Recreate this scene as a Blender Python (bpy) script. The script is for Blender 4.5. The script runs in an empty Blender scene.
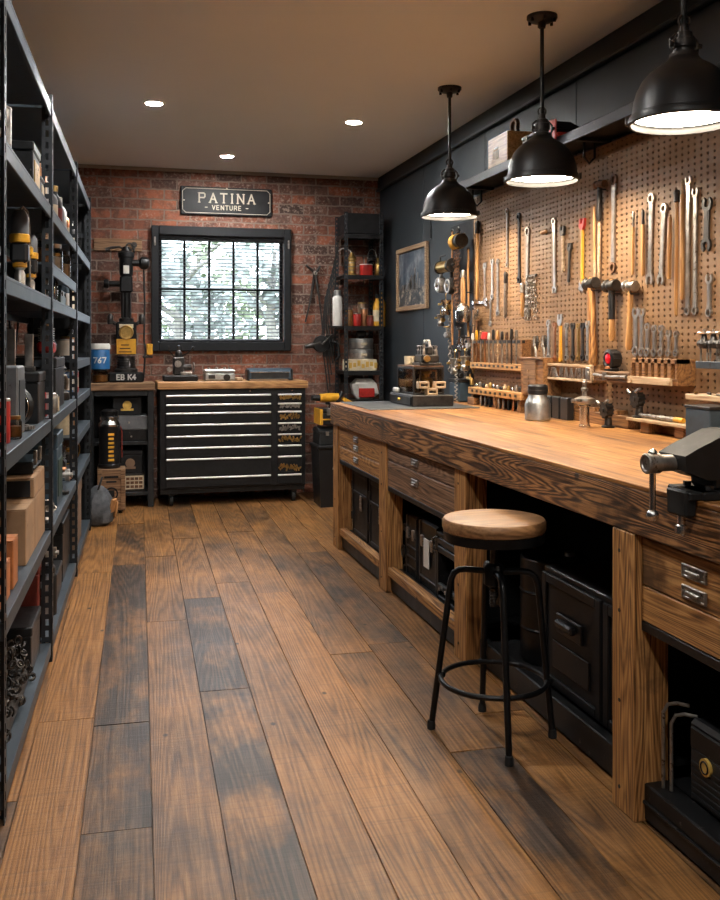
import bpy, math, random
from mathutils import Vector, Matrix
SC = bpy.context.scene
COL = SC.collection
PI = math.pi

# ------------------------------------------------------------------ camera
F_PX, CAM_H = 950.0, 1.4
YAW = math.atan(248 / 950)
cam_data = bpy.data.cameras.new('camera')
cam_data.sensor_width = 36.0
cam_data.lens = F_PX / 900 * 36.0
cam_data.shift_y = -(450 - 344) / 900
cam_data.clip_start = 0.02
cam = bpy.data.objects.new('camera', cam_data)
COL.objects.link(cam)
cam.location = (0, 0, CAM_H)
cam.rotation_euler = (PI / 2, 0, -YAW)
SC.camera = cam

# ------------------------------------------------------------------ world, exposure
SC.view_settings.view_transform = 'Standard'
SC.view_settings.look = 'None'
SC.view_settings.gamma = 1.0
SC.view_settings.use_curve_mapping = False
SC.view_settings.exposure = 0.2
PENDANT_L, DOWN_L, SKY_L = 100.0, 1150.0, 7.5
world = bpy.data.worlds.new('sky')
SC.world = world
world.use_nodes = True
bg = world.node_tree.nodes['Background']
bg.inputs[0].default_value = (0.86, 0.93, 1.0, 1)
bg.inputs[1].default_value = SKY_L
# daylight portal in the window opening (guides sampling of the sky only)
pl = bpy.data.lights.new('window_portal', 'AREA')
pl.shape = 'RECTANGLE'; pl.size = 1.12; pl.size_y = 0.98
pl.cycles.is_portal = True
po = bpy.data.objects.new('window_portal', pl)
po.location = (0.985, 8.90, 1.90); po.rotation_euler = (-PI / 2, 0, 0)
COL.objects.link(po)

# ------------------------------------------------------------------ pixel rays (720 x 900) onto real planes
_s, _c = math.sin(YAW), math.cos(YAW)
def ray(px, py):
    a = (px - 360) / F_PX
    return (_s + a * _c, _c - a * _s, (344 - py) / F_PX)
def on_z(px, py, z):
    r = ray(px, py); t = (z - CAM_H) / r[2]
    return Vector((r[0] * t, r[1] * t, z))
def on_x(px, py, x):
    r = ray(px, py); t = x / r[0]
    return Vector((x, r[1] * t, CAM_H + r[2] * t))
def on_y(px, py, y):
    r = ray(px, py); t = y / r[1]
    return Vector((r[0] * t, y, CAM_H + r[2] * t))

# ------------------------------------------------------------------ mesh builder
class MB:
    def __init__(s):
        s.v = []; s.f = []; s.M = None
    def at(s, x=0, y=0, z=0, rx=0, ry=0, rz=0):
        s.M = Matrix.Translation((x, y, z)) @ Matrix.Rotation(rz, 4, 'Z') @ Matrix.Rotation(ry, 4, 'Y') @ Matrix.Rotation(rx, 4, 'X')
        return s
    def add(s, vs, fs):
        b = len(s.v)
        if s.M is not None:
            vs = [tuple(s.M @ Vector(p)) for p in vs]
        s.v.extend(vs); s.f.extend([tuple(b + i for i in f) for f in fs])
        return s
    def box(s, x, y, z, sx, sy, sz, b=0.0):
        """centre x,y and BOTTOM z; sizes; chamfer b"""
        hx, hy, hz = sx / 2, sy / 2, sz / 2
        z = z + hz
        b = min(b, hx * .9, hy * .9, hz * .9)
        if b <= 0:
            vs = [(x + i * hx, y + j * hy, z + k * hz) for i in (-1, 1) for j in (-1, 1) for k in (-1, 1)]
            return s.add(vs, [(0, 1, 3, 2), (4, 6, 7, 5), (0, 4, 5, 1), (2, 3, 7, 6), (0, 2, 6, 4), (1, 5, 7, 3)])
        vs = []; idx = {}
        for i in (-1, 1):
            for j in (-1, 1):
                for k in (-1, 1):
                    for a in range(3):
                        idx[i, j, k, a] = len(vs)
                        d = [b, b, b]; d[a] = 0
                        vs.append((x + i * (hx - d[0]), y + j * (hy - d[1]), z + k * (hz - d[2])))
        fs = []
        for a in range(3):
            o1, o2 = [q for q in range(3) if q != a]
            for sg in (-1, 1):
                q = []
                for (p, r) in ((-1, -1), (1, -1), (1, 1), (-1, 1)):
                    t = [0, 0, 0]; t[a] = sg; t[o1] = p; t[o2] = r
                    q.append(idx[t[0], t[1], t[2], a])
                fs.append(tuple(q))
            for p in (-1, 1):
                for r in (-1, 1):
                    t0 = [0, 0, 0]; t1 = [0, 0, 0]
                    t0[a], t1[a] = -1, 1
                    t0[o1] = t1[o1] = p; t0[o2] = t1[o2] = r
                    fs.append((idx[(*t0, o1)], idx[(*t1, o1)], idx[(*t1, o2)], idx[(*t0, o2)]))
        for i in (-1, 1):
            for j in (-1, 1):
                for k in (-1, 1):
                    fs.append((idx[i, j, k, 0], idx[i, j, k, 1], idx[i, j, k, 2]))
        return s.add(vs, fs)
    def cyl(s, p0, p1, r0, r1=None, n=16):
        r1 = r0 if r1 is None else r1
        p0, p1 = Vector(p0), Vector(p1)
        d = (p1 - p0).normalized()
        u = d.orthogonal().normalized(); w = d.cross(u)
        vs = []
        for p, r in ((p0, r0), (p1, r1)):
            for i in range(n):
                a = 2 * PI * i / n
                vs.append(tuple(p + r * (math.cos(a) * u + math.sin(a) * w)))
        fs = [(i, (i + 1) % n, n + (i + 1) % n, n + i) for i in range(n)]
        fs += [tuple(range(n))[::-1], tuple(range(n, 2 * n))]
        return s.add(vs, fs)
    def lathe(s, prof, o=(0, 0, 0), axis='Z', n=20):
        vs = []; fs = []
        m = len(prof)
        for (r, h) in prof:
            for i in range(n):
                a = 2 * PI * i / n
                c, t = r * math.cos(a), r * math.sin(a)
                p = {'Z': (c, t, h), 'X': (h, c, t), 'Y': (c, h, t)}[axis]
                vs.append((o[0] + p[0], o[1] + p[1], o[2] + p[2]))
        for k in range(m - 1):
            for i in range(n):
                j = (i + 1) % n
                fs.append((k * n + i, k * n + j, (k + 1) * n + j, (k + 1) * n + i))
        if prof[0][0] > 1e-6: fs.append(tuple(range(n))[::-1])
        if prof[-1][0] > 1e-6: fs.append(tuple(range((m - 1) * n, m * n)))
        return s.add(vs, fs)
    def shell(s, prof, o=(0, 0, 0), n=40):
        """open lathe, no caps"""
        vs = []; fs = []
        for (r, h) in prof:
            for i in range(n):
                a = 2 * PI * i / n
                vs.append((o[0] + r * math.cos(a), o[1] + r * math.sin(a), o[2] + h))
        for k in range(len(prof) - 1):
            for i in range(n):
                j = (i + 1) % n
                fs.append((k * n + i, k * n + j, (k + 1) * n + j, (k + 1) * n + i))
        return s.add(vs, fs)
    def tube(s, pts, r, n=8, closed=False):
        pts = [Vector(p) for p in pts]
        m = len(pts); vs = []; fs = []
        u = None
        for k, p in enumerate(pts):
            a = pts[k - 1] if (k > 0 or closed) else p
            b = pts[(k + 1) % m] if (k < m - 1 or closed) else p
            d = (b - a).normalized()
            if u is None: u = d.orthogonal().normalized()
            u = (u - d * u.dot(d))
            u = u.normalized() if u.length > 1e-6 else d.orthogonal().normalized()
            w = d.cross(u)
            rr = r[k] if isinstance(r, (list, tuple)) else r
            for i in range(n):
                t = 2 * PI * i / n
                vs.append(tuple(p + rr * (math.cos(t) * u + math.sin(t) * w)))
        for k in range(m if closed else m - 1):
            q = (k + 1) % m
            for i in range(n):
                j = (i + 1) % n
                fs.append((k * n + i, k * n + j, q * n + j, q * n + i))
        if not closed:
            fs += [tuple(range(n))[::-1], tuple(range((m - 1) * n, m * n))]
        return s.add(vs, fs)
    def prism(s, pts, y0, y1):
        """polygon in local x,z extruded from y0 to y1"""
        n = len(pts)
        vs = [(x, y0, z) for x, z in pts] + [(x, y1, z) for x, z in pts]
        fs = [tuple(range(n)), tuple(range(n, 2 * n))[::-1]] + [(i, n + i, n + (i + 1) % n, (i + 1) % n) for i in range(n)]
        return s.add(vs, fs)
    def ring(s, x, z, ro, ri, y0, y1, n=16, a0=0.0, a1=2 * PI):
        """flat ring (or open C) in x,z"""
        full = abs(a1 - a0 - 2 * PI) < 1e-4
        m = n if full else n + 1
        vs = []
        for i in range(m):
            a = a0 + (a1 - a0) * i / n
            c, t = math.cos(a), math.sin(a)
            vs += [(x + ro * c, y0, z + ro * t), (x + ri * c, y0, z + ri * t), (x + ri * c, y1, z + ri * t), (x + ro * c, y1, z + ro * t)]
        fs = []
        for i in range(n):
            j = (i + 1) % m
            for k in range(4):
                fs.append((i * 4 + k, i * 4 + (k + 1) % 4, j * 4 + (k + 1) % 4, j * 4 + k))
        if not full: fs += [(0, 1, 2, 3), (n * 4 + 3, n * 4 + 2, n * 4 + 1, n * 4)]
        return s.add(vs, fs)
    def sph(s, x, y, z, r, n=12, sz=1.0):
        m = max(6, n // 2)
        return s.lathe([(r * math.sin(PI * k / m) if 0 < k < m else 1e-7, -r * sz * math.cos(PI * k / m)) for k in range(m + 1)], (x, y, z), 'Z', n)
    def torus(s, c, R, r, axis='Z', n=28, k=8):
        pts = []
        for i in range(n):
            a = 2 * PI * i / n
            u, w = R * math.cos(a), R * math.sin(a)
            d = {'Z': (u, w, 0), 'X': (0, u, w), 'Y': (u, 0, w)}[axis]
            pts.append((c[0] + d[0], c[1] + d[1], c[2] + d[2]))
        return s.tube(pts, r, k, True)
    def build(s, name, mat, parent=None, label=None, angle=0.6):
        import bmesh
        me = bpy.data.meshes.new(name)
        me.from_pydata(s.v, [], s.f)
        bm = bmesh.new(); bm.from_mesh(me)
        bmesh.ops.recalc_face_normals(bm, faces=bm.faces)
        bm.to_mesh(me); bm.free()
        me.polygons.foreach_set('use_smooth', [True] * len(me.polygons))
        me.set_sharp_from_angle(angle=angle)
        me.materials.append(mat)
        o = bpy.data.objects.new(name, me)
        COL.objects.link(o)
        if parent is not None: o.parent = parent
        if label: o['label'] = label
        return o

def build_each(mb, name, mat, parent=None, label=None):
    """one object per separate piece"""
    par = list(range(len(mb.v)))
    def find(i):
        while par[i] != i: par[i] = par[par[i]]; i = par[i]
        return i
    for f in mb.f:
        for j in f[1:]: par[find(j)] = find(f[0])
    grp = {}
    for f in mb.f: grp.setdefault(find(f[0]), []).append(f)
    out = []
    for fs in grp.values():
        ids = sorted({i for f in fs for i in f}); mp = {i: k for k, i in enumerate(ids)}
        q = MB(); q.v = [mb.v[i] for i in ids]; q.f = [tuple(mp[i] for i in f) for f in fs]
        out.append(q.build(name, mat, parent, label))
    return out
MB.build_each = build_each
def tag(o, label, cat, group=None, kind=None):
    if label: o['label'] = label
    if cat: o['category'] = cat
    if group: o['group'] = group
    if kind: o['kind'] = kind
    return o
def thing(name, label, cat, loc, rz=0.0, group=None, rx=0.0, ry=0.0):
    o = bpy.data.objects.new(name, None)
    o.empty_display_size = 0.05
    COL.objects.link(o)
    o.location = loc; o.rotation_euler = (rx, ry, rz)
    return tag(o, label, cat, group)
def solo(mb, name, mat, label, cat, loc=(0, 0, 0), rz=0.0, group=None, ry=0.0, rx=0.0):
    o = mb.build(name, mat)
    o.location = loc; o.rotation_euler = (rx, ry, rz)
    return tag(o, label, cat, group)
KIDS = {}
def dup(root, loc, rz, label=None, group=None):
    def cp(o, parent):
        c = o.copy(); COL.objects.link(c)
        if parent is not None: c.parent = parent
        for ch in o.children: cp(ch, c)
        return c
    r = cp(root, None)
    r.location = loc; r.rotation_euler = (0, 0, rz)
    if label: r['label'] = label
    if group: r['group'] = group
    return r

# ------------------------------------------------------------------ materials
def _mat(name):
    m = bpy.data.materials.new(name); m.use_nodes = True
    nt = m.node_tree
    return m, nt, nt.nodes['Principled BSDF']
def N(nt, typ, **kw):
    n = nt.nodes.new(typ)
    for k, v in kw.items(): setattr(n, k, v)
    return n
def coords(nt, scale=(1, 1, 1), jitter=True):
    tc = N(nt, 'ShaderNodeTexCoord')
    mp = N(nt, 'ShaderNodeMapping')
    mp.inputs['Scale'].default_value = scale
    nt.links.new(tc.outputs['Object'], mp.inputs['Vector'])
    if jitter:
        oi = N(nt, 'ShaderNodeObjectInfo')
        mu = N(nt, 'ShaderNodeMath', operation='MULTIPLY'); mu.inputs[1].default_value = 31.7
        nt.links.new(oi.outputs['Random'], mu.inputs[0])
        nt.links.new(mu.outputs[0], mp.inputs['Location'])
    return mp.outputs[0]
def noise(nt, vec, scale, detail=4, rough=.55, dist=0.0):
    n = N(nt, 'ShaderNodeTexNoise')
    n.inputs['Scale'].default_value = scale; n.inputs['Detail'].default_value = detail
    n.inputs['Roughness'].default_value = rough; n.inputs['Distortion'].default_value = dist
    nt.links.new(vec, n.inputs['Vector'])
    return n.outputs['Fac']
def ramp(nt, fac, stops):
    r = N(nt, 'ShaderNodeValToRGB')
    el = r.color_ramp.elements
    while len(el) > 1: el.remove(el[-1])
    for i, (p, c) in enumerate(stops):
        e = el[0] if i == 0 else el.new(p)
        e.position = p; e.color = (*c, 1) if len(c) == 3 else c
    nt.links.new(fac, r.inputs[0])
    return r.outputs[0]
def math_(nt, op, a, b=None, clamp=False):
    n = N(nt, 'ShaderNodeMath', operation=op); n.use_clamp = clamp
    for i, q in enumerate((a, b)):
        if q is None: continue
        if isinstance(q, (int, float)): n.inputs[i].default_value = q
        else: nt.links.new(q, n.inputs[i])
    return n.outputs[0]
def mixc(nt, fac, a, b, mode='MIX'):
    n = N(nt, 'ShaderNodeMix', data_type='RGBA', blend_type=mode)
    for i, q in ((0, fac), (6, a), (7, b)):
        if isinstance(q, (int, float)): n.inputs[i].default_value = q
        elif isinstance(q, tuple): n.inputs[i].default_value = (*q, 1)
        else: nt.links.new(q, n.inputs[i])
    return n.outputs[2]
def bump(nt, b, h, strength, dist=.002):
    n = N(nt, 'ShaderNodeBump')
    n.inputs['Strength'].default_value = strength; n.inputs['Distance'].default_value = dist
    nt.links.new(h, n.inputs['Height']); nt.links.new(n.outputs[0], b.inputs['Normal'])
def mul(c, k): return tuple(min(1, q * k) for q in c)

def pbr(name, col, rough=.5, metal=0.0, var=.3, scale=18, bmp=.15, wear=None, wear_at=.62, spec=.5):
    m, nt, b = _mat(name)
    b.inputs['Specular IOR Level'].default_value = spec
    v = coords(nt)
    n = noise(nt, v, scale, 5, .6)
    c = ramp(nt, n, [(.3, mul(col, 1 - var)), (.7, mul(col, 1 + var))])
    if wear:
        n2 = noise(nt, v, scale * 1.7, 6, .7)
        k = ramp(nt, n2, [(wear_at, (0, 0, 0)), (wear_at + .06, (1, 1, 1))])
        c = mixc(nt, k, c, wear)
    nt.links.new(c, b.inputs['Base Color'])
    r = math_(nt, 'MULTIPLY_ADD', n, .3)
    r.node.inputs[2].default_value = max(.05, rough - .15)
    nt.links.new(r, b.inputs['Roughness'])
    b.inputs['Metallic'].default_value = metal
    if bmp: bump(nt, b, n, bmp)
    return m

def wood(name, dark, mid, light, axis='X', rough=.55, grain=1.0, fine=26.0, rings=26.0, bmp=.35, knots=True, stain=None, along=.9):
    m, nt, b = _mat(name)
    sc = [fine * .35] * 3
    sc['XYZ'.index(axis)] = along
    v = coords(nt, tuple(sc))
    low = noise(nt, v, .55, 2, .5)
    ring = math_(nt, 'SINE', math_(nt, 'MULTIPLY', low, rings * 9))
    ring = math_(nt, 'MULTIPLY_ADD', ring, .5); ring.node.inputs[2].default_value = .5
    sc2 = [fine * 2.2] * 3; sc2['XYZ'.index(axis)] = along * 1.7
    v2 = coords(nt, tuple(sc2))
    fi = noise(nt, v2, 1.6, 6, .7)
    g = math_(nt, 'ADD', math_(nt, 'MULTIPLY', ring, .15 * grain), math_(nt, 'MULTIPLY', fi, .95))
    c = ramp(nt, g, [(.38, dark), (.53, mid), (.70, light)])
    v3 = coords(nt, (1, 1, 1))
    if knots:
        vo = N(nt, 'ShaderNodeTexVoronoi'); vo.inputs['Scale'].default_value = 4.2
        nt.links.new(v3, vo.inputs['Vector'])
        k = ramp(nt, vo.outputs['Distance'], [(.045, (1, 1, 1)), (.09, (0, 0, 0))])
        c = mixc(nt, math_(nt, 'MULTIPLY', k, .85), c, mul(dark, .35))
    if stain:
        col, at, sc_ = stain
        bl = noise(nt, v3, sc_, 5, .62)
        k = ramp(nt, bl, [(at, (0, 0, 0)), (at + .16, (1, 1, 1))])
        c = mixc(nt, math_(nt, 'MULTIPLY', k, .85), c, col)
    nt.links.new(c, b.inputs['Base Color'])
    rr = math_(nt, 'MULTIPLY_ADD', fi, .3); rr.node.inputs[2].default_value = rough - .15
    nt.links.new(rr, b.inputs['Roughness'])
    if bmp: bump(nt, b, g, bmp, .003)
    return m

def glow(name, col, L):
    m = bpy.data.materials.new(name); m.use_nodes = True
    nt = m.node_tree; nt.nodes.clear()
    e = N(nt, 'ShaderNodeEmission'); o = N(nt, 'ShaderNodeOutputMaterial')
    e.inputs[0].default_value = (*col, 1); e.inputs[1].default_value = L
    nt.links.new(e.outputs[0], o.inputs[0])
    return m
def thin_glass(name, tint=(1, 1, 1), refl=.08):
    m = bpy.data.materials.new(name); m.use_nodes = True
    nt = m.node_tree; nt.nodes.clear()
    t = N(nt, 'ShaderNodeBsdfTransparent'); g = N(nt, 'ShaderNodeBsdfGlossy'); x = N(nt, 'ShaderNodeMixShader'); o = N(nt, 'ShaderNodeOutputMaterial')
    t.inputs[0].default_value = (*tint, 1); g.inputs['Roughness'].default_value = .03
    lw = N(nt, 'ShaderNodeLayerWeight'); lw.inputs[0].default_value = .25
    f = math_(nt, 'MULTIPLY_ADD', lw.outputs['Fresnel'], .8); f.node.inputs[2].default_value = refl * .3
    nt.links.new(f, x.inputs[0]); nt.links.new(t.outputs[0], x.inputs[1]); nt.links.new(g.outputs[0], x.inputs[2]); nt.links.new(x.outputs[0], o.inputs[0])
    return m

M = {}
M['black'] = pbr('black_metal', (.012, .012, .013), .42, .6, .3, 20, .1)
M['black_paint'] = pbr('black_paint', (.011, .011, .012), .5, 0, .35, 14, .1, spec=.25)
M['black_worn'] = pbr('worn_black_metal', (.020, .020, .021), .4, .6, .4, 16, .15, wear=(.13, .115, .10), wear_at=.63)
M['black_plastic'] = pbr('black_plastic', (.011, .011, .012), .38, 0, .2, 30, .05)
M['rubber'] = pbr('rubber', (.01, .01, .01), .75, 0, .2, 30, .05)
M['charcoal'] = pbr('charcoal_metal', (.035, .037, .04), .42, .6, .3, 15, .1)
M['rack'] = pbr('rack_steel', (.066, .083, .102), .48, .55, .3, 9, .1, wear=(.04, .035, .03), wear_at=.62)
M['rack_dark'] = pbr('rack_post_steel', (.026, .029, .033), .48, .55, .35, 9, .1)
M['steel'] = pbr('steel', (.52, .48, .44), .33, .95, .25, 30, .08, wear=(.16, .13, .11), wear_at=.63)
M['old_steel'] = pbr('old_steel', (.34, .31, .28), .42, .9, .35, 26, .15, wear=(.12, .08, .055), wear_at=.57)
M['pull'] = pbr('satin_pull', (.78, .77, .75), .45, .35, .08, 20, .02)
M['chrome'] = pbr('chrome', (.72, .70, .68), .16, 1.0, .12, 20, .02)
M['vise'] = pbr('black_cast_iron', (.014, .0135, .013), .55, .2, .35, 20, .25, wear=(.05, .045, .04), wear_at=.68, spec=.3)
M['iron'] = pbr('dark_iron', (.055, .05, .047), .45, .8, .4, 22, .2, wear=(.16, .10, .06), wear_at=.64)
M['rust'] = pbr('rusty_iron', (.17, .085, .045), .65, .5, .4, 24, .3, wear=(.07, .045, .035), wear_at=.55)
M['brass'] = pbr('brass', (.52, .33, .11), .32, .95, .3, 24, .1, wear=(.18, .11, .05), wear_at=.63)
M['copper'] = pbr('copper', (.48, .22, .11), .35, .95, .3, 24, .1)
M['alu'] = pbr('aluminium', (.45, .45, .44), .4, .9, .2, 26, .08)
M['grey_paint'] = pbr('grey_paint', (.13, .135, .145), .5, .1, .25, 12, .1, wear=(.05, .045, .04), wear_at=.65)
M['red'] = pbr('red_paint', (.42, .022, .016), .4, 0, .3, 14, .08, wear=(.10, .02, .015), wear_at=.66)
M['red_dark'] = pbr('dark_red_paint', (.16, .022, .014), .5, 0, .3, 12, .1)
M['yellow'] = pbr('yellow_paint', (.62, .30, .018), .45, 0, .25, 16, .1, wear=(.22, .12, .03), wear_at=.64)
M['blue'] = pbr('blue_paint', (.015, .10, .26), .4, 0, .25, 12, .08)
M['blue_dark'] = pbr('blue_grey_paint', (.035, .06, .085), .45, .2, .3, 12, .1)
M['green_dark'] = pbr('dark_green_paint', (.03, .055, .045), .45, .1, .3, 12, .1)
M['white'] = pbr('off_white', (.62, .60, .56), .5, 0, .12, 12, .05)
M['cream'] = pbr('cream_paper', (.55, .46, .32), .7, 0, .25, 16, .05)
M['gold'] = pbr('gold_print', (.58, .36, .08), .5, .3, .25, 20, .05)
M['orange'] = pbr('orange_card', (.42, .14, .04), .6, 0, .3, 14, .1)
M['card'] = pbr('brown_cardboard', (.33, .195, .105), .75, 0, .2, 9, .1, wear=(.22, .12, .06), wear_at=.62)
M['card_dark'] = pbr('old_cardboard', (.17, .105, .065), .8, 0, .3, 9, .15)
M['leather'] = pbr('tan_leather', (.40, .19, .07), .6, 0, .25, 16, .2)
M['cloth'] = pbr('grey_cloth', (.075, .08, .09), .9, 0, .4, 24, .4)
M['jar_amber'] = pbr('amber_contents', (.22, .09, .02), .35, 0, .5, 30, .1)
M['slate'] = pbr('slate_mat', (.05, .052, .055), .5, 0, .25, 12, .1)
M['glass'] = thin_glass('window_glass', (.97, .985, 1.0))
M['glass_dark'] = thin_glass('display_glass', (.78, .76, .72))
M['red_lens'] = pbr('red_lens', (.55, .01, .02), .15, 0, .15, 10, 0)
M['pine'] = wood('reclaimed_pine', (.065, .025, .007), (.31, .132, .038), (.56, .29, .10), 'X', .55, 1.0, 34, 30, .4, True, ((.05, .026, .013), .56, 3.4))
M['pine_z'] = wood('reclaimed_pine_post', (.07, .027, .008), (.33, .142, .041), (.60, .31, .105), 'Z', .55, 1.0, 34, 30, .4, True, ((.045, .024, .012), .58, 4.6))
M['beam'] = wood('charred_beam', (.007, .004, .003), (.105, .043, .015), (.45, .21, .075), 'X', .5, 1.3, 30, 30, .8, True, ((.014, .008, .005), .50, 3.2))
M['grey_wood'] = wood('weathered_board', (.04, .02, .011), (.18, .09, .044), (.34, .20, .12), 'X', .6, 1.0, 34, 24, .4, True, ((.17, .155, .15), .6, 2.2))
M['oak'] = wood('oak_slab', (.24, .11, .04), (.42, .21, .08), (.56, .31, .13), 'X', .45, .8, 20, 20, .2, False)
M['seat_wood'] = wood('stool_wood', (.13, .06, .024), (.25, .125, .052), (.35, .19, .085), 'X', .45, .8, 18, 18, .2, False)
M['handle_wood'] = wood('handle_wood', (.30, .135, .04), (.48, .245, .085), (.62, .36, .15), 'Z', .45, .8, 30, 16, .15, False)
M['handle_wood_x'] = wood('handle_wood_flat', (.28, .13, .04), (.44, .23, .08), (.58, .34, .14), 'X', .45, .8, 30, 16, .15, False)
M['block_wood'] = wood('block_wood', (.095, .038, .012), (.215, .095, .032), (.33, .165, .06), 'X', .55, .9, 24, 20, .3, False, ((.08, .035, .015), .6, 9.0))
M['crate_wood'] = wood('crate_wood', (.09, .045, .02), (.20, .105, .05), (.30, .17, .085), 'X', .65, .9, 24, 22, .3, True, ((.05, .03, .02), .6, 6.0))
M['pale_wood'] = wood('pale_wood', (.30, .19, .10), (.46, .32, .19), (.58, .43, .28), 'X', .6, .8, 26, 18, .2, False)
# ------------------------------------------------------------------ structure
XW, YB, ZC = 2.50, 8.82, 3.0          # right wall, brick wall, ceiling
XL, YF = -0.95, -3.2                  # left wall, wall behind the viewer
def struct(mb, name, mat, **kw):
    o = mb.build(name, mat, **kw); o['kind'] = 'structure'; return o

# floor: separate boards in one mesh, each with its own tone
def floor_material():
    m, nt, b = _mat('reclaimed_floorboards')
    tc = N(nt, 'ShaderNodeTexCoord')
    ton = N(nt, 'ShaderNodeAttribute', attribute_name='tone'); sd = N(nt, 'ShaderNodeAttribute', attribute_name='seed')
    off = N(nt, 'ShaderNodeVectorMath', operation='ADD')
    nt.links.new(tc.outputs['Object'], off.inputs[0])
    cmb = N(nt, 'ShaderNodeCombineXYZ')
    nt.links.new(math_(nt, 'MULTIPLY', sd.outputs['Fac'], 57.0), cmb.inputs[0]); nt.links.new(math_(nt, 'MULTIPLY', sd.outputs['Fac'], 91.0), cmb.inputs[1])
    nt.links.new(cmb.outputs[0], off.inputs[1])
    v = off.outputs[0]
    def mp(s):
        q = N(nt, 'ShaderNodeMapping'); q.inputs['Scale'].default_value = s; nt.links.new(v, q.inputs['Vector']); return q.outputs[0]
    low = noise(nt, mp((4.6, .20, 1)), 1.0, 1.5, .4)
    ring = math_(nt, 'SINE', math_(nt, 'MULTIPLY', low, 250.0))
    ring = math_(nt, 'MULTIPLY_ADD', ring, .5); ring.node.inputs[2].default_value = .5
    fine = noise(nt, mp((120, 2.4, 1)), 1.2, 6, .75)
    saw = noise(nt, mp((2.0, 75, 1)), 1.0, 3, .6)
    blot = noise(nt, mp((3.8, 1.7, 1)), 1.0, 8, .68)
    blot2 = noise(nt, mp((7.0, 3.2, 1)), 1.0, 5, .65)
    g = math_(nt, 'ADD', math_(nt, 'MULTIPLY', ring, .16), math_(nt, 'MULTIPLY', fine, .95))
    base = ramp(nt, g, [(.33, (.115, .047, .013)), (.54, (.272, .120, .034)), (.77, (.43, .21, .072))])
    dark = ramp(nt, g, [(.36, (.010, .007, .005)), (.54, (.043, .026, .017)), (.76, (.13, .080, .050))])
    amp = math_(nt, 'MULTIPLY_ADD', ton.outputs['Fac'], 4.2); amp.node.inputs[2].default_value = 1.0
    k = math_(nt, 'ADD', ton.outputs['Fac'], math_(nt, 'MULTIPLY', math_(nt, 'SUBTRACT', blot, .52), amp))
    k = math_(nt, 'MULTIPLY', k, 1.0, True)
    col = mixc(nt, k, base, dark)
    # grey worn patches on the darker boards
    gk = math_(nt, 'MULTIPLY', ramp(nt, blot2, [(.5, (0, 0, 0)), (.72, (1, 1, 1))]), math_(nt, 'MULTIPLY', ton.outputs['Fac'], .75, True))
    col = mixc(nt, gk, col, (.062, .046, .036))
    # dark grain lines and saw marks
    rl = ramp(nt, ring, [(.0, (1, 1, 1)), (.22, (0, 0, 0))])
    col = mixc(nt, math_(nt, 'MULTIPLY', rl, ramp(nt, blot, [(.45, (.0, .0, .0)), (.7, (.75, .75, .75))])), col, (.035, .02, .012))
    sm = ramp(nt, saw, [(.36, (1, 1, 1)), (.46, (0, 0, 0))])
    col = mixc(nt, math_(nt, 'MULTIPLY', sm, .22), col, (.05, .03, .018))
    vo = N(nt, 'ShaderNodeTexVoronoi'); vo.inputs['Scale'].default_value = 4.4; nt.links.new(mp((1.3, .8, 1)), vo.inputs['Vector'])
    kn = ramp(nt, vo.outputs['Distance'], [(.035, (1, 1, 1)), (.07, (0, 0, 0))])
    col = mixc(nt, math_(nt, 'MULTIPLY', kn, .9), col, (.015, .01, .007))
    nt.links.new(col, b.inputs['Base Color'])
    r = math_(nt, 'MULTIPLY_ADD', blot2, .32); r.node.inputs[2].default_value = .24
    nt.links.new(r, b.inputs['Roughness']); b.inputs['Specular IOR Level'].default_value = .32
    h = math_(nt, 'ADD', g, math_(nt, 'MULTIPLY', saw, .6))
    bump(nt, b, h, .32, .004)
    return m
FA = math.radians(1.53)
tones = {1: [(2.82, .72), (3.61, .92), (6.2, 1.0), (7.6, .72), (99, .3)], 0: [(3.69, .02), (6.03, .04), (99, .22)],
         2: [(4.9, .46), (6.4, .30), (99, .42)], 3: [(3.87, .95), (5.3, .92), (6.95, .28), (99, .75)],
         4: [(5.6, .36), (99, .45)], 5: [(5.32, .14), (7.1, .42), (99, .5)], 6: [(4.2, .36), (99, .52)],
         7: [(3.1, .85), (4.3, .5), (6.3, .82), (99, .3)], 8: [(3.4, .30), (5.2, .42), (99, .35)], 9: [(4.6, .4), (99, .3)]}
rf = random.Random(11)
vs, fs, tone_v, seed_v = [], [], [], []
for k in range(-5, 17):
    u0 = -.362 + .2 * k
    segs = tones.get(k)
    if segs is None:
        segs = []; v = 1.2
        while v < 9: segs.append((v, rf.uniform(.1, .8))); v += rf.uniform(1.4, 2.6)
        segs.append((99, .4))
    v = -3.4
    back = []
    v0 = -3.4
    for ve, t in segs:
        ve = min(ve, 9.3)
        if ve > v0:
            g = .0009; z0 = rf.uniform(-.0008, .0008); bv = .0012
            a, bb, c, d = u0 + g, u0 + .2 - g, v0 + g, ve - g
            n = len(vs)
            vs += [(a, c, -.006), (bb, c, -.006), (bb, d, -.006), (a, d, -.006), (a + bv, c + bv, z0), (bb - bv, c + bv, z0), (bb - bv, d - bv, z0), (a + bv, d - bv, z0)]
            q = [(4, 5, 6, 7), (0, 1, 5, 4), (1, 2, 6, 5), (2, 3, 7, 6), (3, 0, 4, 7)]
            fs += [tuple(n + i for i in f) for f in q]
            s_ = rf.random()
            tone_v += [t] * 5; seed_v += [s_] * 5
        v0 = ve
n = len(vs)
vs += [(-2, -3.6, -.03), (4, -3.6, -.03), (4, 9.4, -.03), (-2, 9.4, -.03), (-2, -3.6, -.0065), (4, -3.6, -.0065), (4, 9.4, -.0065), (-2, 9.4, -.0065)]
q = [(4, 5, 6, 7), (0, 3, 2, 1)]
fs += [tuple(n + i for i in f) for f in q]; tone_v += [.9] * 2; seed_v += [0] * 2
me = bpy.data.meshes.new('floor'); me.from_pydata(vs, [], fs)
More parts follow.
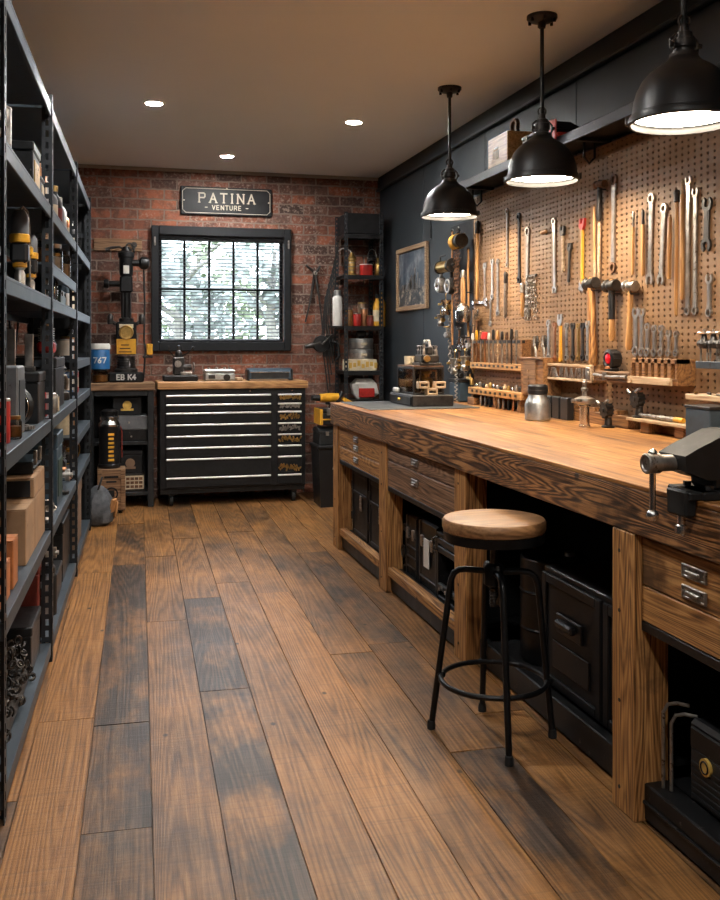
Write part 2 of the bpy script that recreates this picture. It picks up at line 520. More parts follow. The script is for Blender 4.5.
for nm, vals in (('tone', tone_v), ('seed', seed_v)):
    at_ = me.attributes.new(nm, 'FLOAT', 'FACE'); at_.data.foreach_set('value', vals)
me.materials.append(floor_material())
floor = bpy.data.objects.new('floor', me); COL.objects.link(floor); floor.rotation_euler = (0, 0, -FA); floor['kind'] = 'structure'

# ceiling
m, nt, b = _mat('ceiling_paint')
v = coords(nt, jitter=False)
nn = noise(nt, v, 1.1, 3)
nt.links.new(ramp(nt, nn, [(.3, (.78, .85, .93)), (.7, (.81, .88, .96))]), b.inputs['Base Color'])
b.inputs['Roughness'].default_value = .8
M['ceiling'] = m
struct(MB().box((XL + XW) / 2, (YF + YB) / 2, ZC, XW - XL + .4, YB - YF + .4, .12), 'ceiling', m)

# brick wall with window opening
def brick_material():
    m, nt, b = _mat('old_red_brick')
    tc = N(nt, 'ShaderNodeTexCoord'); sp = N(nt, 'ShaderNodeSeparateXYZ'); nt.links.new(tc.outputs['Object'], sp.inputs[0])
    cb = N(nt, 'ShaderNodeCombineXYZ'); nt.links.new(sp.outputs[0], cb.inputs[0]); nt.links.new(sp.outputs[2], cb.inputs[1])
    # uneven edges
    nz = N(nt, 'ShaderNodeTexNoise'); nz.inputs['Scale'].default_value = 14; nz.inputs['Detail'].default_value = 4
    nt.links.new(tc.outputs['Object'], nz.inputs['Vector'])
    sc = N(nt, 'ShaderNodeVectorMath', operation='SCALE'); sc.inputs['Scale'].default_value = .022; nt.links.new(nz.outputs['Color'], sc.inputs[0])
    ad = N(nt, 'ShaderNodeVectorMath', operation='ADD'); nt.links.new(cb.outputs[0], ad.inputs[0]); nt.links.new(sc.outputs[0], ad.inputs[1])
    br = N(nt, 'ShaderNodeTexBrick'); br.offset = .5
    for k_, v_ in (('Scale', 1.0), ('Mortar Size', .0085), ('Mortar Smooth', .35), ('Bias', 0.0), ('Brick Width', .235), ('Row Height', .094)): br.inputs[k_].default_value = v_
    br.inputs['Color1'].default_value = (0, 0, 0, 1); br.inputs['Color2'].default_value = (1, 1, 1, 1); br.inputs['Mortar'].default_value = (.5, .5, .5, 1)
    nt.links.new(ad.outputs[0], br.inputs['Vector'])
    per = ramp(nt, br.outputs['Color'], [(0, (.05, .026, .02)), (.25, (.15, .052, .031)), (.5, (.28, .088, .043)), (.75, (.21, .072, .042)), (1, (.13, .065, .048))])
    n1 = noise(nt, tc.outputs['Object'], 9, 6, .68)
    n2 = noise(nt, tc.outputs['Object'], 2.3, 5, .6)
    n3 = noise(nt, tc.outputs['Object'], 34, 5, .7)
    c = mixc(nt, ramp(nt, n1, [(.46, (0, 0, 0)), (.58, (1, 1, 1))]), per, mixc(nt, .6, per, (.05, .03, .024)))
    # lime bloom smeared over the faces
    c = mixc(nt, math_(nt, 'MULTIPLY', ramp(nt, n3, [(.50, (0, 0, 0)), (.66, (1, 1, 1))]), ramp(nt, n2, [(.42, (.2, .2, .2)), (.58, (.85, .85, .85))])), c, (.36, .27, .22))
    mo = mixc(nt, n1, (.25, .18, .145), (.12, .085, .066))
    c = mixc(nt, br.outputs['Fac'], c, mo)
    nt.links.new(c, b.inputs['Base Color']); b.inputs['Roughness'].default_value = .9
    h = math_(nt, 'ADD', math_(nt, 'MULTIPLY', br.outputs['Fac'], -1.0), math_(nt, 'MULTIPLY', n3, .5))
    bump(nt, b, h, .8, .008)
    return m
M['brick'] = brick_material()
WX0, WX1, WZ0, WZ1 = .405, 1.565, 1.415, 2.40    # opening
wb = MB()
x0, x1 = XL - .1, XW + .1
wb.box((x0 + WX0) / 2, YB + .1, 0, WX0 - x0, .2, ZC)
wb.box((WX1 + x1) / 2, YB + .1, 0, x1 - WX1, .2, ZC)
wb.box((WX0 + WX1) / 2, YB + .1, 0, WX1 - WX0, .2, WZ0)
wb.box((WX0 + WX1) / 2, YB + .1, WZ1, WX1 - WX0, .2, ZC - WZ1)
struct(wb, 'wall_back', M['brick'])

# dark side walls
def dark_wall(name, col):
    m, nt, b = _mat(name)
    v = coords(nt, jitter=False)
    n_ = noise(nt, v, 3.0, 5, .6)
    nt.links.new(ramp(nt, n_, [(.3, mul(col, .8)), (.7, mul(col, 1.25))]), b.inputs['Base Color'])
    b.inputs['Roughness'].default_value = .55
    bump(nt, b, noise(nt, v, 40, 4), .08)
    return m
M['wall_dark'] = dark_wall('charcoal_wall_paint', (.014, .019, .024))
M['wall_left'] = dark_wall('black_wall_paint', (.022, .022, .024))
wr = MB()
y = YF
for k in range(9):       # wide boards with a narrow groove
    w_ = (YB - YF) / 9
    wr.box(XW + .05, y + w_ / 2, 0, .1, w_ - .006, ZC, .003)
    y += w_
wr.box(XW + .08, (YB + YF) / 2, 0, .06, YB - YF, ZC)
struct(wr, 'wall_right', M['wall_dark'])
struct(MB().box(XL - .05, (YB + YF) / 2, 0, .1, YB - YF, ZC), 'wall_left', M['wall_left'])
struct(MB().box((XL + XW) / 2, YF - .05, 0, XW - XL + .2, .1, ZC), 'wall_front', M['wall_left'])
struct(MB().box(XW - .011, (YB + YF) / 2, ZC - .12, .022, YB - YF, .12, .004).box(XW - .02, (YB + YF) / 2, ZC - .135, .04, YB - YF, .02, .005), 'trim_1', M['wall_dark'])
M['cornice'] = pbr('cornice_paint', (.33, .29, .26), .7, 0, .1, 6, .05)
struct(MB().box((XL + XW) / 2, YB - .012, ZC - .03, XW - XL, .024, .03, .006), 'trim_2', M['cornice'])

# window
wf = MB()
T_ = .10
wx0, wx1, wz0, wz1 = .345, 1.625, 1.335, 2.475
def frame_rect(mb, x0, x1, z0, z1, t, y0, y1, b=.004, tz=None, bz=None):
    tz = tz or t; bz = bz or t
    yc, dy = (y0 + y1) / 2, abs(y1 - y0)
    mb.box(x0 + t / 2, yc, z0, t, dy, z1 - z0, b); mb.box(x1 - t / 2, yc, z0, t, dy, z1 - z0, b)
    mb.box((x0 + x1) / 2, yc, z1 - tz, x1 - x0 - 2 * t, dy, tz, b); mb.box((x0 + x1) / 2, yc, z0, x1 - x0 - 2 * t, dy, bz, b)
    return mb
frame_rect(wf, wx0, wx1, wz0, wz1, .065, YB - .045, YB - .001, .006, .085, .085)
M['win_black'] = pbr('window_black', (.010, .011, .013), .5, 0, .25, 10, .06, spec=.25)
win = struct(wf, 'window_1', M['win_black'])
sash = MB(); frame_rect(sash, WX0 + .005, WX1 - .005, WZ0 + .005, WZ1 - .005, .03, YB + .05, YB + .09, .004)
sash.build('window_sash', M['win_black'], win)
gx0, gx1, gz0, gz1 = .42, 1.55, 1.43, 2.385
mu = MB()
for i in range(1, 5): mu.box(gx0 + (gx1 - gx0) * i / 5, YB + .07, gz0, .022, .03, gz1 - gz0, .003)
mu.box((gx0 + gx1) / 2, YB + .07, 1.895, gx1 - gx0, .032, .026, .003)
mu.build_each('muntin', M['win_black'], win)
MB().box((gx0 + gx1) / 2, YB + .072, gz0 - .01, gx1 - gx0 + .02, .004, gz1 - gz0 + .02).build('window_pane', M['glass'], win)
for x in (.375, 1.600):
    ct = MB(); ct.box(x, YB - .053, 2.29, .016, .016, .08, .004); ct.cyl((x, YB - .06, 2.33), (x, YB - .072, 2.33), .008, n=10)
    ct.build('window_catch', M['old_steel'], win, 'brushed steel window catch')

# venetian blind in the reveal
bl = thing('venetian_blind', 'black venetian blind with open slats inside the window', 'blind', (0.985, YB + .022, 2.395))
MB().box(0, 0, -.05, 1.15, .05, .05, .005).build('head_rail', M['win_black'], bl)
sl = MB()
for i in range(27):
    z = -.078 - i * .0338
    sl.at(0, 0, z, rx=.34).box(0, 0, 0, 1.13, .025, .003)
sl.M = None
sl.build('slats', M['win_black'], bl)
MB().box(0, 0, -.975, 1.13, .03, .018, .004).build('bottom_rail', M['win_black'], bl)
lc = MB()
for x in (-.38, 0, .38): lc.cyl((x, -.014, -.05), (x, -.014, -.965), .0013, n=6)
lc.build_each('ladder_cord', M['black'], bl)

# outside: lawn and two trees seen through the panes
m, nt, b = _mat('lawn'); v = coords(nt); nt.links.new(ramp(nt, noise(nt, v, 3, 4), [(.3, (.10, .15, .05)), (.7, (.2, .26, .1))]), b.inputs['Base Color']); b.inputs['Roughness'].default_value = .9
struct(MB().box(3, 29, -.08, 60, 40, .05), 'garden_ground', m)
def leafmat(name, a_, c_):
    m, nt, b = _mat(name); v = coords(nt)
    nt.links.new(ramp(nt, noise(nt, v, 4, 3), [(.3, a_), (.7, c_)]), b.inputs['Base Color']); b.inputs['Roughness'].default_value = .6
    return m
M['leaf_a'] = leafmat('leaf_a', (.10, .14, .08), (.24, .28, .18)); M['leaf_b'] = leafmat('leaf_b', (.16, .19, .18), (.34, .38, .36))
M['bark'] = pbr('bark', (.26, .25, .23), .9, 0, .4, 12, .4)
def tree(x, y, h, rad, n_, mat, label, seed):
    rt = random.Random(seed)
    t = thing('garden_tree', label, 'tree', (x, y, -.03))
    tr = MB(); tr.tube([(0, 0, 0), (.05, 0, h * .3), (-.04, .05, h * .55), (.03, 0, h * .85)], [.13, .1, .08, .03], 8)
    for k in range(6):
        a_ = k * 1.05; z = h * (.35 + .08 * k); tr.tube([(0, 0, z), (rad * .4 * math.cos(a_), rad * .4 * math.sin(a_), z + .25), (rad * .75 * math.cos(a_), rad * .75 * math.sin(a_), z + .35)], [.05, .035, .012], 6)
    tr.build('trunk', M['bark'], t)
    lf = MB()
    cl = [(rt.gauss(0, rad * .5), rt.gauss(0, rad * .4), h * .66 + rt.gauss(0, h * .19), rt.uniform(.25, .55) * rad * .8) for _ in range(16)]
    for i in range(n_):
        cx, cy, cz, cr = rt.choice(cl)
        p = Vector((rt.gauss(0, 1), rt.gauss(0, 1), rt.gauss(0, 1))).normalized() * cr * rt.uniform(.5, 1)
        d = Vector((rt.gauss(0, 1), rt.gauss(0, 1), rt.gauss(0, .6))).normalized(); e = d.orthogonal().normalized()
        s_ = rt.uniform(.09, .17); o = Vector((cx, cy, cz)) + p
        lf.add([tuple(o - d * s_), tuple(o + e * s_ * .5), tuple(o + d * s_), tuple(o - e * s_ * .5)], [(0, 1, 2, 3)])
    lf.build('foliage', mat, t)
tree(.95, 13.6, 3.0, 1.0, 520, M['leaf_b'], 'pale grey-green tree outside behind the left window panes', 3)
tree(2.45, 14.8, 3.4, .9, 480, M['leaf_b'], 'silvery tree outside behind the right window panes', 5)
tree(1.7, 19.5, 4.2, 1.7, 650, M['leaf_a'], 'distant tall tree outside between the two nearer trees', 8)
# ------------------------------------------------------------------ lamps
M['glow_warm'] = glow('pendant_glow', (1.0, .86, .67), PENDANT_L)
M['glow_cool'] = glow('downlight_glow', (1.0, .985, .95), DOWN_L)
M['shade'] = pbr('bronze_black_shade', (.024, .0235, .0235), .42, .55, .3, 6, .04)
M['shade_in'] = pbr('shade_enamel', (.7, .66, .6), .5, 0, .05, 6, 0)
def pendant(x, y, label, z0=2.19):
    t = thing('pendant_lamp', label, 'lamp', (x, y, z0), 0, 'black dome pendants over the workbench')
    zt = ZC - z0
    c = MB(); c.lathe([(.074, zt), (.074, zt - .014), (.06, zt - .024), (.02, zt - .032), (.016, zt - .06), (.008, zt - .062)], n=28)
    can_ = c.build('ceiling_canopy', M['shade'], t)
    bt = MB()
    for k in range(6):
        a = k * PI / 3 + .3; bt.cyl((.062 * math.cos(a), .062 * math.sin(a), zt - .018), (.062 * math.cos(a), .062 * math.sin(a), zt - .036), .008, n=8)
    bt.build_each('bolt', M['black'], can_)
    MB().cyl((0, 0, .315), (0, 0, zt - .05), .0095, n=12).build('rod', M['shade'], t)
    nk = MB(); nk.lathe([(.0, .335), (.016, .332), (.018, .308), (.028, .304), (.03, .286), (.038, .282), (.038, .254), (.033, .25), (.033, .24), (.046, .236), (.048, .220), (.056, .21)], n=28)
    nk.build('socket_cap', M['iron'], t)
    lp = MB(); lp.torus((0, 0, .343), .02, .005, 'Y', 16, 6)
    for sg in (-1, 1):
        lp.tube([(sg * .042, 0, .236), (sg * .052, 0, .25), (sg * .052, 0, .28), (sg * .03, 0, .30)], .0045, 6); lp.cyl((sg * .046, -.008, .262), (sg * .060, -.008, .262), .009, n=8)
    lp.build('yoke', M['iron'], t, 'brown iron yoke')
    prof = [(.048, .222), (.06, .207), (.085, .192), (.112, .172), (.136, .145), (.153, .112), (.163, .078), (.168, .045), (.170, .030)]
    sh = MB(); sh.shell(prof + [(.178, .028), (.181, .018), (.181, .006), (.176, .0), (.170, .002), (.168, .012)], n=56)
    s = sh.build('shade', M['shade'], t)
    inn = MB(); inn.shell([(r - .003, h - .002) for r, h in prof], n=56); inn.build('shade_lining', M['shade_in'], s)
    rg = MB(); rg.torus((0, 0, .030), .1715, .0035, 'Z', 56, 6); rg.build('shade_bead', M['shade'], s)
    cl = MB()
    for a in (2.6, 5.7): cl.at(0, 0, 0, rz=a).box(.183, 0, .004, .012, .018, .03, .003)
    cl.build_each('rim_clip', M['iron'], t)
    MB().lathe([(1e-6, .028), (.1, .027), (.165, .032), (.166, .036), (1e-6, .038)], n=48).build('diffuser', M['glow_warm'], t, 'glowing white diffuser')
pendant(2.04, 5.60, 'black dome pendant lamp farthest along the bench, above the glass display case')
pendant(2.03, 4.26, 'middle black dome pendant lamp, hanging in front of the wooden box on the ledge')
pendant(1.85, 2.80, 'nearest black dome pendant lamp, cut off by the photo edge', 2.135)
M['rim_white'] = pbr('downlight_rim', (.5, .48, .45), .4, .2, .1, 10, 0)
def downlight(x, y, label):
    t = thing('recessed_downlight', label, 'ceiling light', (x, y, ZC), 0, 'recessed ceiling downlights')
    MB().lathe([(.072, 0), (.072, -.004), (.066, -.007), (.056, -.006), (.052, 0)], n=32).build('rim', M['rim_white'], t)
    MB().lathe([(1e-6, -.003), (.052, -.003), (.052, -.0005), (1e-6, -.0005)], n=28).build('lens', M['glow_cool'], t, 'glowing lens')
downlight(.27, 6.45, 'recessed downlight in the ceiling above the left shelving side')
downlight(.947, 8.11, 'recessed downlight in the ceiling above the name sign')
downlight(1.688, 6.64, 'recessed downlight in the ceiling nearest the dark wall corner')
for x, y in ((.27, 3.6), (.27, .9), (.9, -1.6)):  # unseen downlights, added as fill light for the near floor and shelves
    downlight(x, y, 'unseen downlight added as fill light over the near part of the floor')

# ------------------------------------------------------------------ lettering drawn with strokes
GL = {'P': [(0, 0, 0, 1), (0, 1, .5, 1), (.5, 1, .62, .88), (.62, .88, .62, .62), (.62, .62, .5, .5), (.5, .5, 0, .5)],
      'A': [(0, 0, .35, 1), (.35, 1, .7, 0), (.14, .36, .56, .36)], 'T': [(.35, 0, .35, 1), (0, 1, .7, 1)], 'I': [(.1, 0, .1, 1)],
      'N': [(0, 0, 0, 1), (0, 1, .65, 0), (.65, 0, .65, 1)], 'V': [(0, 1, .33, 0), (.33, 0, .66, 1)], 'E': [(0, 0, 0, 1), (0, 1, .55, 1), (0, .5, .45, .5), (0, 0, .55, 0)],
      'U': [(0, 1, 0, .2), (0, .2, .15, 0), (.15, 0, .45, 0), (.45, 0, .6, .2), (.6, .2, .6, 1)], 'R': [(0, 0, 0, 1), (0, 1, .5, 1), (.5, 1, .6, .85), (.6, .85, .6, .65), (.6, .65, .48, .5), (.48, .5, 0, .5), (.3, .5, .65, 0)],
      'B': [(0, 0, 0, 1), (0, 1, .45, 1), (.45, 1, .55, .75), (.55, .75, .45, .5), (0, .5, .45, .5), (.45, .5, .6, .25), (.6, .25, .45, 0), (0, 0, .45, 0)],
      'K': [(0, 0, 0, 1), (.6, 1, 0, .45), (.15, .55, .65, 0)], 'C': [(.6, .85, .45, 1), (.45, 1, .15, 1), (.15, 1, 0, .8), (0, .8, 0, .2), (0, .2, .15, 0), (.15, 0, .45, 0), (.45, 0, .6, .15)],
      'r': [(0, 0, .1, .6), (.1, .5, .3, .65), (.3, .65, .42, .58)], 'o': [(.1, 0, 0, .3), (0, .3, .15, .6), (.15, .6, .38, .55), (.38, .55, .42, .25), (.42, .25, .3, 0), (.3, 0, .1, 0)],
      'p': [(.05, -.4, .2, .65), (.2, .6, .45, .65), (.45, .65, .5, .3), (.5, .3, .12, 0)],
      '-': [(0, .5, .5, .5)], '7': [(0, 1, .6, 1), (.6, 1, .2, 0)], '6': [(.5, 1, .1, .5), (.1, .5, 0, .2), (0, .2, .2, 0), (.2, 0, .45, .1), (.45, .1, .5, .4), (.5, .4, .05, .45)], '4': [(.45, 0, .45, 1), (.45, 1, 0, .35), (0, .35, .65, .35)], ' ': [],
      'D': [(0, 0, 0, 1), (0, 1, .35, 1), (.35, 1, .6, .7), (.6, .7, .6, .3), (.6, .3, .35, 0), (.35, 0, 0, 0)]}
SERIF = {'P': [(0, 0), (0, 1)], 'A': [(0, 0), (.7, 0)], 'T': [(.35, 0)], 'I': [(.1, 0), (.1, 1)], 'N': [(0, 1), (.65, 1), (0, 0)]}
GW = {'I': .2, ' ': .35, '-': .5, 'r': .4, 'o': .45, 'p': .5}
def lettering(mb, text, cx, z, h, y, sw=.13, gap=.28, serif=False, d=.002, slant=0.0):
    wd = sum(GW.get(c, .64) + gap for c in text) - gap
    x = cx - wd * h / 2
    def stroke(x0, z0, x1, z1, w):
        L = math.hypot(x1 - x0, z1 - z0) or 1e-6
        nx, nz = -(z1 - z0) / L * w / 2, (x1 - x0) / L * w / 2
        ex, ez = (x1 - x0) / L * w * .4, (z1 - z0) / L * w * .4
        mb.prism([(x0 - ex + nx, z0 - ez + nz), (x0 - ex - nx, z0 - ez - nz), (x1 + ex - nx, z1 + ez - nz), (x1 + ex + nx, z1 + ez + nz)], y - d, y)
    for c in text:
        for (a, b_, c_, d_) in GL[c]:
            stroke(x + (a + slant * b_) * h, z + b_ * h, x + (c_ + slant * d_) * h, z + d_ * h, sw * h)
        if serif:
            for (a, b_) in SERIF.get(c, []): stroke(x + (a - .12) * h, z + b_ * h, x + (a + .12) * h, z + b_ * h, sw * h * .5)
        x += (GW.get(c, .64) + gap) * h
    return mb

# ------------------------------------------------------------------ name sign on the bricks
sx0, sx1, sz0, sz1 = .605, 1.445, 2.585, 2.845
sg = thing('name_sign', 'black metal sign with pale letters and thin border above the window', 'sign', ((sx0 + sx1) / 2, YB, sz0))
w_, h_ = sx1 - sx0, sz1 - sz0
MB().box(0, -.014, 0, w_, .024, h_, .006).build('board', M['black_paint'], sg)
M['sign_letter'] = pbr('sign_lettering', (.50, .43, .33), .5, 0, .12, 20, 0)
bd = MB(); i = .018; k_ = .028
ol = [(-w_ / 2 + i + k_, i), (w_ / 2 - i - k_, i), (w_ / 2 - i, i + k_), (w_ / 2 - i, h_ - i - k_), (w_ / 2 - i - k_, h_ - i), (-w_ / 2 + i + k_, h_ - i), (-w_ / 2 + i, h_ - i - k_), (-w_ / 2 + i, i + k_)]
bd.tube([(x, -.0275, z) for x, z in ol], .0028, 6, True)
bd.build('border', M['sign_letter'], sg)
lettering(MB(), 'PATINA', 0, .116, .084, -.026, .15, .52, True).build('lettering', M['sign_letter'], sg)
lettering(MB(), '- VENTURE -', 0, .052, .038, -.026, .17, .42).build('lettering', M['sign_letter'], sg)
sc_ = MB()
for x, z in ((-w_ / 2 + .03, h_ / 2), (w_ / 2 - .03, h_ / 2), (0, h_ - .012)): sc_.cyl((x, -.026, z), (x, -.031, z), .007, n=10)
sc_.build_each('screw', M['sign_letter'], sg)
# ------------------------------------------------------------------ workbench (local x runs towards the viewer, -y out into the room)
RW = -PI / 2
BX, BY = 1.49, 6.47
def bl_x(yw): return BY - yw
def top_material():
    m, nt, b = _mat('butcher_block_top')
    tc = N(nt, 'ShaderNodeTexCoord')
    mp = N(nt, 'ShaderNodeMapping'); nt.links.new(tc.outputs['Object'], mp.inputs['Vector'])
    br = N(nt, 'ShaderNodeTexBrick'); br.offset = .37
    for k_, v_ in (('Scale', 1.0), ('Mortar Size', .0012), ('Mortar Smooth', .2), ('Bias', 0.0), ('Brick Width', 1.15), ('Row Height', .082)): br.inputs[k_].default_value = v_
    br.inputs['Color1'].default_value = (0, 0, 0, 1); br.inputs['Color2'].default_value = (1, 1, 1, 1); br.inputs['Mortar'].default_value = (.2, .2, .2, 1)
    nt.links.new(mp.outputs[0], br.inputs['Vector'])
    off = N(nt, 'ShaderNodeVectorMath', operation='SCALE'); off.inputs['Scale'].default_value = 9.0; nt.links.new(br.outputs['Color'], off.inputs[0])
    ad = N(nt, 'ShaderNodeVectorMath', operation='ADD'); nt.links.new(tc.outputs['Object'], ad.inputs[0]); nt.links.new(off.outputs[0], ad.inputs[1])
    m2 = N(nt, 'ShaderNodeMapping'); m2.inputs['Scale'].default_value = (1.6, 34, 8); nt.links.new(ad.outputs[0], m2.inputs['Vector'])
    g = noise(nt, m2.outputs[0], 1.0, 6, .65, .3)
    c = ramp(nt, g, [(.36, (.15, .055, .012)), (.50, (.36, .155, .040)), (.66, (.52, .275, .09))])
    per = ramp(nt, br.outputs['Color'], [(0, (.58, .50, .42)), (.5, (.95, .93, .9)), (1, (1.0, .98, .95))])
    c = mixc(nt, 1.0, c, per, 'MULTIPLY')
    n_ = noise(nt, tc.outputs['Object'], 2.2, 5, .6)
    c = mixc(nt, math_(nt, 'MULTIPLY', ramp(nt, n_, [(.55, (0, 0, 0)), (.75, (1, 1, 1))]), .6), c, (.17, .08, .03))
    c = mixc(nt, math_(nt, 'MULTIPLY', br.outputs['Fac'], .7), c, (.06, .03, .012))
    nt.links.new(c, b.inputs['Base Color'])
    r = math_(nt, 'MULTIPLY_ADD', n_, .3); r.node.inputs[2].default_value = .32
    nt.links.new(r, b.inputs['Roughness']); bump(nt, b, g, .15)
    return m
M['bench_top'] = top_material()
bench = thing('workbench', 'long timber workbench with thick charred front beam along the dark wall', 'workbench', (BX, BY, 0), RW)
L_ = BY - 1.35
MB().box(L_ / 2, .472, .978, L_, .976, .014, .002).build('worktop', M['bench_top'], bench, 'pale oiled wooden worktop')
bm_ = MB(); bm_.box(L_ / 2, .030, .845, L_, .09, .133, .004)
bm_.build('front_beam', M['beam'], bench, 'dark charred beam with cracks')
MB().box(-.012 + .03, .49, .845, .06, .83, .133, .004).build('end_beam', M['beam'], bench)
posts = [(6.30, 6.45), (5.13, 5.275), (3.885, 4.03), (2.482, 2.612), (1.38, 1.50)]
for (a, b_) in posts:
    fx = -.0135 if a == 2.482 else 0
    p = MB().box(bl_x((a + b_) / 2), .05 + fx / 2, 0, b_ - a, .10 - fx, .844, .004).build('post', M['pine_z'], bench)
    bo = MB()
    for z in (.07, .33, .60, .78): bo.cyl((bl_x((a + b_) / 2) - .02, .004 + fx, z), (bl_x((a + b_) / 2) - .02, -.002 + fx, z), .006, n=8)
    bo.build_each('bolt', M['iron'], p)
    MB().box(bl_x((a + b_) / 2), .88, 0, b_ - a, .1, .846, .004).build('post', M['pine_z'], bench)
for (a, b_) in ((5.275, 6.30), (4.03, 5.13)):
    MB().box(bl_x((a + b_) / 2), .035, .098, b_ - a, .05, .048, .003).build('bottom_rail', M['pine'], bench)
    MB().box(bl_x((a + b_) / 2), .05, .012, b_ - a, .04, .085, .003).build('kick_board', M['black_worn'], bench, 'black kick board')
    MB().box(bl_x((a + b_) / 2), .47, .11, b_ - a, .80, .02).build('base_shelf', M['black_paint'], bench)
MB().box(bl_x((2.635 + 3.885) / 2), .085, .008, 1.25, .04, .105, .004).build('kick_board', M['black_worn'], bench, 'black kick board')
MB().box(bl_x((2.635 + 3.885) / 2), .47, .075, 1.25, .80, .02).build('base_shelf', M['black_paint'], bench)
kc = MB(); kc.box(bl_x(2.0), .03, .008, 1.004, .02, .105, .003).box(bl_x(2.0), .06, .10, 1.004, .075, .014, .003).box(bl_x(2.0), .028, .055, 1.004, .03, .01, .002)
kc.build('kick_channel', M['black_worn'], bench, 'black steel channel')
MB().box(bl_x(2.0), .5, .085, 1.004, .78, .02).build('base_shelf', M['black_paint'], bench)
for (a, b_, z) in ((5.275, 6.30, .588), (4.03, 5.13, .576), (1.50, 2.502, .562)):
    MB().box(bl_x((a + b_) / 2), .035, z, b_ - a, .05, .028, .002).build('drawer_rail', M['black_worn'], bench, 'black steel rail under the drawers')
MB().box(L_ / 2, .93, .03, L_ - .05, .02, .80).build('back_panel', M['black_paint'], bench)
def pull(parent, x, y, z, w=.11, h=.036):
    q = MB(); frame_rect(q, x - w / 2, x + w / 2, z, z + h, .007, y - .008, y, .002)
    q.box(x, y - .0025, z + .004, w - .01, .003, h - .008).box(x, y - .010, z + h * .3, w * .55, .008, h * .34, .003)
    for s_ in (-1, 1): q.cyl((x + s_ * w * .43, y - .005, z + h / 2), (x + s_ * w * .43, y - .009, z + h / 2), .004, n=8)
    q.build('handle', M['old_steel'], parent, 'worn steel label-holder handle')
def drawer(a, b_, z0, z1, mat, pulls, label=None):
    d = MB().box(bl_x((a + b_) / 2), .022, z0, b_ - a - .008, .028, z1 - z0, .003).build('drawer', mat, bench, label)
    MB().box(bl_x((a + b_) / 2), .40, z0 + .006, b_ - a - .05, .7, z1 - z0 - .02).build('drawer_box', M['black_paint'], d)
    for (yw, z) in pulls: pull(d, bl_x(yw), .008, z)
drawer(5.275, 6.30, .709, .840, M['pine'], [(5.83, .775), (5.83, .72)])
drawer(5.275, 6.30, .618, .704, M['pine'], [(5.83, .645)])
drawer(4.03, 5.13, .752, .836, M['grey_wood'], [(4.62, .775)], 'drawer front with grey weathered paint')
drawer(4.03, 5.13, .606, .746, M['grey_wood'], [(4.62, .672)])
drawer(1.50, 2.482, .700, .836, M['pine'], [(2.215, .772), (2.215, .716)])
drawer(1.50, 2.482, .594, .696, M['pine'], [])

# slate mat
solo(MB().box(0, 0, 0, .80, .72, .006, .002), 'slate_mat', M['slate'], 'dark slate work mat at the far end of the workbench', 'mat', (1.90, 6.04, .992), RW)

# ---------------- things stored in the bench bays
def locker(x, y, z, w, d, h, label, rz=RW, name='steel_locker', mat='black_worn', doors=1, plate=True):
    t = thing(name, label, 'locker', (x, y, z), rz)
    MB().box(0, 0, 0, w, d, h, .006).build('body', M[mat], t)
    for k in range(doors):
        dw = w / doors
        cx = -w / 2 + dw * (k + .5)
        dr = MB(); frame_rect(dr, cx - dw / 2 + .008, cx + dw / 2 - .008, .012, h - .012, .03, -d / 2 - .012, -d / 2, .003)
        dr.box(cx, -d / 2 - .003, .03, dw - .06, .006, h - .06)
        dr.box(cx, -d / 2 - .008, h * .62, dw - .05, .01, .022, .002)
        do = dr.build('door', M['black_paint'], t)
        if plate:
            pl_ = MB(); pl_.box(cx + dw * .1, -d / 2 - .014, h * .42, .05, .006, .10, .002)
            for q in range(3): pl_.box(cx + dw * .1, -d / 2 - .018, h * .42 + .02 + q * .025, .036, .004, .004)
            pl_.build('latch_plate', M['old_steel'], do, 'worn steel latch plate')
        hg = MB()
        for z_ in (.1, h - .14): hg.cyl((cx - dw / 2 + .01, -d / 2 - .014, z_), (cx - dw / 2 + .01, -d / 2 - .014, z_ + .05), .006, n=8)
        hg.build_each('hinge', M['iron'], do)
    return t
locker(1.78, 5.98, .131, .40, .42, .445, 'black steel locker standing in the farthest bench bay, next to the end post')
locker(1.78, 5.53, .131, .44, .42, .435, 'black steel locker in the farthest bench bay, on the stool side of its twin')

def tool_case(loc, rz, label, w, d, h, mat='black_plastic', ribs=3, plate=None, name='tool_case', cat='case', trim='charcoal'):
    t = thing(name, label, cat, loc, rz)
    MB().box(0, 0, 0, w, d, h * .70, .01).build('body', M[mat], t)
    l = MB(); l.box(0, 0, h * .70 + .003, w, d, h * .3 - .003, .012)
    l.build('lid', M[mat], t)
    r = MB()
    for k in range(ribs): r.box(0, -d / 2 - .004, h * (.12 + .5 * k / max(1, ribs - 1)) if ribs > 1 else h * .3, w * .96, .01, .012, .003)
    for sx in (-1, 1): r.box(sx * (w / 2 - .012), 0, 0, .028, d + .012, h * .98, .004)
    r.build('ribs', M[trim], t)
    lt = MB()
    for sx in (-.28, .28): lt.box(sx * w, -d / 2 - .008, h * .60, .03, .014, .06, .003)
    lt.build_each('latch', M['old_steel'], t, 'steel latches')
    hd = MB(); hd.tube([(-.06, 0, h), (-.06, 0, h + .025), (.06, 0, h + .025), (.06, 0, h)], .007, 8)
    hd.build('handle', M['black'], t)
    if plate: MB().box(0, -d / 2 - .011, h * .32, .085, .005, .15, .002).build('label_plate', M[plate], t, 'pale paper label in a frame')
    return t
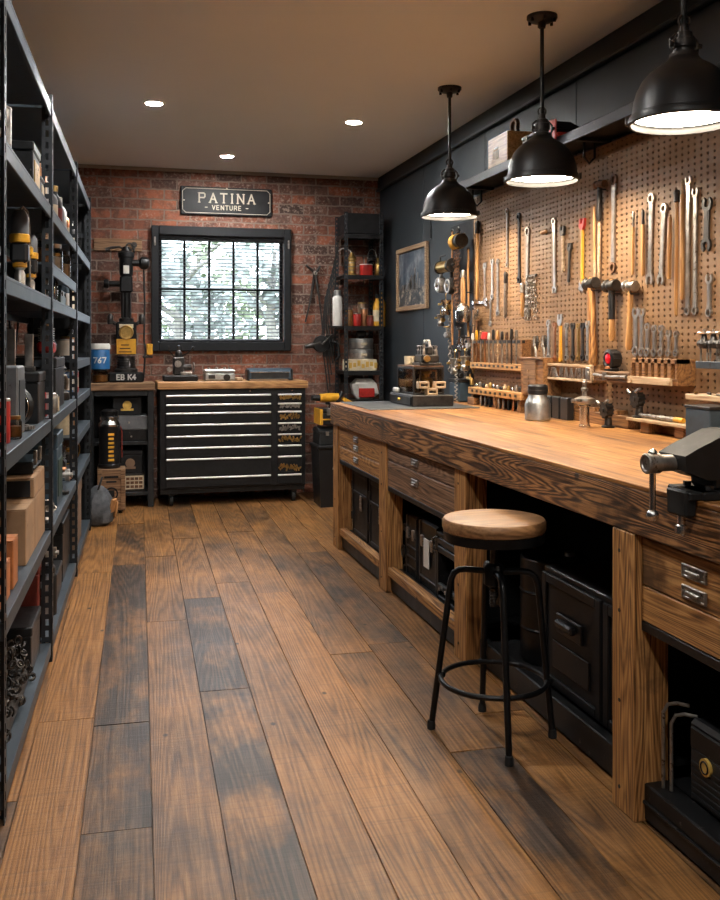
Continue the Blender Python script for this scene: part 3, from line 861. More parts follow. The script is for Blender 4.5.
# middle bay: three cases side by side
tool_case((1.74, 4.965, .131), RW, 'ribbed black case with cluttered front in the middle bay, nearest the end locker bay', .18, .30, .33, 'black_worn', 4)
tool_case((1.755, 4.67, .131), RW, 'black steel case with a pale paper label in the middle bench bay', .28, .34, .345, 'black_worn', 2, 'white')
t = thing('equipment_rack', 'open-fronted black equipment rack behind the stool in the middle bay', 'equipment rack', (1.74, 4.30, .131), RW)
rb = MB(); frame_rect(rb, -.20, .20, 0, .335, .022, -.17, .17, .003); rb.box(0, .16, .02, .38, .015, .3)
rb.build('body', M['black_worn'], t)
sl_ = MB()
for z in (.05, .235, .275): sl_.box(0, -.16, z, .36, .02, .032, .003)
sl_.build_each('front_slat', M['charcoal'], t)
kn = MB()
for k in range(4): kn.cyl((-.12 + .08 * k, -.17, .065), (-.12 + .08 * k, -.185, .065), .01, n=10)
kn.build_each('knob', M['old_steel'], t)
hd = MB()
for sx in (-1, 1): hd.tube([(sx * .185, -.17, .24), (sx * .185, -.195, .25), (sx * .185, -.195, .30), (sx * .185, -.17, .31)], .006, 6)
hd.build_each('grab_handle', M['chrome'], t)
# loose fittings in front of the first case
for i, (yy, hh, lab) in enumerate(((5.10, .30, 'dark iron pipe fitting stack against the post in the middle bay'),)):
    t = thing('pipe_fitting', lab, 'fitting', (1.61, 5.09, .131), RW)
    q = MB(); q.lathe([(.03, 0), (.03, .03), (.02, .035), (.02, .09), (.034, .095), (.034, .12), (.02, .125), (.018, .22), (.03, .225), (.03, .26), (.012, .265), (.012, hh)], n=14)
    q.build('body', M['iron'], t)
    q = MB(); q.torus((0, -.03, .11), .03, .007, 'Y', 16, 6); q.cyl((0, 0, .11), (0, -.03, .11), .006, n=8); q.build('hand_wheel', M['iron'], t)

# knee space: black cabinets
t = thing('floor_cabinet', 'black panelled floor cabinet under the bench between the stool and the drawer post', 'cabinet', (1.83, 3.02, .096), RW)
MB().box(0, 0, 0, .72, .42, .45, .005).build('body', M['black_worn'], t)
for (x0, x1) in ((-.35, .10), (.12, .35)):
    dr = MB(); frame_rect(dr, x0, x1, .015, .43, .035, -.226, -.211, .003); dr.box((x0 + x1) / 2, -.213, .05, x1 - x0 - .07, .006, .345)
    do = dr.build('door', M['black_paint'], t)
    if x1 < .2:
        q = MB(); q.box((x0 + x1) / 2, -.224, .235, .19, .012, .07, .003); q.box((x0 + x1) / 2, -.24, .262, .13, .03, .03, .008); q.build('handle', M['black_worn'], do, 'black cast cup handle')
        q = MB(); q.box((x0 + x1) / 2, -.220, .09, .28, .006, .10, .002); q.build('lower_panel', M['black_worn'], do)
t = thing('steel_drum', 'dark steel drum standing under the bench beside the stool legs', 'drum', (1.78, 3.62, .096))
q = MB(); q.lathe([(.135, 0), (.14, .008), (.14, .13), (.145, .137), (.14, .144), (.14, .28), (.145, .287), (.14, .294), (.14, .42), (.135, .425), (.12, .418), (1e-6, .418)], n=28); q.build('body', M['black_worn'], t)
q = MB(); q.cyl((.07, 0, .418), (.07, 0, .435), .022, n=12); q.build('bung', M['old_steel'], t)

# near bay: black amplifier-like case with a gold badge, tubes
p0 = on_x(690, 720, 1.66); p1 = on_x(690, 790, 1.66)
t = thing('speaker_case', 'black grille-fronted case with round gold badge in the nearest bench bay', 'case', (1.735, 2.115, .106), RW)
zt = .235
MB().box(0, 0, 0, .52, .30, zt, .012).build('body', M['black_plastic'], t)
q = MB(); q.box(0, -.155, .02, .47, .008, zt * .60, .003)
for k in range(6): q.box(0, -.161, .03 + k * .018, .46, .004, .007)
q.build('grille', M['charcoal'], t)
MB().box(0, -.155, zt * .68, .48, .01, .06, .004).build('top_band', M['black_worn'], t)
q = MB(); q.cyl((-.16, -.152, .135), (-.16, -.168, .135), .024, n=24); bd_ = q.build('badge', M['gold'], t, 'round gold badge')
q = MB(); q.torus((-.16, -.169, .135), .016, .0025, 'Y', 20, 6); q.build('badge_ring', M['black'], bd_)
p = on_x(662, 740, 1.63)
for k, (dy, hh, lab) in enumerate(((0, .25, 'tall bent steel tube leaning by the nearest drawer post, on the outer side'), (-.022, .225, 'bent steel tube beside the black badge case in the nearest bay'))):
    q = MB(); q.tube([(0, 0, 0), (0, 0, hh - .03), (.004, .012, hh - .008), (.02, .03, hh), (.04, .06, hh - .004)], .0055, 10)
    solo(q, 'bent_tube', M['old_steel'], lab, 'tube', (1.545 + .012 * k, 2.44 + dy, .1148), RW)

# ---------------- stool
SX, SY = 1.325, 3.175
st = thing('bar_stool', 'round wooden-seated stool with black bent-tube legs in front of the bench', 'stool', (SX, SY, 0))
q = MB(); q.lathe([(1e-6, .730), (.165, .730), (.181, .734), (.185, .744), (.185, .768), (.179, .777), (.165, .780), (1e-6, .780)], n=56); q.build('seat', M['seat_wood'], st, 'worn round wooden seat')
q = MB(); q.lathe([(1e-6, .696), (.165, .696), (.179, .699), (.181, .7305), (1e-6, .7305)], n=56); q.build('seat_band', M['black'], st)
q = MB(); q.cyl((0, 0, .46), (0, 0, .70), .014, n=14)
for k in range(14): q.torus((0, 0, .47 + k * .011), .0145, .003, 'Z', 14, 5)
q.build('screw_spindle', M['iron'], st)
q = MB(); q.lathe([(.02, .53), (.036, .54), (.036, .60), (.03, .61), (.018, .615)], n=20); q.lathe([(.06, .679), (.075, .684), (.075, .696), (.06, .697)], n=20); q.build('hub', M['black'], st)
q = MB(); q.tube([(0, -.03, .61), (.004, -.045, .56), (.006, -.05, .51), (.004, -.03, .48)], .009, 6); q.box(.006, -.05, .47, .012, .02, .1, .003); q.build('brake_lever', M['iron'], st)
for k, (deg_, R_) in enumerate(((-101, .248), (-22, .205), (79, .215), (152, .225))):
    a = math.radians(deg_)
    ca, sa = math.cos(a), math.sin(a)
    pr = [(.03, .585), (.10, .588), (.125, .584), (.143, .572), (.152, .552), (.157, .53), (.157 + (R_ - .157) * .647, .20), (R_, .02)]
    lg = MB().tube([(r * ca, r * sa, z) for r, z in pr], .0115, 12).build('leg', M['black'], st)
    MB().lathe([(.015, 0), (.0155, .012), (.0135, .03), (.011, .032)], ((R_ + .0015) * ca, (R_ + .0015) * sa, 0), 'Z', 14).build('rubber_foot', M['rubber'], lg)
q = MB(); q.torus((-.003, -.004, .20), .188, .0095, 'Z', 48, 10); q.build('foot_ring', M['black'], st)
q = MB()
for k in range(4):
    a = math.radians((-101, -22, 79, 152)[k]); q.box(.192 * math.cos(a), .192 * math.sin(a), .19, .03, .03, .02, .006)
q.build_each('bracket', M['black'], st)
# ------------------------------------------------------------------ builders for stored things (front faces local -y, base at z 0)
def paint_can(loc, rz, label, r, h, body, lid='steel', band=None, name='paint_can', cat='can', group=None, handle=False):
    t = thing(name, label, cat, loc, rz, group)
    MB().lathe([(r * .96, 0), (r, .004), (r, h * .93), (r * .97, h * .95)], n=22).build('body', M[body], t)
    MB().lathe([(r * 1.03, h * .93), (r * 1.03, h * .97), (r * .9, h), (r * .85, h * .975), (1e-6, h * .975)], n=22).build('lid', M[lid], t)
    if band: MB().shell([(r * 1.006, h * .25), (r * 1.006, h * .68)], n=22).build('label_band', M[band], t)
    if handle:
        q = MB(); q.tube([(-r * 1.02, 0, h * .8), (-r * .8, -.02, h * 1.1), (0, -.03, h * 1.25), (r * .8, -.02, h * 1.1), (r * 1.02, 0, h * .8)], .002, 6); q.build('handle', M['old_steel'], t)
    return t
def bottle(loc, rz, label, r, h, body, cap='black_plastic', band='cream', name='bottle', cat='bottle', group=None):
    t = thing(name, label, cat, loc, rz, group)
    MB().lathe([(r * .9, 0), (r, .005), (r, h * .62), (r * .8, h * .72), (r * .36, h * .80), (r * .33, h * .88)], n=18).build('body', M[body], t)
    MB().lathe([(r * .42, h * .87), (r * .42, h * .985), (r * .3, h), (1e-6, h)], n=16).build('cap', M[cap], t)
    if band: MB().shell([(r * 1.01, h * .15), (r * 1.01, h * .5)], n=18).build('label_band', M[band], t)
    return t
def spray_can(loc, rz, label, r, h, body, cap='white', band=None, group=None):
    t = thing('spray_can', label, 'spray can', loc, rz, group)
    MB().lathe([(r * .95, 0), (r, .004), (r, h * .78), (r * .8, h * .83), (r * .5, h * .85)], n=20).build('body', M[body], t)
    MB().lathe([(r * .78, h * .84), (r * .78, h * .97), (r * .6, h), (1e-6, h)], n=20).build('cap', M[cap], t)
    if band: MB().shell([(r * 1.01, h * .2), (r * 1.01, h * .6)], n=20).build('label_band', M[band], t)
    return t
def glass_jar(loc, rz, label, r, h, fill, lid='old_steel', group=None):
    t = thing('glass_jar', label, 'jar', loc, rz, group)
    MB().lathe([(r * .92, .0), (r, .006), (r, h * .75), (r * .8, h * .84), (r * .8, h * .88)], n=20).build('body', M['glass_dark'], t)
    MB().lathe([(r * .84, h * .86), (r * .86, h), (1e-6, h)], n=20).build('lid', M[lid], t)
    MB().lathe([(r * .88, .008), (r * .93, .012), (r * .93, h * .55), (1e-6, h * .6)], n=16).build('contents', M[fill], t)
    return t
def storage_box(loc, rz, label, w, d, h, mat, front=None, name='storage_box', cat='box', lid=True, group=None, grip=True, emblem=None):
    t = thing(name, label, cat, loc, rz, group)
    hb = h * (.80 if lid else 1)
    MB().box(0, 0, 0, w, d, hb, .004).build('body', M[mat], t)
    if lid: MB().box(0, 0, hb + .0015, w + .008, d + .008, h - hb - .0015, .005).build('lid', M[mat], t)
    if front: MB().box(0, -d / 2 - .002, h * .14, w * .72, .004, h * .5, .001).build('front_label', M[front], t)
    if grip:
        q = MB(); q.tube([(-w * .16, -d / 2 - .002, hb * .55), (-w * .16, -d / 2 - .02, hb * .57), (w * .16, -d / 2 - .02, hb * .57), (w * .16, -d / 2 - .002, hb * .55)], .005, 6); q.build('handle', M['iron'], t)
    if emblem:
        q = MB(); q.cyl((0, -d / 2 - .001, h * .45), (0, -d / 2 - .004, h * .45), min(w, h) * .2, n=20); q.box(0, -d / 2 - .003, h * .2, w * .45, .003, h * .1)
        q.build('emblem', M[emblem], t)
    return t
def carton(loc, rz, label, w, d, h, mat='card', end=None, group=None, hole=True):
    t = thing('cardboard_box', label, 'box', loc, rz, group)
    MB().box(0, 0, 0, w, d, h, .003).build('body', M[mat], t)
    q = MB(); q.box(-w * .25 - .001, 0, h + .0005, w * .49, d, .003).box(w * .25 + .001, 0, h + .0005, w * .49, d, .003); q.build_each('flap', M[mat], t)
    if end: MB().box(-w / 2 - .0025, 0, h * .06, .005, d * .92, h * .86).build('end_label', M[end], t)
    if hole: MB().box(-w / 2 - .001, 0, h * .68, .003, d * .26, h * .1).build('hand_hole', M['black_paint'], t)
    return t
def small_engine(loc, rz, label, s, body='red', group=None):
    t = thing('small_engine', label, 'engine', loc, rz, group)
    MB().box(0, 0, .03 * s, .20 * s, .16 * s, .11 * s, .02 * s).build('crankcase', M[body], t)
    q = MB()
    for k in range(6): q.box(.02 * s, 0, (.15 + .022 * k) * s, .15 * s, .14 * s, .010 * s, .003 * s)
    q.box(.02 * s, 0, .14 * s, .11 * s, .10 * s, .15 * s); q.build('cylinder_fins', M['alu'], t)
    q = MB(); q.cyl((-.10 * s, 0, .09 * s), (-.135 * s, 0, .09 * s), .085 * s, n=24); q.torus((-.135 * s, 0, .09 * s), .06 * s, .008 * s, 'X', 20, 6); q.build('flywheel', M['iron'], t)
    q = MB(); q.tube([(.02 * s, -.07 * s, .2 * s), (.02 * s, -.12 * s, .2 * s), (.06 * s, -.13 * s, .16 * s), (.09 * s, -.12 * s, .1 * s)], .014 * s, 8); q.build('exhaust_pipe', M['old_steel'], t)
    q = MB(); q.box(0, 0, 0, .26 * s, .12 * s, .03 * s, .004); q.build('mounting_foot', M['black'], t)
    q = MB(); q.lathe([(1e-6, .28 * s), (.055 * s, .285 * s), (.06 * s, .33 * s), (.03 * s, .35 * s), (1e-6, .352 * s)], (.02 * s, 0, 0), 'Z', 18); q.build('air_cleaner', M['chrome'], t)
    return t
def motor(loc, rz, label, s, body='grey_paint', group=None, name='electric_motor'):
    t = thing(name, label, 'motor', loc, rz, group)
    MB().lathe([(.05 * s, -.12 * s), (.075 * s, -.11 * s), (.08 * s, -.09 * s), (.08 * s, .08 * s), (.07 * s, .11 * s), (.03 * s, .12 * s)], (0, 0, .10 * s), 'Y', 22).build('housing', M[body], t)
    q = MB()
    for k in range(12):
        a = PI * 2 * k / 12; q.at(0, 0, .10 * s, ry=a).box(0, 0, .077 * s, .006 * s, .15 * s, .014 * s)
    q.build('cooling_fins', M[body], t)
    q = MB(); q.cyl((0, -.12 * s, .10 * s), (0, -.18 * s, .10 * s), .014 * s, n=12); q.cyl((0, -.14 * s, .1 * s), (0, -.165 * s, .1 * s), .034 * s, n=20); q.build('shaft_pulley', M['steel'], t)
    q = MB(); q.box(0, 0, 0, .16 * s, .14 * s, .02 * s, .003).box(-.05 * s, 0, .018 * s, .02 * s, .12 * s, .05 * s).box(.05 * s, 0, .018 * s, .02 * s, .12 * s, .05 * s); q.build('foot', M['black'], t)
    MB().box(.0, .02 * s, .175 * s, .08 * s, .07 * s, .045 * s, .006).build('terminal_box', M['black_plastic'], t)
    return t
def pump(loc, rz, label, s, body='iron', acc='brass', group=None, name='hand_pump'):
    t = thing(name, label, 'pump', loc, rz, group)
    q = MB(); q.lathe([(.07 * s, 0), (.07 * s, .015 * s), (.04 * s, .025 * s), (.04 * s, .16 * s), (.05 * s, .165 * s), (.05 * s, .19 * s), (.035 * s, .21 * s), (.02 * s, .25 * s), (1e-6, .26 * s)], n=20); q.build('body', M[body], t)
    q = MB(); q.tube([(0, -.03 * s, .12 * s), (0, -.08 * s, .12 * s), (0, -.10 * s, .09 * s), (0, -.10 * s, .06 * s)], .014 * s, 8); q.torus((0, -.10 * s, .06 * s), .016 * s, .005 * s, 'Z', 14, 6); q.build('spout', M[acc], t)
    q = MB(); q.tube([(0, .0, .24 * s), (.03 * s, .01, .28 * s), (.10 * s, .01, .30 * s), (.15 * s, .01, .27 * s)], .007 * s, 8); q.build('lever', M['old_steel'], t)
    q = MB()
    for z in (.06, .10, .14): q.torus((0, 0, z * s), .042 * s, .004 * s, 'Z', 20, 6)
    q.build_each('band', M[acc], t)
    return t
def power_tool(loc, rz, label, s, body='yellow', group=None):
    """upright drill press style hammer with hoses"""
    t = thing('rotary_hammer', label, 'power tool', loc, rz, group)
    q = MB(); q.box(0, 0, .16 * s, .095 * s, .10 * s, .12 * s, .018 * s); q.build('gear_housing', M['black_plastic'], t)
    q = MB(); q.lathe([(.05 * s, .275 * s), (.056 * s, .28 * s), (.056 * s, .32 * s), (.05 * s, .325 * s)], n=20); q.lathe([(.032 * s, .135 * s), (.04 * s, .14 * s), (.04 * s, .165 * s)], n=18); q.build_each('collar', M[body], t, 'yellow collar')
    q = MB(); q.lathe([(.042 * s, .28 * s), (.05 * s, .30 * s), (.05 * s, .42 * s), (.03 * s, .46 * s), (1e-6, .465 * s)], n=20); q.build('motor_housing', M['grey_paint'], t)
    q = MB(); q.lathe([(.022 * s, 0), (.03 * s, .008 * s), (.03 * s, .10 * s), (.022 * s, .12 * s), (.03 * s, .13 * s), (.03 * s, .17 * s)], n=18); q.build('chuck_tube', M['steel'], t)
    q = MB(); q.tube([(.04 * s, 0, .36 * s), (.11 * s, 0, .38 * s), (.13 * s, 0, .30 * s), (.11 * s, 0, .22 * s), (.04 * s, 0, .22 * s)], .013 * s, 8); q.build('handle', M['black_plastic'], t)
    q = MB(); q.tube([(0, 0, .46 * s), (.02 * s, -.01, .485 * s), (.12 * s, -.02, .47 * s), (.20 * s, -.02, .40 * s), (.22 * s, -.02, .2 * s), (.24 * s, -.02, .03 * s)], .006 * s, 6); q.build('power_cord', M['old_steel'], t)
    q = MB(); q.lathe([(.012 * s, 0), (.02 * s, .008 * s), (.02 * s, .05 * s), (.01 * s, .06 * s)], (.222 * s, -.02, .22 * s), 'Z', 12); q.build('inline_switch', M[body], t)
    return t
def wheel(loc, rz, label, R, w=.04, name='grinding_wheel', rim='chrome', disc='black', group=None):
    """stands on its edge, axle along local x"""
    t = thing(name, label, 'wheel', loc, rz, group)
    MB().lathe([(R * .2, -w * .5), (R * .9, -w * .3), (R * .96, -w * .5), (R, -w * .45), (R, w * .45), (R * .96, w * .5), (R * .9, w * .3), (R * .2, w * .5)], (0, 0, R), 'X', 32).build('disc', M[disc], t)
    q = MB(); q.torus((-w * .5, 0, R), R * .93, R * .035, 'X', 32, 6); q.torus((w * .5, 0, R), R * .93, R * .035, 'X', 32, 6); q.build('rim', M[rim], t)
    q = MB(); q.cyl((-w * .9, 0, R), (w * .9, 0, R), R * .18, n=18); q.cyl((-w * 1.3, 0, R), (w * 1.3, 0, R), R * .07, n=12); q.build('hub', M['brass'], t)
    return t
def gear(loc, rz, label, R, w, teeth=18, mat='iron', group=None, flat=True):
    q = MB(); pts = []
    for k in range(teeth * 4):
        a = 2 * PI * k / (teeth * 4); r = R if k % 4 in (0, 1) else R * .86; pts.append((r * math.cos(a), r * math.sin(a)))
    t = thing('cog', label, 'gear', loc, rz, group, rx=(PI / 2 if flat else 0))
    q.prism([(x, z + (0 if flat else R)) for x, z in pts], -w / 2, w / 2)
    q.build('toothed_rim', M[mat], t)
    q = MB(); zc = 0 if flat else R; q.cyl((0, -w * .9, zc), (0, w * .9, zc), R * .3, n=16); q.build('hub', M['old_steel'], t)
    return t
def jack(loc, rz, label, s, body='red', group=None, name='bottle_jack'):
    t = thing(name, label, 'jack', loc, rz, group)
    q = MB(); q.box(0, 0, 0, .13 * s, .11 * s, .02 * s, .004); q.lathe([(.045 * s, .02 * s), (.045 * s, .15 * s), (.035 * s, .165 * s)], n=18); q.build('body', M[body], t)
    q = MB(); q.cyl((0, 0, .16 * s), (0, 0, .20 * s), .022 * s, n=14); q.cyl((0, 0, .20 * s), (0, 0, .215 * s), .03 * s, n=14); q.build('ram', M['steel'], t)
    q = MB(); q.cyl((.055 * s, 0, .02 * s), (.055 * s, 0, .09 * s), .014 * s, n=10); q.tube([(.055 * s, 0, .09 * s), (.085 * s, -.01, .14 * s), (.10 * s, -.02, .19 * s)], .008 * s, 8); q.build('pump_lever', M['black'], t)
    return t
def lantern(loc, rz, label, s, body='iron', group=None):
    t = thing('oil_lantern', label, 'lantern', loc, rz, group)
    MB().lathe([(.06 * s, 0), (.065 * s, .01 * s), (.06 * s, .05 * s), (.03 * s, .065 * s)], n=20).build('fuel_tank', M[body], t)
    MB().lathe([(.03 * s, .07 * s), (.045 * s, .11 * s), (.04 * s, .16 * s), (.025 * s, .18 * s)], n=18).build('globe', M['glass_dark'], t)
    MB().lathe([(.04 * s, .18 * s), (.03 * s, .20 * s), (.045 * s, .205 * s), (.025 * s, .235 * s), (1e-6, .24 * s)], n=18).build('hood', M[body], t)
    q = MB()
    for sg in (-1, 1): q.tube([(sg * .05 * s, 0, .04 * s), (sg * .062 * s, 0, .12 * s), (sg * .04 * s, 0, .20 * s)], .005 * s, 6)
    q.build_each('side_tube', M[body], t)
    q = MB(); q.tube([(.05 * s * math.cos(a), 0, .2 * s + .1 * s * math.sin(a)) for a in [PI * k / 8 for k in range(9)]], .003 * s, 6); q.build('bail', M['old_steel'], t)
    return t
def chain_heap(loc, rz, label, w, d, h, mat='old_steel', seed=1, n=60, name='chain_heap'):
    r_ = random.Random(seed)
    q = MB()
    for k in range(n):
        x, y = r_.uniform(-w / 2, w / 2), r_.uniform(-d / 2, d / 2)
        z = h * r_.random() * max(.1, 1 - (2 * x / w) ** 2 * .6) + .0205
        q.at(x, y, z, r_.uniform(0, 3), r_.uniform(0, 3), r_.uniform(0, 3)).torus((0, 0, 0), .014, .0045, 'Z', 9, 4)
    q.M = None
    q.box(0, 0, 0, w * .9, d * .9, h * .35, .02)
    return solo(q, name, M[mat], label, 'chain', loc, rz)
def clamp(loc, rz, label, s, mat='iron', group=None):
    t = thing('c_clamp', label, 'clamp', loc, rz, group)
    q = MB(); q.tube([(.05 * s, 0, .02 * s), (-.04 * s, 0, .02 * s), (-.055 * s, 0, .04 * s), (-.055 * s, 0, .18 * s), (-.04 * s, 0, .2 * s), (.05 * s, 0, .2 * s)], .014 * s, 8); q.build('frame', M[mat], t)
    q = MB(); q.cyl((.045 * s, 0, .06 * s), (.045 * s, 0, .26 * s), .008 * s, n=10); q.cyl((.045 * s, 0, .05 * s), (.045 * s, 0, .065 * s), .018 * s, n=12); q.cyl((.01 * s, 0, .25 * s), (.08 * s, 0, .25 * s), .005 * s, n=8); q.build('screw', M['steel'], t)
    return t
def toolbox(loc, rz, label, w, d, h, mat='black', acc='old_steel', group=None, name='toolbox'):
    t = thing(name, label, 'toolbox', loc, rz, group)
    MB().box(0, 0, 0, w, d, h * .62, .006).build('body', M[mat], t)
    q = MB(); hw = w / 2 + .002; hd = d / 2 + .002
    q.add([(-hw, -hd, h * .63), (hw, -hd, h * .63), (hw, hd, h * .63), (-hw, hd, h * .63), (-hw, -hd, h * .75), (hw, -hd, h * .75), (hw, hd, h * .75), (-hw, hd, h * .75), (-hw, -hd * .45, h * .93), (hw, -hd * .45, h * .93), (hw, hd * .45, h * .93), (-hw, hd * .45, h * .93)],
          [(3, 2, 1, 0), (0, 1, 5, 4), (2, 3, 7, 6), (4, 5, 9, 8), (6, 7, 11, 10), (8, 9, 10, 11), (1, 2, 6, 10, 9, 5), (3, 0, 4, 8, 11, 7)]); q.build('lid', M[mat], t)
    q = MB(); q.tube([(-w * .2, 0, h * .92), (-w * .2, 0, h), (w * .2, 0, h), (w * .2, 0, h * .92)], .006, 8); q.build('handle', M[acc], t)
    q = MB()
    for sx in (-.3, .3): q.box(sx * w, -d / 2 - .004, h * .5, .03, .008, h * .22, .002)
    q.build_each('latch', M[acc], t)
    return t
def extinguisher(loc, rz, label, r, h):
    t = thing('fire_extinguisher', label, 'fire extinguisher', loc, rz)
    MB().lathe([(r * .9, 0), (r, .01), (r, h * .72), (r * .8, h * .8), (r * .35, h * .85)], n=22).build('cylinder', M['red'], t)
    q = MB(); q.lathe([(r * .35, h * .84), (r * .35, h * .9), (r * .5, h * .91), (r * .5, h * .95), (1e-6, h * .95)], n=14); q.box(0, -.02, h * .93, .015, .08, .012, .003); q.build('valve', M['old_steel'], t)
    MB().shell([(r * 1.01, h * .3), (r * 1.01, h * .55)], n=22).build('label_band', M['white'], t)
    q = MB(); q.tube([(r * .4, 0, h * .9), (r * 1.1, 0, h * .85), (r * 1.25, 0, h * .5), (r * 1.2, 0, h * .2)], .008, 8); q.build('hose', M['rubber'], t)
    return t
def crate(loc, rz, label, w, d, h, mat='crate_wood', feet=True, emblem=False, open_top=False):
    t = thing('wooden_crate', label, 'crate', loc, rz)
    z0 = .03 if feet else 0
    q = MB(); n_ = max(2, round(h / .09)); hh = (h - z0) / n_
    for k in range(n_):
        z = z0 + k * hh
        q.box(0, -d / 2 + .008, z, w, .016, hh - .004, .002).box(0, d / 2 - .008, z, w, .016, hh - .004, .002)
        q.box(-w / 2 + .008, 0, z, .016, d - .034, hh - .004, .002).box(w / 2 - .008, 0, z, .016, d - .034, hh - .004, .002)
    q.build('slats', M[mat], t)
    q = MB(); q.box(0, 0, z0, w - .034, d - .034, .014)
    if not open_top: q.box(0, 0, h - .014, w - .03, d - .03, .012)
    q.build('boards', M[mat], t)
    q = MB()
    for sx in (-1, 1): q.box(sx * (w / 2 - .02), -d / 2 - .005, z0, .035, .012, h - z0, .002)
    q.build_each('corner_batten', M[mat], t)
    if feet:
        q = MB()
        for sx in (-1, 1):
            for sy in (-1, 1): q.cyl((sx * (w / 2 - .04) - .012, sy * (d / 2 - .04), .02), (sx * (w / 2 - .04) + .012, sy * (d / 2 - .04), .02), .02, n=14); q.box(sx * (w / 2 - .04), sy * (d / 2 - .04), .018, .04, .04, .014)
        q.build('casters', M['black'], t)
    if emblem:
        q = MB(); q.ring(0, h * .45, .055, .042, -d / 2 - .003, -d / 2 + .001, 20); q.box(0, -d / 2 - .001, h * .38, .05, .003, .055).box(0, -d / 2 - .001, h * .80, w * .5, .003, .018).box(0, -d / 2 - .001, h * .70, w * .36, .003, .014)
        q.build('stencil', M['black_paint'], t)
    return t
# ------------------------------------------------------------------ left steel shelving (local x runs away from the viewer, -y out to the aisle)
RR = math.radians(90 - 1.9)
R0 = Vector((-.302, 2.955, 0))
rdx = Vector((math.cos(RR), math.sin(RR), 0)); rdy = Vector((-math.sin(RR), math.cos(RR), 0))
def rack_pt(x, d, z): return R0 + rdx * x + rdy * d + Vector((0, 0, z))
def rack_x(px, d):
    """distance along the rack of picture column px at depth d behind its front"""
    r = ray(px, 344); o = R0 + rdy * d
    # solve t*r = o + x*rdx  (2-D)
    det = r[0] * (-rdx.y) - r[1] * (-rdx.x)
    t = (o.x * (-rdx.y) - o.y * (-rdx.x)) / det
    p = Vector((r[0] * t, r[1] * t, 0)) - o
    return p.x * rdx.x + p.y * rdx.y
rack = thing('metal_shelving_rack', 'long slotted steel shelving rack running down the left side', 'shelving', R0, RR)
DEP = .46
def slotted_post(x, y, fl, hgt=2.52):
    """angle post: flange along x (front) and flange along y, with real slots"""
    q = MB(); W, P, T = .045, .05, .003
    n = int(hgt / P)
    for k in range(n):
        z = k * P
        for ax in (0, 1):
            a, b_, c, d = -W / 2, W / 2, z, z + P
            e, f, g, h = -.007, .007, z + .011, z + .039
            pts = [(a, c), (b_, c), (b_, d), (a, d), (e, g), (f, g), (f, h), (e, h)]
            if ax == 0: v3 = [(x + p[0], y, p[1]) for p in pts] + [(x + p[0], y + T, p[1]) for p in pts]
            else: v3 = [(x + fl * W / 2, y + W / 2 + p[0], p[1]) for p in pts] + [(x + fl * (W / 2 - T), y + W / 2 + p[0], p[1]) for p in pts]
            fs = []
            for i, j in ((0, 1), (1, 2), (2, 3), (3, 0)):
                fs.append((i, j, j + 4, i + 4)); fs.append((8 + i, 8 + i + 4, 8 + j + 4, 8 + j)); fs.append((i + 4, j + 4, 8 + j + 4, 8 + i + 4)); 
            fs += [(1, 9, 10, 2), (3, 11, 8, 0)]
            q.add(v3, fs)
    q.build('post', M['rack_dark'], rack)
bx_ = [0.0, 1.46, 3.03, 4.48]
for i, x in enumerate(bx_):
    slotted_post(x, 0, 1 if i == 0 else -1, 2.52)
    slotted_post(x, DEP - .05, 1 if i == 0 else -1, 2.52)
levels = [.085, .58, 1.07, 1.605, 2.01, 2.46]
def shelf(x0, x1, z, lab=None):
    xc, w = (x0 + x1) / 2, x1 - x0 - .05
    q = MB(); q.box(xc, DEP / 2, z - .012, w, DEP - .01, .012, .002)
    q.box(xc, .012, z - .055, w + .03, .012, .052, .002); q.box(xc, DEP - .012, z - .055, w + .03, .012, .052, .002)
    s = q.build('shelf', M['rack'], rack)
for i in range(3):
    for z in levels: shelf(bx_[i], bx_[i + 1], z)
shelf(bx_[1], bx_[2], 1.765); shelf(bx_[2], bx_[3], 1.30); shelf(bx_[2], bx_[3], .83)
for i in range(3):
    q = MB(); x0, x1 = bx_[i], bx_[i + 1]
    q.tube([(x0, DEP - .005, .2), (x1, DEP - .005, 2.3)], .006, 6); q.tube([(x0, DEP - .003, 2.3), (x1, DEP - .003, .2)], .006, 6); q.build('brace', M['rack_dark'], rack)
for x in bx_:
    q = MB()
    for z in (.35, 1.3, 2.2): q.box(x, DEP / 2, z, .004, DEP - .06, .03)
    q.build_each('side_tie', M['rack_dark'], rack)

MB().box(bx_[3] + .026, DEP / 2, .02, .004, DEP - .01, 2.48).build('end_panel', M['black_paint'], rack)
def rk(x, d, lv):
    return rack_pt(x, d, (levels[lv - 1] if isinstance(lv, int) else lv) + .0005)
# ---- nearest bay
def fr(x0, x1, d, lv, dep):
    """base point of a box from x0 to x1 along the rack whose face is d behind the shelf edge"""
    return rk((x0 + x1) / 2, d + dep / 2, lv)
t = thing('cable_coil', 'tangled black cable coil on the top shelf of the nearest bay', 'cable', rk(.80, .17, 6), RR)
q = MB()
for k in range(5): q.at(0, 0, .012 + .018 * k, .02 * k, .012 * k, 0).torus((0, 0, 0), .11 - .006 * k, .008, 'Z', 24, 6)
q.M = None; q.build('coil', M['rubber'], t); q = MB(); q.tube([(.11, 0, .03), (.14, -.05, .02), (.16, -.10, .012), (.10, -.13, .012)], .006, 6); q.build('loose_end', M['old_steel'], t)
pump(rk(1.2, .15, 6), RR, 'black iron hand pump on the top shelf of the nearest bay, beyond the cable coil', .8, 'iron', 'old_steel')
storage_box(fr(.1, .45, .04, 6, .34), RR, 'black box at the near end of the topmost shelf', .34, .34, .16, 'black_paint', grip=False)
storage_box(fr(.97, 1.22, .03, 5, .30), RR, 'black metal box with brass-coloured front on the second shelf from the top', .25, .30, .185, 'black_worn', 'brass', 'metal_box', 'box', True, grip=False)
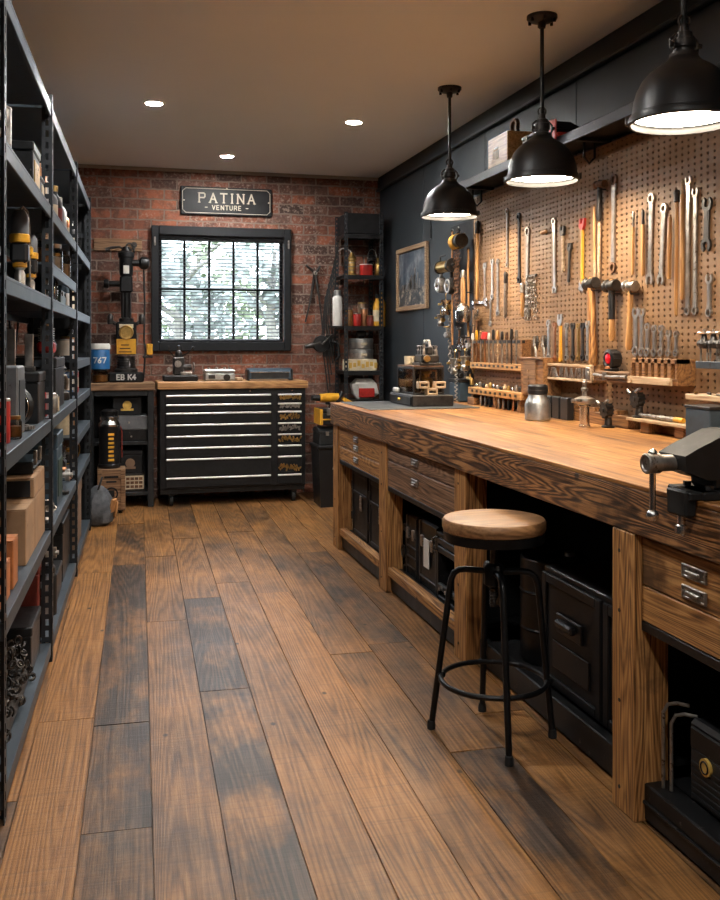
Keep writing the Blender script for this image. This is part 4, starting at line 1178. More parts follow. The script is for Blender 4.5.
storage_box(fr(1.26, 1.38, .03, 5, .12), RR, 'small grey tin box beyond the brass-fronted box, second shelf from the top', .12, .12, .10, 'grey_paint', 'cream', grip=False)
paint_can(rk(.36, .10, 5), RR, 'dull steel can at the near end of the second shelf from the top', .07, .17, 'old_steel', 'old_steel')
power_tool(rk(.98, .08, 4), RR, 'yellow and grey rotary hammer standing upright on the eye-level shelf', .69)
power_tool(rk(1.30, .075, 4), RR + PI, 'smaller yellow rotary hammer with a looping cord, beyond the first one', .56)
motor(rk(.62, .27, 4), RR, 'dark motor in shadow at the back of the eye-level shelf', 1.0, 'black_worn')
tool_case(rk(1.22, .31, 4), RR, 'black case at the back of the eye-level shelf by the second post', .26, .24, .22)
paint_can(rk(.40, .075, 3), RR, 'grey-lidded red can before the wheel on the waist-high shelf', .036, .15, 'red', 'alu', name='red_can')
extinguisher(rk(.10, .09, 3), RR, 'small red extinguisher beside the nearest post on the waist-high shelf', .04, .2)
t = thing('control_box', 'grey control box with brass knob on the waist-high shelf', 'control box', fr(.60, .80, .04, 3, .24), RR)
MB().box(0, 0, 0, .20, .24, .25, .006).build('body', M['grey_paint'], t)
q = MB(); q.cyl((.10, -.07, .19), (.14, -.07, .19), .018, n=16); q.cyl((.135, -.07, .19), (.155, -.07, .19), .026, n=16); q.build('knob', M['brass'], t)
q = MB(); q.box(0, -.122, .04, .15, .004, .16); q.build('cover_plate', M['rack'], t)
wheel(rk(.98, .115, 3), RR - .25, 'black grinding wheel with bright rim standing on the waist-high shelf', .085, .045)
glass_jar(rk(.54, .045, 3), RR, 'little brass-lidded jar between the red can and the wheel', .026, .08, 'jar_amber', 'brass')
gear(tuple(rk(.86, .04, 3) + Vector((0, 0, .012))), RR, 'small toothed cog lying at the shelf edge before the wheel', .03, .013, 14, 'old_steel')
storage_box(fr(1.17, 1.42, .03, 3, .38), RR, 'large black box against the second post on the waist-high shelf', .25, .38, .212, 'black_plastic', None, grip=False)
for k, (x, d, lab) in enumerate(((1.27, .15, 'slotted steel bar standing on the large black box'), (1.33, .085, 'second slotted steel bar, nearer the aisle, on the large black box'))):
    t = thing('slotted_bar', lab, 'bar', rk(x, d, 1.07 + .2125), RR)
    q = MB(); q.box(0, 0, .02, .014, .035, .16 - .02 * k, .002); q.build('bar', M['steel'], t)
    q = MB(); q.box(0, 0, 0, .05, .05, .02, .003); q.build('foot', M['iron'], t)
carton(fr(.75, 1.035, .03, 2, .36), RR, 'big brown carton with worn flap on the shelf of cartons', .285, .36, .205, 'card')
carton(fr(1.045, 1.42, .03, 2, .36), RR, 'brown carton against the second post under the flat black-ended one', .375, .36, .205, 'card')
carton(tuple(fr(1.0, 1.41, .03, .79, .34) + Vector((0, 0, .0005))), RR, 'flat carton with a black end label on top of the brown cartons', .40, .34, .075, 'card', 'black_paint', hole=False)
tool_case(tuple(fr(1.10, 1.40, .05, .872, .26)), RR, 'flat black case lying on top of the black-ended carton', .30, .26, .05, 'blue_dark', 1)
carton(fr(.40, .52, .03, 2, .14), RR, 'tallest orange carton beside the big brown one', .12, .14, .16, 'orange', hole=False)
carton(fr(.22, .33, .03, 2, .14), RR, 'orange carton next to the nearest post', .11, .14, .12, 'orange', hole=False)
carton(fr(.10, .17, .03, 2, .07), RR, 'tiny orange packet at the shelf edge by the nearest post', .06, .06, .07, 'orange', hole=False)
chain_heap(rk(.57, .135, 1), RR, 'heap of dark and bright chain on the bottom shelf, nearest bay', .74, .21, .24, 'iron', 4, 330)
chain_heap(rk(.11, .14, 1), RR, 'small brass chain pile beside the nearest post on the bottom shelf', .14, .16, .15, 'brass', 9, 90)
storage_box(fr(1.0, 1.33, .035, 1, .34), RR, 'black lidded bin beyond the chain heap on the bottom shelf', .32, .33, .195, 'black_plastic', None, 'storage_bin', 'bin', grip=False)
storage_box(fr(1.345, 1.425, .05, 1, .3), RR, 'tall dark red box in shadow behind the black lidded bin', .075, .30, .40, 'red_dark', None, grip=False)
# ---- second bay
small_engine(rk(2.22, .10, 1.07 + .265), RR + PI, 'red small engine with bright top on the black box', .54, 'red')
storage_box(fr(1.99, 2.50, .03, 3, .36), RR, 'black box under the red engine, second bay', .50, .35, .26, 'black_paint', None, grip=False)
jack(rk(1.62, .08, 3), RR, 'red bottle jack near the second post', .8)
for k, (x, d, h, b_, lab) in enumerate(((1.75, .05, .10, 'alu', 'squat aluminium can beyond the red jack'), (1.84, .05, .085, 'steel', 'short steel tin at the second-bay shelf edge'), (1.93, .05, .075, 'cream', 'small cream tin just before the black box with the red engine'))):
    paint_can(rk(x, d, 3), RR, lab, .038, h, b_, 'old_steel')
small_engine(rk(2.62, .13, 3), RR, 'dark iron engine with bright top at the far end of the second bay, waist-high', .75, 'iron')
lantern(rk(2.88, .09, 3), RR, 'iron oil lantern beside the third post on the waist-high shelf', .9)
for k, (x, s, b_, lab) in enumerate(((1.80, .85, 'steel', 'round steel headlamp near the second post'), (2.2, 1.0, 'chrome', 'larger chrome headlamp in the middle of the second bay'))):
    t = thing('headlamp', lab, 'lamp', rk(x, .09, 4), RR)
    q = MB(); q.lathe([(1e-6, .07 * s), (.03 * s, .06 * s), (.055 * s, .03 * s), (.068 * s, -.02 * s), (.072 * s, -.03 * s), (.066 * s, -.035 * s)], (0, 0, .074 * s), 'Y', 24); q.build('bowl', M['black'], t)
    q = MB(); q.torus((0, -.035 * s, .074 * s), .067 * s, .006 * s, 'Y', 28, 6); q.build('bezel', M[b_], t)
    q = MB(); q.lathe([(.064 * s, -.035 * s), (.04 * s, -.047 * s), (1e-6, -.05 * s)], (0, 0, .074 * s), 'Y', 24); q.build('lens', M['glass_dark'], t)
toolbox(rk(2.65, .16, 4), RR, 'dark green toolbox at the far end of the eye-level shelf', .34, .22, .12, 'green_dark')
labs = ['amber glass jar nearest the second post on the short extra shelf', 'second jar along the short extra shelf, pale contents', 'third jar along the short extra shelf, steel lid', 'fourth jar along the short extra shelf, brass lid', 'last jar on the short extra shelf by the third post']
for k in range(5):
    glass_jar(rk(1.62 + .29 * k, .07 + .02 * (k % 2), 1.765), RR, labs[k], .045 + .004 * (k % 3), .13 + .02 * ((k * 2) % 3), ['jar_amber', 'cream', 'alu', 'orange', 'card'][k], ['old_steel', 'steel', 'steel', 'brass', 'black'][k])
labs = ['copper-coloured bottle next to the second post, upper shelf', 'pale tall bottle on the upper shelf, second bay', 'white-capped grey bottle on the upper shelf, second bay', 'dark bottle on the upper shelf near the third post', 'steel flask on the upper shelf at the third post']
for k in range(5):
    bottle(rk(1.62 + .28 * k, .08, 5), RR, labs[k], .04, .25 - .02 * (k % 3), ['copper', 'alu', 'grey_paint', 'black_plastic', 'alu'][k], ['black_plastic', 'black_plastic', 'white', 'brass', 'old_steel'][k], ['cream', None, 'cream', 'red_dark', None][k])
storage_box(rk(1.95, .3, 5), RR, 'dark storage box behind the bottles on the upper shelf', .5, .2, .25, 'black_paint', None, grip=False)
toolbox(rk(2.1, .22, 6), RR, 'black toolbox on the topmost shelf of the second bay', .48, .24, .18, 'black')
storage_box(rk(2.7, .2, 6), RR, 'low brown box on the topmost shelf beyond the toolbox', .34, .28, .10, 'card_dark', None, grip=False)
storage_box(fr(2.0, 2.34, .03, 2, .26), RR, 'blue-grey metal box with a faded green label, second bay', .32, .26, .37, 'blue_dark', 'green_dark', 'metal_box', 'box', True, grip=False)
motor(rk(2.5, .17, 2), RR, 'black bench motor beside the blue-grey box', 1.0, 'black_worn')
gear(tuple(rk(2.45, .04, 2) + Vector((0, 0, .012))), RR, 'flat iron cog at the shelf edge below the bench motor', .035, .013, 20)
pump(rk(2.70, .12, 2), RR, 'iron hand pump with copper spout, second bay', .9, 'iron', 'copper')
jack(rk(2.89, .13, 2), RR, 'dark red bottle jack at the third post, low shelf', .9, 'red_dark')
chain_heap(rk(1.72, .08, 2), RR, 'small heap of shackles on the low shelf edge of the second bay', .26, .12, .08, 'old_steel', 14, 60)
storage_box(fr(2.52, 2.99, .04, 1, .32), RR, 'grey lidded chest on the bottom shelf of the second bay', .45, .31, .33, 'charcoal', None, 'storage_chest', 'chest', True, grip=False)
storage_box(fr(2.04, 2.42, .04, 1, .3), RR, 'low black case on the bottom shelf before the grey chest', .36, .30, .15, 'black_plastic', grip=False)
motor(rk(2.2, .19, .085 + .1505), RR, 'silver-finned motor on the low black case', .85, 'alu')
spray_can(rk(1.90, .06, 1), RR, 'tall black cylinder at the edge of the bottom shelf', .04, .24, 'black_plastic', 'black_plastic')
storage_box(fr(1.52, 1.80, .05, 1, .3), RR, 'black box at the second post on the bottom shelf', .28, .30, .22, 'black_plastic', None, grip=False)
# ---- third bay
spec = [('paint_can', 3.25, .1, 3, 'blue can with pale band on the third-bay shelf', dict(r=.06, h=.17, body='blue', lid='white', band='white')),
        ('paint_can', 3.55, .1, 3, 'steel can beyond the blue can, third bay', dict(r=.055, h=.14, body='old_steel', lid='steel')),
        ('paint_can', 3.82, .1, 3, 'red can near the last post, third bay', dict(r=.055, h=.15, body='red', lid='old_steel', band='cream')),
        ('paint_can', 3.28, .1, 1.30, 'white tub on the narrow added shelf, third bay', dict(r=.06, h=.13, body='white', lid='alu')),
        ('paint_can', 3.6, .1, 1.30, 'copper can on the narrow added shelf, third bay', dict(r=.05, h=.15, body='copper', lid='brass')),
        ('bottle', 3.85, .1, 1.30, 'grey bottle on the narrow added shelf by the last post', dict(r=.045, h=.2, body='alu')),
        ('bottle', 3.25, .1, 4, 'blue-grey bottle on the eye-level shelf, third bay', dict(r=.045, h=.22, body='blue_dark', band='white')),
        ('bottle', 3.5, .1, 4, 'cream bottle on the eye-level shelf, third bay', dict(r=.045, h=.25, body='cream', band=None)),
        ('bottle', 3.8, .1, 4, 'dark amber bottle on the eye-level shelf by the last post', dict(r=.045, h=.22, body='jar_amber')),
        ('bottle', 3.3, .1, 5, 'copper-red bottle on the upper shelf, third bay', dict(r=.045, h=.24, body='copper', band='cream')),
        ('bottle', 3.6, .1, 5, 'black bottle on the upper shelf, third bay', dict(r=.045, h=.22, body='black_plastic')),
        ('bottle', 3.88, .1, 5, 'pale bottle on the upper shelf by the last post', dict(r=.045, h=.25, body='white', band=None)),
        ('paint_can', 3.3, .12, .83, 'brass-lidded tin on the lower added shelf, third bay', dict(r=.06, h=.16, body='cream', lid='brass')),
        ('paint_can', 3.62, .12, .83, 'dark tin on the lower added shelf, third bay', dict(r=.055, h=.14, body='charcoal', lid='old_steel')),
        ('paint_can', 3.9, .12, .83, 'leather-brown tin on the lower added shelf by the last post', dict(r=.055, h=.16, body='leather', lid='old_steel'))]
for kind, x, d, lv, lab, kw in spec:
    (paint_can if kind == 'paint_can' else bottle)(rk(x, d, lv), RR, lab, **kw)
small_engine(rk(3.35, .14, 2), RR, 'chrome and iron engine on the low shelf of the third bay', .62, 'charcoal')
wheel(rk(3.8, .13, 2), RR + .6, 'iron pulley wheel on the low shelf by the last post', .10, .05, 'belt_pulley', 'brass', 'iron')
storage_box(rk(3.55, .2, 1), RR, 'dark wooden box on the bottom shelf of the third bay', .6, .34, .4, 'card_dark', None, grip=False)
toolbox(rk(3.5, .2, 6), RR, 'small black toolbox on the topmost shelf of the third bay', .4, .24, .2, 'charcoal')
# bag of rags and leather gloves hanging at the end of the rack
p = rack_pt(4.56, -.05, .0)
t = thing('tool_bag', 'grey cloth tool bag with tan leather flap on the floor beside the crate', 'bag', p + Vector((.0, .12, 0)), RR)
q = MB(); q.lathe([(.07, 0), (.11, .03), (.12, .12), (.10, .20), (.06, .27), (.03, .30), (1e-6, .31)], n=16)
q.v = [(x * (1 + .14 * math.sin(9 * z * 7 + 5 * math.atan2(y, x))), y * (1 + .12 * math.cos(6 * math.atan2(y, x) + 11 * z)), z) for x, y, z in q.v]
q.build('body', M['cloth'], t)
q = MB(); q.at(.02, -.115, .055, .12, 0, .2).box(0, 0, 0, .13, .02, .13, .008).at(-.05, -.10, .10, .2, 0, -.4).box(0, 0, 0, .08, .02, .11, .008); q.M = None; q.build('flap', M['leather'], t, 'tan leather flap')
q = MB(); q.at(0, 0, .28, .3, 0, 0).torus((0, 0, .03), .06, .008, 'Y', 18, 6); q.M = None; q.build('strap', M['rubber'], t)
# ------------------------------------------------------------------ tool chest under the window
cx0, cx1, cy0 = .395, 1.668, 8.30
W = cx1 - cx0
ch = thing('tool_chest', 'wide black tool chest with silver drawer pulls and wooden top below the window', 'tool chest', ((cx0 + cx1) / 2, cy0, 0))
MB().box(0, .24, .145, W, .46, .865, .006).build('body', M['black_paint'], ch)
MB().box(0, .235, 1.010, W + .04, .50, .064, .006).build('top_slab', M['oak'], ch, 'pale wooden top slab')
MB().box(0, .24, .105, W - .01, .44, .045, .004).build('plinth', M['black_worn'], ch)
hz = [.955, .876, .803, .703, .604, .504, .407, .246]
def chest_bank(x0, x1, fancy):
    for k, z in enumerate(hz):
        zb = (hz[k + 1] + .016) if k < 7 else .165
        d = MB().box((x0 + x1) / 2, .002, zb, x1 - x0, .02, z - zb, .002).build('drawer', M['black_paint'], ch)
        q = MB(); q.box((x0 + x1) / 2, -.012, z - .010, x1 - x0 - .004, .014, .016, .004); q.build('drawer_pull', M['pull'], d, 'long silver drawer pull')
        if fancy and k in (0, 1, 2, 3, 4, 6):
            rn = random.Random(k); q = MB()
            for i in range(26):
                xx = x0 + .02 + (x1 - x0 - .04) * i / 25; q.at(xx, -.012, zb + .012 + rn.random() * (z - zb) * .35, 0, rn.uniform(-.6, .6), 0).box(0, 0, 0, .012, .008, .018 + .02 * rn.random(), .002)
            q.M = None
            q.build('drawer_tools', M['old_steel' if k % 2 else 'brass'], d, 'row of small metal pieces shown on the drawer front')
xs = cx0 + W / 2
chest_bank(on_y(166, 400, cy0).x - xs, on_y(271, 400, cy0).x - xs, False)
chest_bank(on_y(277.5, 400, cy0).x - xs, on_y(301.5, 400, cy0).x - xs, True)
q = MB()
for px in (250, 292): x = on_y(px, 392, cy0).x - xs; q.cyl((x, .004, .988), (x, -.004, .988), .008, n=10)
q.build_each('lock', M['chrome'], ch)
for sx in (-1, 1):
    for sy in (.06, .42):
        c_ = MB(); x = sx * (W / 2 - .10); c_.box(x, sy, .085, .05, .06, .022, .003).box(x - .021, sy + .01, .04, .006, .05, .05, .002).box(x + .021, sy + .01, .04, .006, .05, .05, .002)
        c_ = c_.build('caster', M['black'], ch)
        q = MB(); q.cyl((x - .014, sy + .01, .045), (x + .014, sy + .01, .045), .045, n=20); q.build('wheel', M['rubber'], c_)

ZT = 1.0745
# engraving machine
p = on_y(180, 380, cy0 + .22)
t = thing('engraving_machine', 'small black engraving machine with lever and dials on the tool chest top', 'machine', (p.x, cy0 + .22, ZT))
MB().box(0, 0, 0, .30, .20, .05, .008).build('base', M['black'], t)
q = MB(); q.box(-.01, .02, .05, .10, .09, .16, .012).cyl((-.06, 0, .12), (.10, 0, .12), .026, n=16); q.lathe([(.03, .2), (.03, .25), (.015, .27), (.015, .31), (1e-6, .315)], (-.01, .02, 0), 'Z', 14); q.build('column', M['iron'], t)
q = MB(); q.cyl((-.02, -.05, .15), (-.02, -.03, .15), .03, n=18); q.torus((.12, 0, .12), .04, .006, 'X', 18, 6); q.cyl((-.09, -.02, .10), (-.09, .04, .10), .022, n=14); q.build('dials', M['old_steel'], t)
q = MB(); q.tube([(.02, 0, .22), (.07, -.03, .25), (.11, -.05, .29)], .006, 6); q.sph(.11, -.05, .295, .012); q.tube([(-.04, 0, .20), (-.09, -.02, .26), (-.10, -.02, .31)], .005, 6); q.build('levers', M['iron'], t)
MB().box(.05, -.03, .05, .10, .10, .03, .004).build('work_table', M['old_steel'], t)
# aluminium case
p = on_y(219, 380, cy0 + .2)
t = thing('alloy_toolkit', 'small dented aluminium kit box in the middle of the tool chest top', 'box', (p.x, cy0 + .2, ZT))
MB().box(0, 0, 0, .27, .16, .07, .012).build('body', M['alu'], t)
MB().box(0, 0, .072, .275, .165, .03, .012).build('lid', M['alu'], t)
q = MB(); q.cyl((.06, -.078, .03), (.06, -.09, .03), .03, n=20); q.box(-.07, -.083, .02, .06, .012, .035, .003); q.build('fittings', M['iron'], t)
q = MB()
for x in (-.09, -.02, .05, .1): q.cyl((x, 0, .10), (x, 0, .118), .012, n=10)
q.build_each('lid_knob', M['old_steel'], t)
# radio
p = on_y(269, 380, cy0 + .2)
t = thing('portable_radio', 'long blue-black radio-like box with rounded top on the tool chest, right of the kit box', 'radio', (p.x, cy0 + .2, ZT))
q = MB(); pts = []
for k in range(13):
    a = PI * k / 12; pts.append((.075 * math.cos(a), .055 + .055 * math.sin(a)))
pts = [(.075, .012), (.075, .055)] + pts[1:-1] + [(-.075, .055), (-.075, .012)]
q.M = Matrix.Rotation(PI / 2, 4, 'Z'); q.prism(pts, -.20, .20); q.M = None; q.build('body', M['blue_dark'], t)
q = MB(); q.box(0, -.076, .022, .34, .008, .05, .003); q.build('front_grille', M['charcoal'], t)
q = MB()
for sx in (-1, 1): q.box(sx * .195, 0, 0, .022, .155, .10, .006)
q.build('end_caps', M['black_plastic'], t)
q = MB(); q.box(0, -.082, .07, .36, .005, .006); q.build('chrome_strip', M['chrome'], t)
solo(MB().at(0, 0, 0, 0, 0, .25).box(0, 0, 0, .06, .10, .03, .006), 'wood_block', M['pale_wood'], 'small pale block lying between the kit box and the radio', 'block', (on_y(238, 380, cy0 + .14).x, cy0 + .14, ZT))

# ------------------------------------------------------------------ small bench at the left of the brick wall
bx0, bx1, by0 = -.20, .348, 8.35
w_ = bx1 - bx0
sb = thing('side_bench', 'small shelf bench with thick wooden top below the drill, beside the tool chest', 'bench', ((bx0 + bx1) / 2, by0, 0))
MB().box(0, .21, 1.002, w_ + .02, .44, .065, .005).build('top_slab', M['crate_wood'], sb, 'rough brown wooden top')
for sx in (-1, 1):
    for y in (.03, .40):
        MB().box(sx * (w_ / 2 - .025), y, 0, .05, .05, 1.001, .003).build('leg', M['charcoal'], sb)
for z in (.10, .535):
    MB().box(0, .215, z, w_ - .1, .40, .03, .003).build('shelf', M['charcoal'], sb)
q = MB(); q.box(0, .03, .955, w_ - .1, .04, .046, .003); q.build('top_rail', M['charcoal'], sb)
MB().box(0, .425, .1, w_ - .06, .01, .88).build('back_panel', M['black_paint'], sb)
def ony(px, y): return on_y(px, 344, y).x
storage_box((ony(127, 8.52), 8.55, .787), 0, 'black box with gold emblem on the side bench shelf', .24, .26, .19, 'black_paint', None, emblem='gold', grip=False)
t = thing('flat_case', 'flat grey steel case under the gold-emblem box', 'case', (ony(131, 8.52), 8.53, .566), 0)
MB().box(0, 0, 0, .27, .28, .095, .004).build('drawer_base', M['black_worn'], t); MB().box(0, 0, .097, .272, .285, .122, .004).build('cover', M['grey_paint'], t)
q = MB(); q.cyl((0, -.14, .04), (0, -.155, .04), .008, n=10); q.cyl((-.02, -.142, .16), (-.02, -.15, .16), .01, n=10); q.build_each('knob', M['old_steel'], t)
storage_box((ony(130, 8.50), 8.54, .285), 0, 'black box with faint badge on the lower side bench shelf', .20, .26, .20, 'black_paint', None, emblem='card_dark', grip=False)
t = thing('printed_box', 'wide tin box with brown printed pictures at the bottom of the side bench', 'box', (ony(131, 8.5) - .01, 8.53, .1305), 0)
MB().box(0, 0, 0, .25, .24, .152, .004).build('body', M['iron'], t)
q = MB(); q.box(0, -.122, .02, .23, .004, .115); pc = q.build('front_label', M['cream'], t)
q = MB()
for i in range(6):
    for j in range(3): q.box(-.09 + .036 * i, -.1255, .03 + .034 * j, .03, .003, .024)
q.build_each('print_block', M['rust'], pc)
# crate and canister in front
p = on_z(106, 512, 0)
crate((-.005, 8.20, 0), 0, 'wooden crate with dark stencil on casters, under the black canister', .225, .24, .37, 'crate_wood', True, True)
t = thing('canister', 'tall black canister with chrome shoulder standing on the wooden crate', 'canister', (-.02, 8.20, .3705), 0)
MB().lathe([(.085, 0), (.092, .012), (.092, .03), (.086, .035), (.086, .34), (.088, .345)], n=28).build('body', M['black_plastic'], t)
MB().lathe([(.088, .345), (.09, .36), (.075, .385), (.07, .395), (.08, .40), (.08, .425), (.06, .435)], n=28).build('shoulder', M['chrome'], t)
MB().lathe([(.07, .43), (.072, .47), (.05, .485), (1e-6, .487)], n=24).build('cap', M['black'], t)
q = MB()
for k in range(7): q.at(0, 0, .06 + .035 * k, 0, 0, .15).box(0, -.0855, 0, .05 - .004 * (k % 3), .004, .02, .002)
q.M = None; q.build('lettering', M['yellow'], t, 'yellow lettering band')
q = MB(); q.tube([(.088, 0, .34), (.10, 0, .30), (.10, 0, .08)], .006, 6); q.build('side_strap', M['red_dark'], t)
# glass jar and blue tin on the bench top
ZS = 1.0675
xb = ony(100, 8.5)
glass_jar((xb, 8.50, ZS), 0, 'squat dark glass jar under the blue tin on the side bench', .07, .115, 'jar_amber', 'charcoal')
t = thing('blue_tin', 'blue tin with white scribbled digits and pale lid, stacked on the dark jar', 'tin', (xb, 8.50, ZS + .1155), 0)
MB().lathe([(.080, 0), (.083, .004), (.083, .165), (.080, .17)], n=28).build('body', M['blue'], t)
MB().lathe([(.082, .171), (.086, .175), (.086, .205), (.078, .222), (1e-6, .222)], n=28).build('lid', M['white'], t, 'pale grey lid')
q = MB()
lettering(q, '767', 0, .055, .045, -.0925, .2, .2)
q.v = [(x, -math.sqrt(max(.0, .0845 ** 2 - x * x)) + (y + .0925) , z) for x, y, z in q.v]
q.build('digits', M['white'], t, 'white hand-painted digits')

# ------------------------------------------------------------------ bench drill against the bricks
def wx(px): return on_y(px, 300, 8.70).x
def wz(py): return on_y(127, py, 8.70).z
t = thing('wall_board', 'dark wooden board fixed to the bricks above the drill', 'board', (wx(118), YB, wz(250)))
MB().box(0, -.012, 0, .42, .022, .11, .003).build('board', M['crate_wood'], t)
q = MB(); q.cyl((.14, -.024, .055), (.14, -.034, .055), .028, n=16); q.tube([(.14, -.03, .05), (.14, -.06, .04), (.14, -.065, .0), (.14, -.05, -.02)], .008, 8); q.build('hook', M['iron'], t)
dx = wx(126)
t = thing('bench_drill', 'tall old black bench drill with yellow plate standing on the side bench', 'drill press', (dx, 8.62, ZS))
def dz(py): return on_y(126, py, 8.62).z - ZS
q = MB(); q.box(0, -.01, 0, .30, .24, .085, .012); q.build('base', M['black'], t)
q = MB(); lettering(q, 'EB K4', 0, .024, .042, -.131, .24, .22); q.build('base_lettering', M['white'], t, 'white lettering on the base')
q = MB(); q.lathe([(.10, .085), (.10, .11), (.075, .125), (.07, .21), (.085, .22), (.085, dz(357))], n=24)
for k in range(5): q.torus((0, 0, .13 + .022 * k), .078, .006, 'Z', 24, 6)
q.build('lower_housing', M['iron'], t)
z0, z1 = dz(354.5), dz(322)
q = MB(); q.box(0, -.005, z0, .175, .15, z1 - z0, .012); q.build('gear_case', M['black'], t)
q = MB(); q.box(0, -.083, z0 + .005, .165, .006, (z1 - z0) * .46, .002); pl_ = q.build('plate', M['yellow'], t, 'yellow data plate')
q = MB()
for k in range(3): q.box(-.01, -.0875, z0 + .02 + .03 * k, .11 - .02 * k, .003, .008)
q.build_each('print_line', M['black_paint'], pl_)
zc = z0 + (z1 - z0) * .68
q = MB(); q.cyl((0, -.08, zc), (0, -.095, zc), .062, n=28); q.torus((0, -.097, zc), .055, .008, 'Y', 28, 8); q.cyl((0, -.09, zc), (0, -.112, zc), .022, n=18); q.build('dial', M['brass'], t, 'round brass dial')
q = MB(); q.box(0, -.082, z1 - .055, .12, .008, .035, .002); q.build('name_strip', M['cream'], t)
q = MB()
for sg in (-1, 1): q.cyl((sg * .085, 0, z1 - .02), (sg * .13, 0, z1 + .01), .016, n=12); q.lathe([(.022, -.04), (.026, -.02), (.026, .03), (.014, .05)], (sg * .135, 0, z1 + .02), 'Z', 14)
q.build('side_valves', M['iron'], t)
zt = dz(252)
q = MB(); q.lathe([(.062, z1), (.062, z1 + .03), (.045, z1 + .04), (.045, dz(292)), (.055, dz(291)), (.055, dz(284))], n=22)
for sx in (-.03, 0, .03): q.cyl((sx, -.045, z1 + .03), (sx, -.045, dz(290)), .008, n=8)
q.build('column', M['black_worn'], t)
q = MB(); q.box(0, -.01, dz(293), .11, .11, dz(276) - dz(293), .015); q.lathe([(.035, -.19), (.04, -.18), (.04, -.15), (.026, -.145), (.026, 0)], (0, -.01, dz(284)), 'X', 18); q.build('cross_head', M['black'], t)
q = MB(); q.lathe([(.052, dz(276)), (.058, dz(274)), (.06, dz(258)), (.07, dz(257)), (.07, dz(253)), (.04, dz(251)), (.03, dz(247)), (1e-6, dz(246))], n=22)
q.lathe([(1e-6, .20), (.04, .195), (.055, .17), (.055, .13), (.03, .11), (.025, 0)], (0, -.01, dz(263)), 'X', 20); q.build('motor_head', M['black_worn'], t)
q = MB(); q.box(0, -.062, dz(274), .05, .006, .07, .002); q.ring(0, dz(270), .018, .011, -.068, -.062, 14); q.build('badge', M['white'], t, 'small white badge')
q = MB(); q.tube([(0, 0, dz(250)), (-.06, 0, dz(247)), (-.13, 0, dz(248)), (-.17, 0, dz(250))], .011, 8); q.cyl((-.175, 0, dz(250.5)), (-.14, 0, dz(249)), .018, n=10); q.torus((.03, -.02, dz(247)), .03, .008, 'Y', 16, 6); q.build('feed_handle', M['iron'], t)
q = MB(); q.tube([(.15, .0, dz(264)), (.16, 0, dz(300)), (.155, 0, dz(340)), (.165, 0, dz(352)), (.15, -.02, .03)], .008, 8); q.build('cable', M['rubber'], t)
MB().box(.20, -.03, dz(355), .055, .05, .10, .008).build('switch_box', M['yellow'], t, 'small yellow switch box')
q = MB(); q.tube([(.165, 0, dz(352)), (.19, -.02, dz(356)), (.20, -.03, dz(354))], .006, 6); q.box(.185, -.015, dz(358), .09, .05, .02, .004); q.build('switch_bracket', M['iron'], t)

# ------------------------------------------------------------------ tongs on the bricks
t = thing('blacksmith_tongs', 'long iron tongs hanging open on the bricks right of the window', 'tongs', (on_y(314, 272, 8.8).x, YB - .01, on_y(314, 272, 8.8).z))
def tw(px, py): v = on_y(px, py, 8.79); return (v.x - t.location.x, -.012, v.z - t.location.z)
q = MB(); q.tube([tw(306, 265), tw(311, 269), tw(315, 273), tw(311, 298), tw(308, 312), tw(305.5, 322)], [.010, .014, .016, .010, .008, .009], 8); q.build('arm', M['iron'], t)
q = MB(); q.tube([tw(320, 266), tw(318, 270), tw(315, 273), tw(319, 298), tw(321, 315), tw(322.5, 329)], [.009, .015, .016, .010, .008, .009], 8)
q.v = [(x, y - .016, z) for x, y, z in q.v]; q.build('arm', M['iron'], t)
q = MB(); q.cyl((tw(315, 273)[0], -.005, tw(315, 273)[2]), (tw(315, 273)[0], -.042, tw(315, 273)[2]), .02, n=14); q.build('rivet', M['old_steel'], t)
q = MB(); q.cyl((0, .01, .03), (0, -.03, .03), .006, n=8); q.build('nail', M['iron'], t)
# dark bracket arm with cables at the corner shelf
t = thing('wall_grinder', 'dark cast-iron hand grinder reaching out from the bricks beside the corner shelf', 'grinder', (on_y(322, 346, 8.75).x, YB, on_y(322, 346, 8.75).z))
q = MB(); q.box(.08, -.012, -.10, .10, .024, .20, .004); q.tube([(.08, -.02, 0), (.03, -.10, .02), (-.04, -.12, .03), (-.10, -.12, .005), (-.17, -.12, -.01)], [.035, .04, .035, .028, .015], 10); q.build('arm', M['iron'], t)
q = MB(); q.lathe([(.02, -.03), (.075, -.025), (.08, 0), (.075, .025), (.02, .03)], (-.02, -.12, .02), 'Y', 24); q.build('wheel_guard', M['black_worn'], t)
q = MB(); q.tube([(-.02, -.16, .02), (-.02, -.19, .02), (.05, -.19, .09), (.07, -.19, .10)], .008, 8); q.cyl((.07, -.19, .10), (.07, -.25, .10), .012, n=10); q.build('crank', M['iron'], t)
q = MB(); q.tube([(.10, -.06, .05), (.15, -.10, .02), (.16, -.10, -.10), (.12, -.08, -.14)], .012, 8); q.build('hose', M['rubber'], t)

